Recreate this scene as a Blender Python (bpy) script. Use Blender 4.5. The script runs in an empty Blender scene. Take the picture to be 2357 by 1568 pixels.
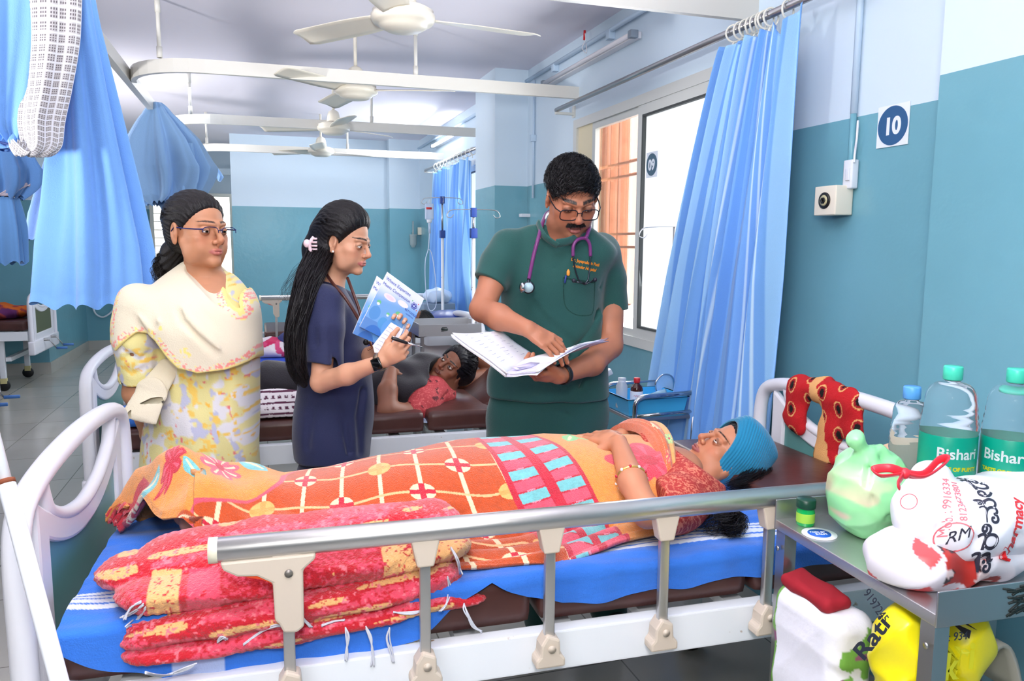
import bpy, bmesh, math, random
import numpy as np
from mathutils import Vector, Matrix, Euler, noise
C = bpy.context.scene.collection
sc = bpy.context.scene
PI = math.pi
rnd = random.Random(7)

# ------------------------------------------------------------ camera
F_PX, YAW, PITCH, ROLL, CAM_H = 1780.0, math.radians(17.9), math.radians(7.1), math.radians(-0.38), 1.5
fw = Vector((math.sin(YAW)*math.cos(PITCH), math.cos(YAW)*math.cos(PITCH), -math.sin(PITCH)))
rt = Vector((math.cos(YAW), -math.sin(YAW), 0)); dn = fw.cross(rt)
r2 = rt*math.cos(ROLL)+dn*math.sin(ROLL); d2 = -rt*math.sin(ROLL)+dn*math.cos(ROLL)
cam_d = bpy.data.cameras.new('camera'); cam = bpy.data.objects.new('camera', cam_d); C.objects.link(cam)
cam.matrix_world = Matrix(((r2.x, -d2.x, -fw.x, 0), (r2.y, -d2.y, -fw.y, 0), (r2.z, -d2.z, -fw.z, CAM_H), (0, 0, 0, 1)))
cam_d.sensor_width = 36; cam_d.lens = F_PX/2357*36; cam_d.clip_start = .05
sc.camera = cam
def at(px, py, Y=None, X=None, Z=None):
    """point of the room seen at a photo pixel, on the plane Y (or X, or Z)"""
    d = fw + r2*((px-1178.5)/F_PX) + d2*((py-784)/F_PX); o = Vector((0, 0, CAM_H))
    if Y is not None: t = (Y-o.y)/d.y
    elif X is not None: t = (X-o.x)/d.x
    else: t = (Z-o.z)/d.z
    return o+d*t

# ------------------------------------------------------------ light
def srgb(r, g, b):
    f = lambda c: (c/255/12.92) if c/255 <= .04045 else ((c/255+.055)/1.055)**2.4
    return (f(r), f(g), f(b), 1)
w = bpy.data.worlds.new('world'); sc.world = w; w.use_nodes = True
bg = w.node_tree.nodes['Background']; bg.inputs[0].default_value = (.86, .93, 1, 1); bg.inputs[1].default_value = 2.2
def area(name, loc, target, size, power, col=(1, 1, 1), sy=None):
    l = bpy.data.lights.new(name, 'AREA'); l.energy = power; l.size = size; l.color = col
    if sy: l.shape = 'RECTANGLE'; l.size_y = sy
    o = bpy.data.objects.new(name, l); C.objects.link(o); o.location = loc
    o.rotation_euler = (Vector(target)-Vector(loc)).to_track_quat('-Z', 'Y').to_euler(); return o
area('flash_head', (.0, -.10, 1.95), (1.0, 3.5, 1.45), .30, 22, (1, .98, .96))
area('bounce_flash', (-1.5, -.9, 2.65), (1.6, 2.4, 1.1), 2.0, 46, (1, .99, .98))
area('near_wall_fill', (-.1, .4, 2.78), (1.95, 1.5, 1.7), .9, 26, (.96, .98, 1))  # area light added under the ceiling to brighten the near wall
spd = bpy.data.lights.new('tilted_flash', 'SPOT'); spd.energy = 1100; spd.spot_size = math.radians(72); spd.spot_blend = 1; spd.shadow_soft_size = .15; spd.color = (1, .97, .98)
spo = bpy.data.objects.new('tilted_flash', spd); C.objects.link(spo); spo.location = (-.1, -.3, 1.75); spo.rotation_euler = (Vector((.35, 3.6, 4.75))-spo.location).to_track_quat('-Z', 'Y').to_euler()
def fill_spot(name, loc, tgt, e, ang=125):
    l = bpy.data.lights.new(name, 'SPOT'); l.energy = e; l.spot_size = math.radians(ang); l.spot_blend = .9; l.shadow_soft_size = .18; l.color = (1, .975, .985)
    o = bpy.data.objects.new(name, l); C.objects.link(o); o.location = loc; o.rotation_euler = (Vector(tgt)-Vector(loc)).to_track_quat('-Z', 'Y').to_euler()
fill_spot('ceiling_fill_near', (-2.3, 2.6, 1.7), (-.5, 3.8, 2.83), 230, 108)  # added spot out of view, aimed up to brighten the ceiling
fill_spot('ceiling_fill_far', (-2.9, 7.0, 1.6), (-.6, 7.8, 2.83), 340, 108)  # another added unseen spot for the ceiling farther down
area('far_ward_fill', (-.4, 7.4, 2.78), (.2, 7.6, 0), 1.4, 30, (.96, .98, 1))  # area light added below the ceiling, no fixture hangs here
area('window_daylight_near', (1.93, 4.0, 1.6), (0, 3.9, 1.2), 1.5, 26, (.93, .97, 1), 1.3)
area('window_daylight_far', (1.9, 7.9, 1.6), (0, 7.9, 1.2), 1.4, 22, (.93, .97, 1), 1.3)
sc.view_settings.view_transform = 'Standard'; sc.view_settings.look = 'None'
sc.view_settings.gamma = 1; sc.view_settings.exposure = 0.15; sc.view_settings.use_curve_mapping = False

# ------------------------------------------------------------ materials
MATS = {}
def mat(name, rgb=(200, 200, 200), rough=.6, metal=0, bump=0, bscale=60, var=0, vscale=6, spec=.5, trans=0, ior=1.45, emit=0, alpha=1, attr=None, stretch=None, sheen=0, sss=0, blotch=None):
    if name in MATS: return MATS[name]
    m = bpy.data.materials.new(name); m.use_nodes = True; nt = m.node_tree; N = nt.nodes; L = nt.links
    p = N['Principled BSDF']; c = srgb(*rgb)
    p.inputs['Base Color'].default_value = c; p.inputs['Roughness'].default_value = rough; p.inputs['Metallic'].default_value = metal
    p.inputs['Specular IOR Level'].default_value = spec; p.inputs['Transmission Weight'].default_value = trans; p.inputs['IOR'].default_value = ior
    p.inputs['Alpha'].default_value = alpha; p.inputs['Sheen Weight'].default_value = sheen
    if sss: p.inputs['Subsurface Weight'].default_value = sss; p.inputs['Subsurface Radius'].default_value = (.02, .008, .004); p.inputs['Subsurface Scale'].default_value = .35
    if emit: p.inputs['Emission Color'].default_value = c; p.inputs['Emission Strength'].default_value = emit
    tc = N.new('ShaderNodeTexCoord'); vec = tc.outputs['Object']
    if stretch:
        mp = N.new('ShaderNodeMapping'); mp.inputs['Scale'].default_value = stretch; L.new(vec, mp.inputs[0]); vec = mp.outputs[0]
    src = None
    if attr:
        a = N.new('ShaderNodeAttribute'); a.attribute_name = attr; src = a.outputs['Color']; L.new(src, p.inputs['Base Color'])
    if var:
        n = N.new('ShaderNodeTexNoise'); n.inputs['Scale'].default_value = vscale; n.inputs['Detail'].default_value = 5; L.new(vec, n.inputs['Vector'])
        hs = N.new('ShaderNodeHueSaturation'); mr = N.new('ShaderNodeMapRange'); mr.inputs[1].default_value = .3; mr.inputs[2].default_value = .7
        mr.inputs[3].default_value = 1-var; mr.inputs[4].default_value = 1+var
        L.new(n.outputs[0], mr.inputs[0]); L.new(mr.outputs[0], hs.inputs['Value'])
        hs.inputs['Color'].default_value = c
        if src: L.new(src, hs.inputs['Color'])
        src = hs.outputs[0]; L.new(src, p.inputs['Base Color'])
    if blotch:
        (bc, lo, hi, bs) = blotch
        n = N.new('ShaderNodeTexNoise'); n.inputs['Scale'].default_value = bs; n.inputs['Detail'].default_value = 4; L.new(vec, n.inputs['Vector'])
        mr = N.new('ShaderNodeMapRange'); mr.inputs[1].default_value = lo; mr.inputs[2].default_value = hi; L.new(n.outputs[0], mr.inputs[0])
        mx = N.new('ShaderNodeMix'); mx.data_type = 'RGBA'; L.new(mr.outputs[0], mx.inputs[0]); mx.inputs[6].default_value = c; mx.inputs[7].default_value = srgb(*bc)
        if src: L.new(src, mx.inputs[6])
        L.new(mx.outputs[2], p.inputs['Base Color'])
    if bump:
        n = N.new('ShaderNodeTexNoise'); n.inputs['Scale'].default_value = bscale; n.inputs['Detail'].default_value = 3; L.new(vec, n.inputs['Vector'])
        b = N.new('ShaderNodeBump'); b.inputs['Strength'].default_value = min(1, bump); b.inputs['Distance'].default_value = .004 if bump <= 1 else .004*bump
        L.new(n.outputs[0], b.inputs['Height']); L.new(b.outputs[0], p.inputs['Normal'])
    m['_p'] = 1; MATS[name] = m; return m

# ------------------------------------------------------------ mesh helpers
def link(name, me, m=None, parent=None, smooth=True):
    o = bpy.data.objects.new(name, me); C.objects.link(o)
    if m is not None:
        for mm in (m if isinstance(m, (list, tuple)) else [m]): me.materials.append(mm)
    if parent is not None: o.parent = parent
    if smooth and len(me.polygons): me.polygons.foreach_set('use_smooth', [True]*len(me.polygons))
    return o
def tag(o, label=None, cat=None, group=None, kind=None):
    if label: o['label'] = label
    if cat: o['category'] = cat
    if group: o['group'] = group
    if kind: o['kind'] = kind
    return o
def thing(name, label, cat, loc=(0, 0, 0), rz=0, group=None):
    o = bpy.data.objects.new(name, None); C.objects.link(o); o.location = loc; o.rotation_euler = (0, 0, rz); o.empty_display_size = .05
    return tag(o, label, cat, group)
def dup(root, loc, rz, label=None, group=None):
    r = root.copy(); C.objects.link(r); r.location = loc; r.rotation_euler = (0, 0, rz)
    if label: r['label'] = label
    if group: r['group'] = group
    for ch in list(root.children):
        c = ch.copy(); C.objects.link(c); c.parent = r
        for g in ch.children:
            d = g.copy(); C.objects.link(d); d.parent = c
    return r
class MB:
    def __init__(s): s.bm = bmesh.new()
    def box(s, a, b, bev=0, M=None):
        a = Vector(a); b = Vector(b)
        r = bmesh.ops.create_cube(s.bm, size=1); vs = r['verts']
        bmesh.ops.scale(s.bm, vec=[abs(b[i]-a[i]) for i in range(3)], verts=vs); bmesh.ops.translate(s.bm, vec=(a+b)/2, verts=vs)
        if bev:
            es = list({e for v in vs for e in v.link_edges})
            r = bmesh.ops.bevel(s.bm, geom=es, offset=bev, segments=2, affect='EDGES', profile=.7)
            vs = list({v for f in r['faces'] for v in f.verts} | {v for v in vs if v.is_valid})
        if M is not None: bmesh.ops.transform(s.bm, matrix=M, verts=vs)
        return s
    def tube(s, pts, r, n=10, closed=False, caps=True, flat=1.0, up=None):
        """tube through points; r number or list; flat = squash of the second axis"""
        pts = [Vector(p) for p in pts]; m = len(pts); R = r if isinstance(r, (list, tuple)) else [r]*m
        rings = []; prev = None
        for i, p in enumerate(pts):
            if closed: t = pts[(i+1) % m]-pts[i-1]
            else: t = pts[min(i+1, m-1)]-pts[max(i-1, 0)]
            if t.length < 1e-9: t = Vector((0, 0, 1))
            t.normalize()
            if prev is None:
                u = Vector(up) if up is not None else (Vector((0, 0, 1)) if abs(t.z) < .9 else Vector((1, 0, 0)))
            else: u = prev
            u = (u-t*u.dot(t))
            if u.length < 1e-6: u = t.orthogonal()
            u.normalize(); v = t.cross(u); prev = u
            rings.append([s.bm.verts.new(p+u*(math.cos(2*PI*k/n)*R[i])+v*(math.sin(2*PI*k/n)*R[i]*flat)) for k in range(n)])
        for i in range(m if closed else m-1):
            a = rings[i]; b = rings[(i+1) % m]
            for k in range(n): s.bm.faces.new((a[k], a[(k+1) % n], b[(k+1) % n], b[k]))
        if caps and not closed:
            s.bm.faces.new(rings[0][::-1]); s.bm.faces.new(rings[-1])
        return s
    def lathe(s, prof, c=(0, 0, 0), n=24, axis=(0, 0, 1), caps=True):
        c = Vector(c); q = Vector((0, 0, 1)).rotation_difference(Vector(axis).normalized())
        rings = [[s.bm.verts.new(c+q@Vector((math.cos(2*PI*k/n)*r, math.sin(2*PI*k/n)*r, z))) for k in range(n)] for r, z in prof]
        for a, b in zip(rings, rings[1:]):
            for k in range(n): s.bm.faces.new((a[k], a[(k+1) % n], b[(k+1) % n], b[k]))
        if caps: s.bm.faces.new(rings[0][::-1]); s.bm.faces.new(rings[-1])
        return s
    def prism(s, pts, vec):
        """pts: planar 3D polygon, extruded by vec"""
        a = [s.bm.verts.new(Vector(p)) for p in pts]; b = [s.bm.verts.new(Vector(p)+Vector(vec)) for p in pts]; n = len(a)
        s.bm.faces.new(a[::-1]); s.bm.faces.new(b)
        for k in range(n): s.bm.faces.new((a[k], a[(k+1) % n], b[(k+1) % n], b[k]))
        return s
    def grid(s, f, nu, nv, closed_u=False):
        V = [[s.bm.verts.new(Vector(f(i/(nu if closed_u else nu-1), j/(nv-1)))) for i in range(nu)] for j in range(nv)]
        for j in range(nv-1):
            for i in range(nu if closed_u else nu-1):
                k = (i+1) % nu; s.bm.faces.new((V[j][i], V[j][k], V[j+1][k], V[j+1][i]))
        return s
    def ball(s, c, r, n=16, sc=(1, 1, 1)):
        v = bmesh.ops.create_uvsphere(s.bm, u_segments=n, v_segments=max(6, n//2+2), radius=r)['verts']
        bmesh.ops.scale(s.bm, vec=sc, verts=v); bmesh.ops.translate(s.bm, vec=c, verts=v); return s
    def build(s, name, m, parent=None, smooth=True, solid=0, flatang=None, bev=0):
        bmesh.ops.recalc_face_normals(s.bm, faces=s.bm.faces[:])
        me = bpy.data.meshes.new(name); s.bm.to_mesh(me); s.bm.free()
        o = link(name, me, m, parent, smooth)
        if smooth and flatang is not None:
            sharp(me, flatang)
        if solid:
            md = o.modifiers.new('thick', 'SOLIDIFY'); md.thickness = solid; md.offset = 0
        if bev:
            md = o.modifiers.new('bev', 'BEVEL'); md.width = bev; md.segments = 2; md.limit_method = 'ANGLE'
        return o
def sharp(me, ang=35):
    bm = bmesh.new(); bm.from_mesh(me)
    for e in bm.edges:
        if len(e.link_faces) == 2 and e.calc_face_angle(0) > math.radians(ang): e.smooth = False
    bm.to_mesh(me); bm.free()
def bx(name, a, b, m, parent=None, bev=.0, M=None):
    return MB().box(a, b, bev, M).build(name, m, parent, smooth=bool(bev), flatang=30 if bev else None)
def catmull(P, n=8, closed=False):
    P = [Vector(p) for p in P]; out = []; m = len(P)
    rng = range(m) if closed else range(m-1)
    for i in rng:
        if closed: a, b, c, d = P[i-1], P[i], P[(i+1) % m], P[(i+2) % m]
        else: a, b, c, d = P[max(i-1, 0)], P[i], P[i+1], P[min(i+2, m-1)]
        for k in range(n):
            t = k/n; out.append(.5*((2*b)+(c-a)*t+(2*a-5*b+4*c-d)*t*t+(3*b-a-3*c+d)*t**3))
    if not closed: out.append(P[-1])
    return out
def text(name, s, m, size, M, parent=None, ext=.0004, align='CENTER', font=None, bold=0, sx=1, shear=0):
    cu = bpy.data.curves.new(name, 'FONT'); cu.body = s; cu.size = size; cu.align_x = align; cu.align_y = 'CENTER'; cu.extrude = ext; cu.offset = bold; cu.shear = shear
    o = bpy.data.objects.new(name, cu); C.objects.link(o); bpy.context.view_layer.update()
    me = bpy.data.meshes.new_from_object(o); bpy.data.objects.remove(o)
    me.name = name; me.transform(Matrix.Diagonal((sx, 1, 1, 1))); me.transform(M)
    me.materials.clear(); return link(name, me, m, parent, smooth=False)
def frame(o, x, y):
    """matrix with origin o, x axis x, y axis near y"""
    x = Vector(x).normalized(); z = x.cross(Vector(y)).normalized(); y = z.cross(x)
    return Matrix(((x.x, y.x, z.x, o[0]), (x.y, y.y, z.y, o[1]), (x.z, y.z, z.z, o[2]), (0, 0, 0, 1)))
# ------------------------------------------------------------ the room
XW, CEIL, YB, YB2 = 2.0, 2.83, 10.35, 11.95
M_up = mat('pale_blue_paint', (212, 230, 244), .45, bump=.25, bscale=14)
M_teal = mat('teal_gloss_paint', (114, 170, 186), .22, bump=.5, bscale=16, var=.05, vscale=2)
M_ceil = mat('ceiling_paint', (236, 233, 244), .8, bump=.15, bscale=8)
M_skirt = mat('skirting_tile', (186, 184, 176), .35, var=.04)
PAINT = 1.95
def struct(o, kind='structure'): o['kind'] = kind; return o
def two_tone(name, x0, y0, x1, y1, z1=CEIL, zp=PAINT, t=.12, z0=0.0, side=(1, 0), parent=None):
    """a wall slab seen on its inner face; lower part teal, upper part pale"""
    a = Vector((x0, y0)); b = Vector((x1, y1)); n = Vector(side)
    mb = bmesh.new(); me = bpy.data.meshes.new(name)
    zs = [z0]+([zp] if z0 < zp < z1 else [])+[z1]
    for i in range(len(zs)-1):
        za, zb = zs[i], zs[i+1]
        P = [(a, za), (b, za), (b, zb), (a, zb)]
        v = [mb.verts.new((p.x, p.y, z)) for p, z in P]; v2 = [mb.verts.new((p.x+n.x*t, p.y+n.y*t, z)) for p, z in P]
        fs = [mb.faces.new(v), mb.faces.new(v2[::-1])]+[mb.faces.new((v[k], v[(k+1) % 4], v2[(k+1) % 4], v2[k])) for k in range(4)]
        for f in fs: f.material_index = 0 if zb <= zp+.001 else 1
    bmesh.ops.recalc_face_normals(mb, faces=mb.faces[:])
    mb.to_mesh(me); mb.free(); return struct(link(name, me, [M_teal, M_up], parent, smooth=False))
# floor: large pale tiles
fm = mat('floor_tiles', (150, 150, 146), .16, var=.05, vscale=3)
nt = fm.node_tree; br = nt.nodes.new('ShaderNodeTexBrick'); br.offset = 0; br.inputs['Scale'].default_value = 1
br.inputs['Brick Width'].default_value = .6; br.inputs['Row Height'].default_value = .6; br.inputs['Mortar Size'].default_value = .003
br.inputs['Color1'].default_value = srgb(182, 180, 172); br.inputs['Color2'].default_value = srgb(174, 172, 165); br.inputs['Mortar'].default_value = srgb(120, 118, 112)
tcn = nt.nodes.new('ShaderNodeTexCoord'); nt.links.new(tcn.outputs['Object'], br.inputs['Vector'])
hs = [n for n in nt.nodes if n.type == 'HUE_SAT'][0]; nt.links.new(br.outputs['Color'], hs.inputs['Color'])
struct(bx('floor', (-7, -3.6, -.1), (2.3, 12.4, 0), fm))
struct(bx('ceiling', (-7, -3.6, CEIL), (2.3, 12.4, CEIL+.1), M_ceil))
# window wall, with openings for two windows
W1 = (3.00, 4.86, .93, 2.31); W2 = (6.75, 8.95, .93, 2.31)
two_tone('wall_right', XW, -3.6, XW, W1[0])
two_tone('wall_right', XW, W1[1], XW, W2[0])
two_tone('wall_right', XW, W2[1], XW, YB+.1)
for W in (W1, W2):
    two_tone('wall_right', XW, W[0], XW, W[1], z1=W[2]); two_tone('wall_right', XW, W[0], XW, W[1], z0=W[3], z1=CEIL)
# columns standing out of the window wall
def column(name, x0, y0, x1, y1, zp=PAINT, parent=None):
    mb = bmesh.new(); me = bpy.data.meshes.new(name)
    for za, zb, k in ((0, zp, 0), (zp, CEIL, 1)):
        r = bmesh.ops.create_cube(mb, size=1); bmesh.ops.scale(mb, vec=(x1-x0, y1-y0, zb-za), verts=r['verts'])
        bmesh.ops.translate(mb, vec=((x0+x1)/2, (y0+y1)/2, (za+zb)/2), verts=r['verts'])
        for f in {f for v in r['verts'] for f in v.link_faces}: f.material_index = k
    mb.to_mesh(me); mb.free(); return struct(link(name, me, [M_teal, M_up], parent, smooth=False))
column('wall_pillar', 1.735, 5.83, XW, 6.4)
pc = at(2160, 225, X=1.86)
column('wall_pillar', 1.86, pc.y-2.6, XW, pc.y, zp=at(2166, 173, X=1.86).z)
column('wall_pillar', 1.60, YB-.2, XW, YB)
# back walls
two_tone('wall_back', -.33, YB, XW+.1, YB, side=(0, 1))
two_tone('wall_back', -.33, YB+.12, -.33, YB2, side=(1, 0))
two_tone('wall_back', -2.35, YB2, -.2, YB2, side=(0, 1), t=.1)
column('wall_left_block', -7, 9.9, -2.33, YB2+.1)
two_tone('wall_left', -6.6, -3.6, -6.6, 9.9, side=(-1, 0))
two_tone('wall_front', -7, -3.5, 2.1, -3.5, side=(0, -1))
for a, b in (((-2.33, 9.9-.012, 0), (-2.318, YB2, .13)), ((-6.6, 9.885, 0), (-2.318, 9.9, .13)), ((-2.33, YB2-.015, 0), (-.33, YB2, .13)), ((-.33, YB-.015, 0), (1.6, YB, .13))):
    struct(bx('baseboard_back', a, b, M_skirt))
# far doorway and narrow window on the set-back wall
M_al = mat('aluminium_frame', (222, 222, 214), .4, metal=.25)
M_day = mat('bright_daylight', (255, 250, 238), 1, emit=2.2)
M_glass = mat('window_glass', (255, 255, 255), .02, trans=1, ior=1.05, alpha=.25)
M_frost = mat('frosted_glass', (248, 252, 252), .55, trans=.0, emit=.62)  # emission stands in for daylight coming through the pane
def wframe(mb, x, y0, y1, z0, z1, w=.05, d=.05, xo=0):
    mb.box((x+xo, y0, z0), (x+d+xo, y0+w, z1)); mb.box((x+xo, y1-w, z0), (x+d+xo, y1, z1))
    mb.box((x+xo, y0+w, z0), (x+d+xo, y1-w, z0+w)); mb.box((x+xo, y0+w, z1-w), (x+d+xo, y1-w, z1))
def yframe(mb, y, x0, x1, z0, z1, w=.05, d=.05):
    mb.box((x0, y, z0), (x0+w, y+d, z1)); mb.box((x1-w, y, z0), (x1, y+d, z1)); mb.box((x0+w, y, z0), (x1-w, y+d, z0+w)); mb.box((x0+w, y, z1-w), (x1-w, y+d, z1))
def simple_window(name, px0, px1, pz0, pz1, Y, bars=False):
    a = at(px0, pz1, Y=Y); b = at(px1, pz0, Y=Y)
    r = struct(bx(name, (a.x, Y-.03, a.z), (b.x, Y-.005, b.z), M_day))
    mb = MB(); yframe(mb, Y-.06, a.x-.05, b.x+.05, a.z-.05, b.z+.05, .05, .06)
    if bars:
        for k in range(1, 9): z = a.z+(b.z-a.z)*k/9; mb.box((a.x, Y-.045, z-.006), (b.x, Y-.03, z+.006))
    mb.build('window_frame', M_al, r, smooth=False); return r
simple_window('window_3', 362, 402, 474, 640, YB2, True)
simple_window('window_4', 478, 528, 455, 860, YB2)
# soffit strip above the set-back wall
struct(bx('trim_1', (-2.33, YB2-.5, 2.42), (-.33, YB2-.44, 2.5), M_up))
# near window: white frame, clear slider with grille at the far half, frosted slider at the near half
M_fr = mat('white_window_frame', (214, 216, 212), .35, metal=.15)
M_frd = mat('window_gasket', (70, 74, 74), .6)
M_grille = mat('brown_grille_paint', (196, 140, 116), .5)
M_brick = mat('reddish_outside_wall', (188, 120, 90), .8, var=.2, vscale=12, bump=.8, bscale=30)
ym = at(1478, 500, X=2.02).y
def big_window(name, W, ymul):
    r = struct(thing(name, None, None)); mb = MB(); wframe(mb, 1.985, W[0], W[1], W[2], W[3], .055, .12)
    mb.build('window_frame', M_fr, r, smooth=False)
    mb = MB(); wframe(mb, 2.0, ymul-.03, W[1]-.28, W[2]+.05, W[3]-.05, .045, .03); mb.build('sash', M_fr, r, smooth=False)
    mb = MB(); wframe(mb, 1.99, W[0]+.04, ymul+.02, W[2]+.05, W[3]-.05, .06, .035); mb.build('sash', M_fr, r, smooth=False)
    mb = MB(); wframe(mb, 1.984, W[0]+.1, ymul-.04, W[2]+.11, W[3]-.11, .012, .02); mb.build('gasket', M_frd, r, smooth=False)
    mb = MB(); mb.box((2.005, W[0]+.1, W[2]+.11), (2.012, ymul-.04, W[3]-.11)); mb.build('frosted_pane', M_frost, r, smooth=False)
    mb = MB(); mb.box((2.02, ymul, W[2]+.09), (2.024, W[1]-.3, W[3]-.09)); mb.build('clear_pane', M_glass, r, smooth=False)
    mb = MB()
    y = ymul-.1
    while y < W[1]: mb.box((2.13, y, W[2]), (2.145, y+.014, W[3])); y += .16
    for z in [W[2]+.12, W[2]+.2, W[2]+.55, W[2]+.63, W[2]+.98, W[2]+1.06]: mb.box((2.125, ymul-.3, z), (2.15, W[1], z+.014))
    mb.build('grille', M_grille, r, smooth=False)
    mb = MB()
    for k in range(3): mb.box((2.0+.03*k, W[1]-.28+.03*k, W[2]), (2.012+.03*k, W[1]-.03, W[3]-.03-.02*k))
    mb.build('track_jamb', mat('cream_jamb', (236, 224, 190), .5), r, smooth=False)
    return r
big_window('window_1', W1, ym); big_window('window_2', W2, 7.6)
# reddish wall outside and an added glowing sheet for daylight, seen blown out through the clear pane
struct(bx('trim_2', (2.35, 5.05, .5), (2.6, 5.75, 2.9), M_brick))
struct(bx('daylight_backdrop', (3.6, 1.5, -.5), (3.62, 13, 4.5), mat('daylight_backdrop_glow', (255, 248, 240), 1, emit=2.0)))
# conduits and cable clips
M_cond = mat('pvc_conduit', (196, 218, 238), .4)
def tubeobj(name, pts, r, m, parent=None, n=8, **k): return MB().tube(pts, r, n, **k).build(name, m, parent)
def cond(pts, r, label, clips=(), m=None):
    o = tubeobj('conduit', pts, r, m or M_cond); tag(o, label, 'conduit')
    for c in clips:
        q = MB().box((c[0]-.02, c[1]-.025, c[2]-.03), (c[0]+.02, c[1]+.025, c[2]+.02), .004).build('clip', M_cond, o)
    return o
cond([(1.975, 3.0, 2.74), (1.975, 5.80, 2.74)], .014, 'long white conduit below the ceiling above the near window', [(1.98, 4.3, 2.72), (1.98, 5.2, 2.72), (1.98, 3.5, 2.72)])
cond([(1.975, 6.42, 2.72), (1.975, 10.1, 2.72)], .014, 'white conduit below the ceiling beyond the pillar')
p = at(1965, 262, X=1.985)
cond([(1.985, p.y, 2.8), (1.985, p.y, p.z)], .012, 'white conduit running down the wall to the switch beside sign 10')
cond([(1.985, p.y, p.z), (1.985, p.y, 1.72)], .011, 'short teal painted conduit above the cream call box', m=M_teal)
p2 = at(1229, 200, X=1.985)
cond([(1.985, p2.y, 2.72), (1.985, p2.y, 1.85)], .01, 'thin white conduit between the pillar and the near window', [(1.98, p2.y, 2.3)])
cond([(-.3, YB-.02, 2.66), (1.6, YB-.02, 2.62)], .014, 'white conduit along the top of the back wall')
cond([(1.72, 5.815, 2.70), (1.97, 5.815, 2.70)], .014, 'short white conduit wrapping the top of the pillar')
# tube lights
def tube_light(y0, y1, z, on, label):
    r = thing('tube_light', label, 'light', (XW, (y0+y1)/2, z))
    h = (y1-y0)/2
    MB().box((-.05, -h, -.018), (0, h, .018), .004).build('batten', mat('batten_white', (226, 226, 232), .4), r)
    for s in (-1, 1): MB().box((-.075, s*h-.02, -.02), (-.03, s*h+.02, .02), .003).build('end_cap', mat('grey_plastic', (138, 150, 164), .5), r)
    MB().tube([(-.062, -h+.02, 0), (-.062, h-.02, 0)], .013, 12).build('lamp_tube', mat('lit_tube', (255, 255, 255), .3, emit=14) if on else mat('unlit_tube', (228, 226, 232), .3), r)
    return r
tube_light(3.94, 5.32, 2.63, False, 'unlit white tube light on the wall above the near window')
tube_light(7.8, 9.1, 2.63, True, 'lit tube light on the wall above the far window')
area('tube_glow', (1.85, 8.4, 2.6), (0, 8.4, 1.6), 1.2, 26, (.93, .97, 1), .05)
# dark cobweb specks along the ceiling edge and a small hanging wire
wr = tag(tubeobj('hanging_wire', catmull([at(1345, 70, X=1.95), at(1348, 90, X=1.95), at(1340, 110, X=1.94), at(1350, 122, X=1.94), at(1349, 100, X=1.95)], 5), .003, mat('white_wire', (230, 230, 235), .5)), 'loose white wire with a red end hanging below the ceiling edge', 'wire')
tubeobj('red_end', [at(1346, 70, X=1.95), at(1345, 92, X=1.95)], .008, mat('red_plastic', (214, 40, 50), .4), wr)
# switch box, call box, bed number signs
def wallM(px, py, X=2.0, off=.004):
    """frame on the window wall: x runs towards the camera, y up, z out of the wall"""
    q = at(px, py, X=X-off); return frame(q, (0, -1, 0), (0, 0, 1))
M_white = mat('white_plastic', (232, 236, 244), .35); M_cream = mat('cream_plastic', (240, 232, 214), .4); M_black = mat('black_plastic', (22, 22, 24), .35)
def local(o, M): o.matrix_world = M; return o
sw = thing('wall_switch', 'white surface switch hanging above the cream call box', 'switch'); sw.matrix_world = wallM(1966, 402)
MB().box((-.022, -.050, 0), (.022, .050, .030), .006).build('body', M_white, sw); MB().box((-.004, -.022, .028), (.014, .020, .036), .003).build('rocker', M_white, sw)
cb = thing('call_box', 'cream wall box with a round black socket below the switch', 'box'); cb.matrix_world = wallM(1938, 463)
MB().box((-.055, -.052, 0), (.055, .052, .075), .005).build('body', M_cream, cb)
MB().lathe([(.029, .073), (.029, .079), (.023, .081)], n=28).build('dial_ring', M_black, cb); MB().lathe([(.0235, .0805), (.012, .082)], n=28).build('dial', mat('olive_dial', (196, 190, 150), .4), cb)
MB().lathe([(.012, .075), (.012, .086), (.007, .086), (.006, .082)], n=6).build('socket', M_black, cb)
tag(tubeobj('switch_cable', catmull([at(1975, 278, X=1.98), at(1972, 320, X=1.97), at(1968, 350, X=1.975), at(1966, 375, X=1.97)], 5), .004, M_white), 'white twisted cable dropping from the conduit to the wall switch', 'cable')
M_sign = mat('sign_paper', (232, 240, 250), .5); M_navy = mat('sign_blue', (46, 92, 138), .5); M_slate = mat('sign_slate', (66, 100, 122), .5)
def num_sign(px, py, X, w, h, s, label, mm, out=0):
    r = thing('bed_number_sign', label, 'sign'); r.matrix_world = wallM(px, py, X, .002)
    MB().box((-w/2, -h/2, 0), (w/2, h/2, .002)).build('card', M_sign, r, smooth=False)
    MB().lathe([(w*.47, .002), (w*.47, .0035)], n=40).build('disc', mm, r, smooth=False)
    text('digits', s, M_sign, h*.56, Matrix.Translation((0, -.004, .004)), r, bold=.003, sx=.95); return r
num_sign(2056, 289, 2.0, .135, .135, '10', 'white square sign with a blue disc reading 10 on the teal wall', M_navy)
num_sign(1501, 379, 2.0, .125, .135, '09', 'small white sign with a slate disc reading 09 on the frosted window', M_slate)
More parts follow.
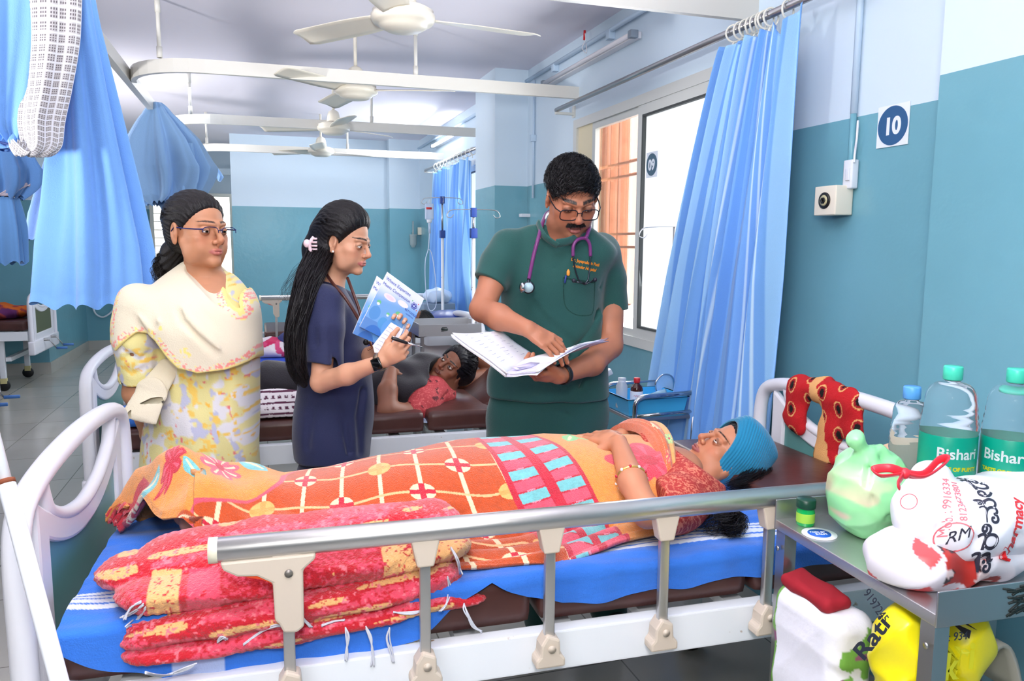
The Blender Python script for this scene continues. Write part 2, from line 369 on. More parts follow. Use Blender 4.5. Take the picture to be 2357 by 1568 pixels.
# small fittings seen far off on the back wall and the pillar
def fitting(px0, py0, px1, py1, Y=None, X=None, d=.05, m=None, label='', cat='fitting', name='wall_socket'):
    a = at(px0, py1, Y=Y, X=X); b = at(px1, py0, Y=Y, X=X)
    if Y is not None: o = MB().box((a.x, Y-d, a.z), (b.x, Y, b.z), .004).build(name, m)
    else: o = MB().box((X-d, min(a.y, b.y), a.z), (X, max(a.y, b.y), b.z), .004).build(name, m)
    return tag(o, label, cat)
fitting(961, 524, 976, 541, Y=10.13, d=.06, m=M_cream, label='cream gas outlet box on the back wall near the drip bag', cat='outlet', name='gas_outlet')
fitting(977, 529, 991, 548, Y=10.13, d=.03, m=M_white, label='white socket plate on the back wall behind the drip line', cat='socket')
fl = tag(MB().box((at(951, 545, Y=10.1).x-.01, 10.09, at(951, 545, Y=10.1).z+.03), (at(951, 545, Y=10.1).x+.01, 10.16, at(951, 545, Y=10.1).z+.06)).lathe([(.02, -.14), (.045, -.1), (.045, 0), (.05, .01), (.05, .03), (.012, .03), (.012, .2)], c=at(951, 545, Y=10.10), n=14).build('suction_jar', mat('jar_clear', (190, 205, 208), .15, alpha=.6)), 'small clear suction jar with a thin stem on the back wall', 'jar')
fitting(1194, 493, 1235, 500, Y=5.80, d=.05, m=M_white, label='white shelf edge on the pillar behind the doctor', cat='shelf', name='wall_shelf')
fitting(1230, 478, 1237, 497, Y=5.80, d=.03, m=M_white, label='thin white switch on the wall behind the doctor', cat='switch', name='wall_switch')

# ------------------------------------------------------------ ceiling tracks, drops, fans
M_track = mat('ivory_track', (216, 214, 206), .35)
ZT = 2.48; XR = -.69
def track_pts(y0):
    P = [(XW, y0, ZT), (.6, y0, ZT), (XR+.42, y0, ZT)]
    for k in range(1, 9): a = PI/2*k/8; P.append((XR+.42-.42*math.sin(a), y0+.42-.42*math.cos(a), ZT))
    return P
def strip(name, pts, m, w=.03, h=.07, parent=None):
    """a rectangular bar through points"""
    bm = bmesh.new(); pts = [Vector(p) for p in pts]; R = []
    for i, p in enumerate(pts):
        t = (pts[min(i+1, len(pts)-1)]-pts[max(i-1, 0)]).normalized(); s = t.cross(Vector((0, 0, 1))).normalized()*w/2; u = Vector((0, 0, h/2))
        R.append([bm.verts.new(p+s+u), bm.verts.new(p-s+u), bm.verts.new(p-s-u), bm.verts.new(p+s-u)])
    for a, b in zip(R, R[1:]):
        for k in range(4): bm.faces.new((a[k], a[(k+1) % 4], b[(k+1) % 4], b[k]))
    bm.faces.new(R[0][::-1]); bm.faces.new(R[-1]); bmesh.ops.recalc_face_normals(bm, faces=bm.faces[:])
    me = bpy.data.meshes.new(name); bm.to_mesh(me); bm.free(); return link(name, me, m, parent, smooth=False)
names = {2.9: 'ivory curtain track crossing above the near curtain at the top right', 4.82: 'ivory curtain track with a rounded corner, nearest one crossing the ward', 6.8: 'ivory curtain track crossing the ward behind the second fan', 8.75: 'ivory curtain track farthest away near the back wall'}
for y0, lab in names.items():
    t = thing('curtain_track', lab, 'curtain track', (0, 0, 0))
    strip('rail_bar', track_pts(y0), M_track, .03, .075 if y0 != 2.9 else .1, t)
    if y0 > 3:
        for dx in (-.5, .93):
            yy = y0-.28*0; MB().tube([(dx, yy, ZT+.03), (dx, yy, CEIL)], .011, 10).build('drop_rod', M_track, t)
            MB().tube([(dx, yy, ZT+.03), (dx, yy, ZT+.09)], .015, 10).build('rod_socket', M_track, t)
            MB().tube([(dx, yy, CEIL-.08), (dx, yy, CEIL)], .015, 10).build('rod_socket', M_track, t)
lt = thing('curtain_track', 'long ivory curtain track running down the ward on the left', 'curtain track')
strip('rail_bar', [(XR-.035, 1.0, ZT), (XR-.035, 9.2, ZT)], M_track, .04, .075, lt)
M_fan = mat('ivory_fan_paint', (232, 226, 210), .3)
def make_fan(x, y, z, ang, label, group='ceiling fans along the ward'):
    r = thing('ceiling_fan', label, 'ceiling fan', (x, y, z), ang, group)
    MB().lathe([(.02, -.052), (.07, -.05), (.10, -.035), (.105, -.025), (.125, -.02), (.135, -.005), (.135, .012), (.125, .022), (.128, .03), (.10, .045), (.05, .05)], n=40).build('motor', M_fan, r)
    MB().lathe([(.052, .05), (.058, .06), (.05, .11), (.042, .135), (.02, .15)], n=30).build('canopy', M_fan, r)
    MB().lathe([(.055, .048), (.055, .056)], n=24).build('gap_ring', mat('dark_gap', (70, 50, 40), .6), r)
    MB().tube([(0, 0, .14), (0, 0, CEIL-z)], .011, 10).build('down_rod', M_fan, r)
    for k in range(3):
        a = 2*PI*k/3
        def f(u, v, a=a):
            s = .13+v*.50; wd = (.055+.02*math.sin(min(1, v*2.5)*PI/2)) if v < .93 else .075-(v-.93)*.35; q = (u-.5)*2
            x_, y_, z_ = s, q*wd, .012+.014*q-.006*abs(q)
            return (x_*math.cos(a)-y_*math.sin(a), x_*math.sin(a)+y_*math.cos(a), z_)
        MB().grid(f, 6, 22).build('blade', M_fan, r, solid=.004)
    return r
fan = make_fan(.60, 3.38, 2.44, math.radians(8), 'nearest ceiling fan at the top of the picture')
for (x, y, a, lab) in ((.60, 5.09, -18, 'second ceiling fan, its blade crossing the nearest track'), (.61, 6.78, 35, 'third ceiling fan behind the second track'), (.63, 8.5, 22, 'farthest ceiling fan before the back wall')):
    dup(fan, (x, y, 2.45), math.radians(a), lab)
# ------------------------------------------------------------ beds
M_bed = mat('white_bed_enamel', (236, 240, 246), .3, blotch=((170, 140, 116), .72, .78, 30))
M_panel = mat('white_moulded_plastic', (232, 232, 240), .35)
M_green = mat('green_translucent_panel', (96, 148, 146), .3, var=.1, vscale=2)
M_alu = mat('brushed_aluminium', (198, 196, 194), .3, metal=.85)
M_taupe = mat('taupe_plastic', (206, 192, 176), .45, blotch=((150, 120, 96), .7, .8, 40))
M_brown = mat('brown_vinyl', (76, 44, 40), .35, bump=.3, bscale=24, var=.15, vscale=9)
M_steel = mat('stainless_steel', (176, 176, 178), .28, metal=.9)
def board(parent, x, w, zb, zt, name='head_board', pane=M_green):
    """moulded end board in the plane x, from y=0 to w"""
    h = zt-zb; s = w/.96; Y = lambda y: y*s; Z = lambda z: zb+z/.42*h
    r = thing(name, None, None); r.parent = parent; del_ = [r.pop(k, None) for k in ('label', 'category')]
    P = [(x, Y(a), Z(b)) for a, b in ((.015, -.10), (.012, .16), (.012, .29), (.035, .36), (.1, .392), (.25, .412), (.48, .42), (.71, .412), (.86, .392), (.925, .36), (.948, .29), (.948, .16), (.945, -.10))]
    MB().tube(catmull(P, 6), .024*1, 14).build('top_rail', M_panel, r)
    B = catmull([(x, Y(a), Z(b)) for a, b in ((.165, .40), (.182, .36), (.215, .325), (.33, .285), (.48, .268), (.63, .285), (.745, .325), (.778, .36), (.795, .40))], 8)
    MB().tube(B, .017, 12).build('curved_brace', M_panel, r)
    bm = bmesh.new(); n = 48
    bowl = lambda y: .268+.75*(y-.48)**2
    inner, outer = [], []
    top = [(.17+.62*i/16) for i in range(17)]
    for i, y in enumerate(top): outer.append((.1+.76*i/16, bowl(.1+.76*i/16))); inner.append((y, bowl(y)-.05-.02*abs(y-.48)))
    for i in range(1, 8): outer.append((.86, .35-.39*i/8)); inner.append((.79, .265-.235*i/8))
    for i in range(17): outer.append((.86-.76*i/16, -.04)); inner.append((.79-.62*i/16, .03))
    for i in range(1, 8): outer.append((.1, -.04+.39*i/8)); inner.append((.17, .03+.235*i/8))
    vo = [bm.verts.new((x, Y(a), Z(b))) for a, b in outer]; vi = [bm.verts.new((x, Y(a), Z(b))) for a, b in inner]
    for k in range(len(vo)): bm.faces.new((vo[k], vo[(k+1) % len(vo)], vi[(k+1) % len(vo)], vi[k]))
    me = bpy.data.meshes.new('panel'); bm.to_mesh(me); bm.free(); o = link('panel', me, M_panel, r, smooth=False)
    md = o.modifiers.new('t', 'SOLIDIFY'); md.thickness = .026; md.offset = 0; md = o.modifiers.new('b', 'BEVEL'); md.width = .008; md.segments = 2
    MB().prism([(x-.003, Y(a), Z(b)) for a, b in inner], (.006, 0, 0)).build('coloured_pane', pane, r, smooth=False)
    MB().box((x-.03, Y(-.015), Z(-.16)), (x+.03, Y(.975), Z(-.03)), .012).build('board_base', M_panel, r); return r
def side_rail(parent, x0, n, sp, y, zt, zb, length, latch=True, first=.13, full=True):
    r = thing('side_rail', None, None); r.parent = parent; [r.pop(k, None) for k in ('label', 'category')]
    MB().tube([(x0, y, zt), (x0+.004, y, zt), (x0+length-.004, y, zt), (x0+length, y, zt)], [.02, .024, .024, .02], 18, flat=1.0).build('top_bar', M_alu, r)
    for xx in (x0, x0+length): MB().lathe([(.0, -.012), (.02, -.012), (.0245, -.006), (.0245, .01)], c=(xx, y, zt), axis=(-1 if xx == x0 else 1, 0, 0), n=18).build('end_cap', mat('ivory_cap', (228, 222, 200), .4), r)
    for k in range(n):
        x = x0+first+k*sp
        MB().box((x-.011, y-.008, zb+.02), (x+.011, y+.008, zt-.02), .003).build('post', M_alu, r)
        if full:
            MB().prism([(x-.03, y-.017, zt-.014), (x+.03, y-.017, zt-.014), (x+.026, y-.017, zt-.03), (x+.017, y-.017, zt-.072), (x-.017, y-.017, zt-.072), (x-.026, y-.017, zt-.03)], (0, .034, 0)).build('top_socket', M_taupe, r, smooth=False, bev=.004)
            b = MB().prism([(x-.033, y-.02, zb-.022), (x+.033, y-.02, zb-.022), (x+.033, y-.02, zb-.004), (x+.022, y-.02, zb+.008), (x+.02, y-.02, zb+.04), (x-.008, y-.02, zb+.052), (x-.022, y-.02, zb+.03), (x-.024, y-.02, zb+.006), (x-.033, y-.02, zb-.004)], (0, .04, 0)).build('post_bracket', M_taupe, r, smooth=False, bev=.005)
            MB().lathe([(.0, -.003), (.007, -.003), (.009, .002)], c=(x+.001, y-.021, zb+.022), axis=(0, -1, 0), n=12).build('bolt', M_taupe, b)
    if latch:
        x = x0+first-.005
        l = MB().prism([(x-.115, y-.02, zt-.018), (x+.06, y-.02, zt-.018), (x+.058, y-.02, zt-.03), (x+.035, y-.02, zt-.05), (x+.034, y-.02, zt-.165), (x+.02, y-.02, zt-.175), (x-.005, y-.02, zt-.172), (x-.012, y-.02, zt-.155), (x-.02, y-.02, zt-.145), (x-.022, y-.02, zt-.07), (x-.05, y-.02, zt-.053), (x-.085, y-.02, zt-.05), (x-.11, y-.02, zt-.035)], (0, .042, 0)).build('latch_body', M_taupe, r, smooth=False, bev=.005)
        MB().prism([(x-.075, y-.014, zt-.052), (x-.025, y-.014, zt-.052), (x-.02, y-.014, zt-.074), (x-.04, y-.014, zt-.062)], (0, .03, 0)).build('release_tab', mat('orange_plastic', (240, 84, 40), .4), l, smooth=False)
        MB().lathe([(.0, -.001), (.008, -.001), (.008, .001)], c=(x+.008, y-.022, zt-.052), axis=(0, -1, 0), n=12).build('bolt', mat('grey_bolt', (130, 124, 118), .4, metal=.5), l)
    return r
def caster(parent, x, y, m=None):
    c = MB().box((x-.03, y-.02, .075), (x+.03, y+.02, .13), .006).build('caster', m or mat('yellowed_caster', (206, 196, 140), .5), parent)
    MB().lathe([(.05, -.014), (.055, -.01), (.055, .01), (.05, .014)], c=(x, y, .055), axis=(0, 1, 0), n=20).build('wheel', M_black, c)
    return c
def crank(parent, x, y, z, dr=-1):
    c = MB().tube([(x, y, z), (x+dr*.10, y, z)], .014, 10).build('crank', M_steel, parent)
    MB().tube([(x+dr*.10, y, z), (x+dr*.15, y-.06, z-.1)], .006, 8).build('crank_arm', M_steel, c)
    MB().tube([(x+dr*.15, y-.06, z-.1), (x+dr*.25, y-.06, z-.1)], .013, 10).build('crank_grip', mat('blue_grip', (70, 120, 190), .5), c)
def make_bed(name, label, O, ang, L=2.18, w=.96, zf=.65, z_top=1.0, rail=True, ends=(1, 1), far_rail=False, group=None, cr=True, pane=M_green, boards=True):
    b = thing(name, label, 'bed', O, ang, group)
    mb = MB()
    mb.box((.03, -.01, zf-.09), (L-.03, .03, zf), .004); mb.box((.03, w-.03, zf-.09), (L-.03, w+.01, zf), .004)
    mb.box((.03, .031, zf-.085), (.07, w-.031, zf-.01)); mb.box((L-.07, .031, zf-.085), (L-.03, w-.031, zf-.01))
    mb.build('frame', M_bed, b, smooth=False)
    mb = MB()
    for k in range(9): mb.box((.15+k*.225, .031, zf-.04), (.20+k*.225, w-.031, zf-.015))
    mb.build('slat_deck', M_bed, b, smooth=False)
    for x in (.28, L-.28):
        for y in (.06, w-.06):
            MB().box((x-.025, y-.02, .13), (x+.025, y+.02, zf-.095), .003).build('leg', M_bed, b); caster(b, x, y)
    MB().box((.2, .05, .3), (.25, w-.05, .34)).build('cross_bar', M_bed, b, smooth=False)
    if ends[0]: board(b, 0, w, zf-.07, z_top+.05, 'foot_board', pane)
    if ends[1]: board(b, L, w, zf-.07, z_top+.03, 'head_board', pane)
    if cr: crank(b, .02, w*.35, zf-.12); crank(b, .02, w*.65, zf-.12)
    if rail: side_rail(b, .345, 5, .268, -.045, .925, .620, 1.38)
    if far_rail: side_rail(b, .345, 5, .268, w+.03, .925, .64, 1.38, full=False, latch=False)
    return b
BO = Vector((-.445, 1.555, 0)); BA = math.radians(-2)
bed = make_bed('hospital_bed', 'nearest white hospital bed with aluminium side rail and green panelled end boards', BO, BA, cr=False)
def BL(x, y, z=0):
    """near bed local -> world"""
    return BO+Matrix.Rotation(BA, 3, 'Z')@Vector((x, y, z))
def mattress(name, label, O, ang, secs, w, z0, z1, y0=.03, tilt=None):
    t = thing(name, label, 'mattress', O, ang)
    for i, (a, b) in enumerate(secs):
        M = None
        if tilt and i == len(secs)-1: M = Matrix.Translation((a, 0, z0))@Matrix.Rotation(-tilt, 4, 'Y')@Matrix.Translation((-a, 0, -z0))
        MB().box((a+.004, y0, z0+.003), (b-.004, y0+w, z1), .028, M).build('cushion_section', M_brown, t)
    return t
MT = .762
mattress('mattress', 'brown vinyl sectioned mattress on the nearest bed', BO, BA, ((.05, .56), (.57, 1.0), (1.01, 1.55), (1.56, 2.13)), .90, .652, MT)

def vcol(me, cols, name='col'):
    a = me.color_attributes.new(name, 'FLOAT_COLOR', 'POINT'); arr = np.ones((len(me.vertices), 4), np.float32); arr[:, :3] = cols; a.data.foreach_set('color', arr.ravel())
def lin(*c): return np.array(srgb(*c)[:3])
def gridmesh(name, P, m, cols=None, parent=None, closed_u=False, solid=0, caps=False):
    """P: array (nv, nu, 3)"""
    nv, nu, _ = P.shape; me = bpy.data.meshes.new(name)
    ii = np.arange(nv*nu).reshape(nv, nu)
    if closed_u: ii2 = np.concatenate([ii, ii[:, :1]], 1)
    else: ii2 = ii
    F = np.stack([ii2[:-1, :-1], ii2[:-1, 1:], ii2[1:, 1:], ii2[1:, :-1]], -1).reshape(-1, 4)
    me.from_pydata(P.reshape(-1, 3).tolist(), [], F.tolist()); me.update()
    if cols is not None: vcol(me, cols.reshape(-1, 3))
    o = link(name, me, m, parent)
    if solid: md = o.modifiers.new('t', 'SOLIDIFY'); md.thickness = solid; md.offset = -1
    return o
def smoothstep(a, b, x): t = np.clip((x-a)/(b-a), 0, 1); return t*t*(3-2*t)
def vnoise(x, y, s=1.0, seed=0):
    """cheap smooth 2D value noise"""
    x = np.asarray(x)*s+seed*17.3; y = np.asarray(y)*s+seed*9.1
    xi = np.floor(x); yi = np.floor(y); fx = x-xi; fy = y-yi; fx = fx*fx*(3-2*fx); fy = fy*fy*(3-2*fy)
    h = lambda a, b: np.modf(np.abs(np.sin(a*127.1+b*311.7+seed*7.7)*43758.5453))[0]
    return (h(xi, yi)*(1-fx)+h(xi+1, yi)*fx)*(1-fy)+(h(xi, yi+1)*(1-fx)+h(xi+1, yi+1)*fx)*fy

# ------------------------------------------------------------ blue striped sheet on the nearest bed
def sheet():
    nu, nv = 520, 300
    U, V = np.meshgrid(np.linspace(0, 1, nu), np.linspace(0, 1, nv))
    x = .05+U*2.03
    # v runs from the far side over the top and down the near side
    hang = np.interp(U, [0, .10, .2, .28, .34, .42, .46, .5, .6, .75, .9, 1], [.06, .15, .17, .15, .12, .02, .06, .088, .088, .078, .06, .03])+.006*np.sin(U*60)
    Lt = .86; tot = Lt+hang; s = V*tot
    ov = np.clip(s-Lt, 0, None); r = .022
    a = np.clip(ov/r, 0, PI/2); yy = np.where(ov > 0, -(r*np.sin(a)), Lt-s)+.050
    zz = np.where(ov > 0, -(r*(1-np.cos(a)))-np.clip(ov-r*PI/2, 0, None), 0)
    yy = yy-np.clip(ov, 0, 1)*.03
    wr = .004*(vnoise(x, s, 9, 1)-.5)+.0035*(vnoise(x*.4, s, 30, 2)-.5)*2+.004*np.sin(x*9+s*40+3*vnoise(x, s, 3, 5))*vnoise(x, s, 4, 3)
    z = MT+.009+zz+wr*1.2; yy = yy-np.where(ov > 0, .006+.003*np.sin(x*23)+.002*np.sin(x*61), 0)
    c = BO; R = Matrix.Rotation(BA, 3, 'Z')
    X = c.x+R[0][0]*x+R[0][1]*yy; Yw = c.y+R[1][0]*x+R[1][1]*yy
    P = np.stack([X, Yw, z], -1)
    blue = lin(44, 116, 218); white = lin(226, 234, 250); col = np.ones(P.shape)*blue
    d = Lt-s+.008*(vnoise(x, s, 4, 8)-.5)    # distance in from the near edge
    band = ((d > .055) & (d < .135)); thin = (np.abs(d-.078) < .0035) | (np.abs(d-.100) < .0025) | (np.abs(d-.118) < .0035)
    band2 = (d > .70) & (d < .78)
    col[(band | band2) & ~thin] = white
    for x0 in (.30, 1.86):
        k = (np.abs(x-x0) < .05) & ((np.modf((x-x0+1)*90)[0] < .45) | (np.modf(d*70+5)[0] < .4)); col[k] = .45*col[k]+.55*white
    col *= (1+.10*(vnoise(x*.2, s, 160, 4)-.5))[..., None]
    o = gridmesh('bed_sheet', P, mat('sheet_cotton', (80, 130, 220), .8, attr='col', bump=.5, bscale=300, sheen=.2), col)
    tag(o, 'blue cotton bed sheet with white stripes on the nearest bed', 'bed sheet')
sheet()

# ------------------------------------------------------------ orange flowered blanket over the lying patient
RID = np.array([(-.36, 2.03, .03), (-.33, 2.03, .09), (-.30, 2.03, .14), (-.25, 2.02, .18), (-.20, 2.02, .195), (-.13, 2.02, .18), (-.05, 2.02, .150), (.04, 2.01, .128), (.15, 2.0, .135), (.28, 1.99, .16), (.45, 1.98, .178), (.6, 1.97, .19), (.75, 1.96, .196), (.85, 1.95, .184), (.93, 1.95, .172), (1.0, 1.95, .172), (1.12, 1.95, .165), (1.2, 1.96, .16)])
def near_hem(x): return np.interp(x, [-.36, -.25, -.16, 0, .2, .39, .59, .76, .89, .96, 1.2], [2.06, 1.90, 1.85, 1.78, 1.70, 1.615, 1.585, 1.61, 1.65, 1.665, 1.70])
def far_hem(x): return np.interp(x, [-.36, -.2, 0, .4, .8, 1.2], [2.14, 2.32, 2.28, 2.26, 2.28, 2.24])
def blanket_z(x, y):
    yc = np.interp(x, RID[:, 0], RID[:, 1]); h = np.interp(x, RID[:, 0], RID[:, 2])
    hw = np.interp(x, [-.36, -.2, 0, .2, .5, .9, 1.2], [.12, .16, .15, .155, .185, .21, .22])
    q = np.abs(y-yc)/hw
    return h*np.clip(1-np.clip(q, 0, 1.35)**2.6*.62, 0, 1)*(1-smoothstep(.95, 1.42, q))
def blanket():
    nu, nv = 900, 620
    U, V = np.meshgrid(np.linspace(0, 1, nu), np.linspace(0, 1, nv))
    xa, xb = -.375, 1.13
    x = xa+(xb-.13*smoothstep(.45, .8, V)-xa)*U
    yn = near_hem(x); yf = far_hem(x)
    x2 = x+.02*np.sin(V*9)*(U < .15)-.045*smoothstep(.75, 1.0, U)*(1-V)*.5+.045*smoothstep(.85, 1, U)*smoothstep(.5, .9, V)
    y = yf+(yn-yf)*V
    h = blanket_z(x, y)
    # soft folds: diagonal ones near the feet, long ones along the near hem
    ft = 1-smoothstep(-.25, .12, x)
    h += ft*.018*np.sin(28*x+22*(y-2)+2*vnoise(x, y, 6, 2))*smoothstep(0, .03, h)
    h += ft*.014*np.sin(45*(y-1.9)-14*x)*smoothstep(0, .03, h)
    lowz = 1-smoothstep(.03, .10, h)
    h += lowz*(V > .5)*(.016*np.abs(np.sin((1-V)*38+2.2*np.sin(x*5)))+.010*vnoise(x, y, 8, 5))
    h += .007*(vnoise(x, y, 5, 7)-.5)+.012*smoothstep(.2, .5, x)*smoothstep(.9, .5, x)*np.sin(14*x-9*y+5*(y-1.7)**2)*.5
    z = MT+.016+np.clip(h, 0, None)
    edge = np.minimum.reduce([U*(xb-xa), (1-U)*(xb-xa), V*.6, (1-V)*.6]); z -= .010*(1-smoothstep(0, .014, edge))
    P = np.stack([x2, y, z], -1)
    # pattern: arc length across the cloth measured from the ridge line
    dy = np.diff(y, axis=0); dz = np.diff(z, axis=0); arc = np.concatenate([np.zeros((1, nu)), np.cumsum(np.sqrt(dy*dy+dz*dz), 0)], 0)
    k0 = int(nv*.45); p = arc-arc[k0]; q = x+.05*np.sin(p*5+x*3)-.03*smoothstep(.5, .8, x)*p
    cols = pattern(q, p+.03*np.sin(x*6))
    o = gridmesh('fleece_blanket', P, mat('fleece', (230, 120, 50), .95, attr='col', bump=1, bscale=420, sheen=.5, var=.08, vscale=60), cols)
    md = o.modifiers.new('t', 'SOLIDIFY'); md.thickness = .010; md.offset = 1
    tag(o, 'orange fleece blanket with flowers and checks covering the near patient', 'blanket'); return o
def flower(C, q, p, cx, cy, r, petals, c1, c2, c3, rot=0, leaf=False):
    dx, dy = q-cx, p-cy; rr = np.hypot(dx, dy); th = np.arctan2(dy, dx)+rot
    R = r*(.62+.38*np.abs(np.cos(th*petals/2))); m = rr < R; C[m] = c1
    m = (rr < R*.78) & (np.abs(np.cos(th*petals/2)) > .93) & (rr > r*.22); C[m] = c2
    C[rr < r*.2] = c3
def leafm(C, q, p, cx, cy, l, w, a, c1, c2):
    ca, sa = math.cos(a), math.sin(a); dx = (q-cx)*ca+(p-cy)*sa; dy = -(q-cx)*sa+(p-cy)*ca
    t = np.clip(dx/l, -1, 1); ww = w*(1-t*t); m = (np.abs(dx) < l) & (np.abs(dy) < ww); C[m] = c1
    C[m & (np.abs(dy) < ww*.22) & (np.abs(dx) < l*.7)] = c2
def pattern(q, p):
    """fleece print; q along the body from the feet, p across (positive towards the near side)"""
    S = q.shape; gold = lin(238, 150, 60); rust = lin(204, 78, 16); pink = lin(240, 84, 110); red = lin(206, 22, 54); cream = lin(252, 226, 186); aqua = lin(120, 200, 204); green = lin(140, 214, 130)
    C_ = np.ones(S+(3,))*gold
    wob = .012*np.sin(p*16)
    # rust trellis panel
    left = .05-.17*smoothstep(.08, .26, p)+.13*smoothstep(.05, -.10, p)+wob
    pan = (q > left) & (q < .60+wob*.4)
    C_[(q > left-.014) & (q < left)] = pink
    C_[pan] = rust
    gx = (q-.02)/.098; gy = (p-.01)/.085
    dgx = np.abs(gx-np.round(gx))*.098; dgy = np.abs(gy-np.round(gy)+.10*np.sin(q*21))*.085
    C_[pan & (dgx < .0052)] = cream; C_[pan & (dgy < .0032)] = lin(250, 196, 140)
    ix = np.round(gx).astype(int); iy = np.round(gy).astype(int)
    dot = np.hypot((gx-ix)*.098/.030, (gy-iy+.10*np.sin(q*21))*.085/.024) < 1
    par = (ix+iy) % 2 == 0
    D1 = pan & dot & par; C_[D1] = np.where(((ix % 3) == 0)[D1][:, None], lin(250, 190, 110), cream)
    cross = (dgx < .007) | (dgy < .006); kk = D1 & cross; C_[kk] = np.where(((ix % 3) == 0)[kk][:, None], lin(250, 170, 90), red)
    # check band
    b0, b1 = .60, .765; band = (q > b0+wob*.4) & (q < b1+wob*.4)
    C_[band] = red; uu = (q-wob*.4-b0)/(b1-b0); col_i = np.floor(uu*2); fu = np.modf(uu*2)[0]
    row = np.modf(np.abs(p+1+.02*uu)/.034)[0]; ri = np.floor((p+1+.02*uu)/.034).astype(int)
    cell = band & (fu > .16) & (fu < .88) & (row > .14)
    C_[cell] = np.where((ri % 2 == 0)[cell][:, None], pink, aqua)
    C_[band & (row < .10) & (fu > .4) & (fu < .62)] = lin(240, 150, 170)
    # golden field with flowers at the waist
    leafm(C_, q, p, .82, -.12, .05, .02, .9, green, cream); leafm(C_, q, p, .83, .00, .045, .02, 2.2, green, cream)
    dx, dy = q-.90, p+.02; rr = np.hypot(dx, dy); C_[(np.abs(rr-.052) < .005) & (dx < .03)] = green
    flower(C_, q, p, .925, -.03, .045, 9, cream, gold, cream); C_[(rr < .0)] = gold
    flower(C_, q, p, .84, -.20, .085, 7, pink, cream, red, .4); flower(C_, q, p, .93, .16, .095, 7, lin(226, 40, 74), pink, red, .2)
    flower(C_, q, p, .92, .33, .07, 8, pink, lin(250, 160, 170), red); leafm(C_, q, p, .80, .30, .05, .022, .2, green, cream)
    leafm(C_, q, p, 1.03, .30, .05, .022, 1.2, green, cream)
    leafm(C_, q, p, 1.05, -.05, .045, .02, -.6, green, cream); flower(C_, q, p, 1.08, .06, .05, 8, cream, gold, pink)
    # feet field
    flower(C_, q, p, -.11, .07, .055, 8, pink, cream, red); flower(C_, q, p, -.20, -.03, .058, 8, rust, cream, aqua); flower(C_, q, p, -.23, .13, .045, 7, red, pink, red)
    flower(C_, q, p, -.03, -.07, .06, 7, red, pink, red, .3); flower(C_, q, p, .04, -.10, .05, 6, lin(226, 40, 74), pink, red, .9); leafm(C_, q, p, -.04, .01, .05, .026, .4, aqua, cream); leafm(C_, q, p, -.10, -.03, .045, .024, 1.2, aqua, cream)
    leafm(C_, q, p, -.17, .17, .035, .022, .8, aqua, cream); leafm(C_, q, p, -.31, .10, .045, .024, -.6, aqua, cream); leafm(C_, q, p, .10, -.07, .04, .02, .3, aqua, cream)
    e = (q < -.315) & (p > .03); C_[e] = lin(214, 30, 56); flower(C_, q, p, -.335, .12, .03, 5, cream, pink, red)
    for k in range(6): leafm(C_, q, p, -.24+.09*k, .29+.008*k, .03, .014, .3*(-1)**k, [aqua, rust, pink][k % 3], cream)
    nz = vnoise(q*1.0, p*1.0, 260, 3); C_ *= (.93+.14*nz)[..., None]
    return C_
blanket()
# ------------------------------------------------------------ implicit surfaces for bodies and cloth
def V3(p): return np.array([p[0], p[1], p[2]], np.float32)
def smin(a, b, k):
    if k <= 0: return np.minimum(a, b)
    h = np.clip(.5+.5*(b-a)/k, 0, 1); return b+(a-b)*h-k*h*(1-h)
def smax(a, b, k): return -smin(-a, -b, k)
def ell(c, r, R=None):
    c = V3(c); r = V3(r) if hasattr(r, '__len__') else np.array([r]*3, np.float32)
    Rm = None if R is None else np.array(R, np.float32)
    def f(p):
        q = p-c
        if Rm is not None: q = q@Rm
        k0 = np.sqrt(((q/r)**2).sum(-1)); k1 = np.sqrt(((q/(r*r))**2).sum(-1))+1e-9; return k0*(k0-1)/k1
    return f
def cap(a, b, ra, rb=None, n=None, fl=1.0):
    """tapered capsule; n, fl: squash along n by fl (<1 thinner)"""
    a = V3(a); b = V3(b); rb = ra if rb is None else rb; ab = b-a; L2 = float(ab@ab)+1e-12; nn = None if n is None else V3(Vector(n).normalized())
    def f(p):
        q = p-a; t = np.clip((q@ab)/L2, 0, 1); d = q-t[:, None]*ab
        if nn is not None: d = d+(d@nn)[:, None]*(nn*(1/fl-1))
        return np.sqrt((d*d).sum(-1))-(ra+(rb-ra)*t)
    return f
def chain(P, R, k=0, **kw):
    fs = [cap(P[i], P[i+1], R[i], R[i+1], **kw) for i in range(len(P)-1)]
    def f(p):
        d = fs[0](p)
        for g in fs[1:]: d = smin(d, g(p), k)
        return d
    return f
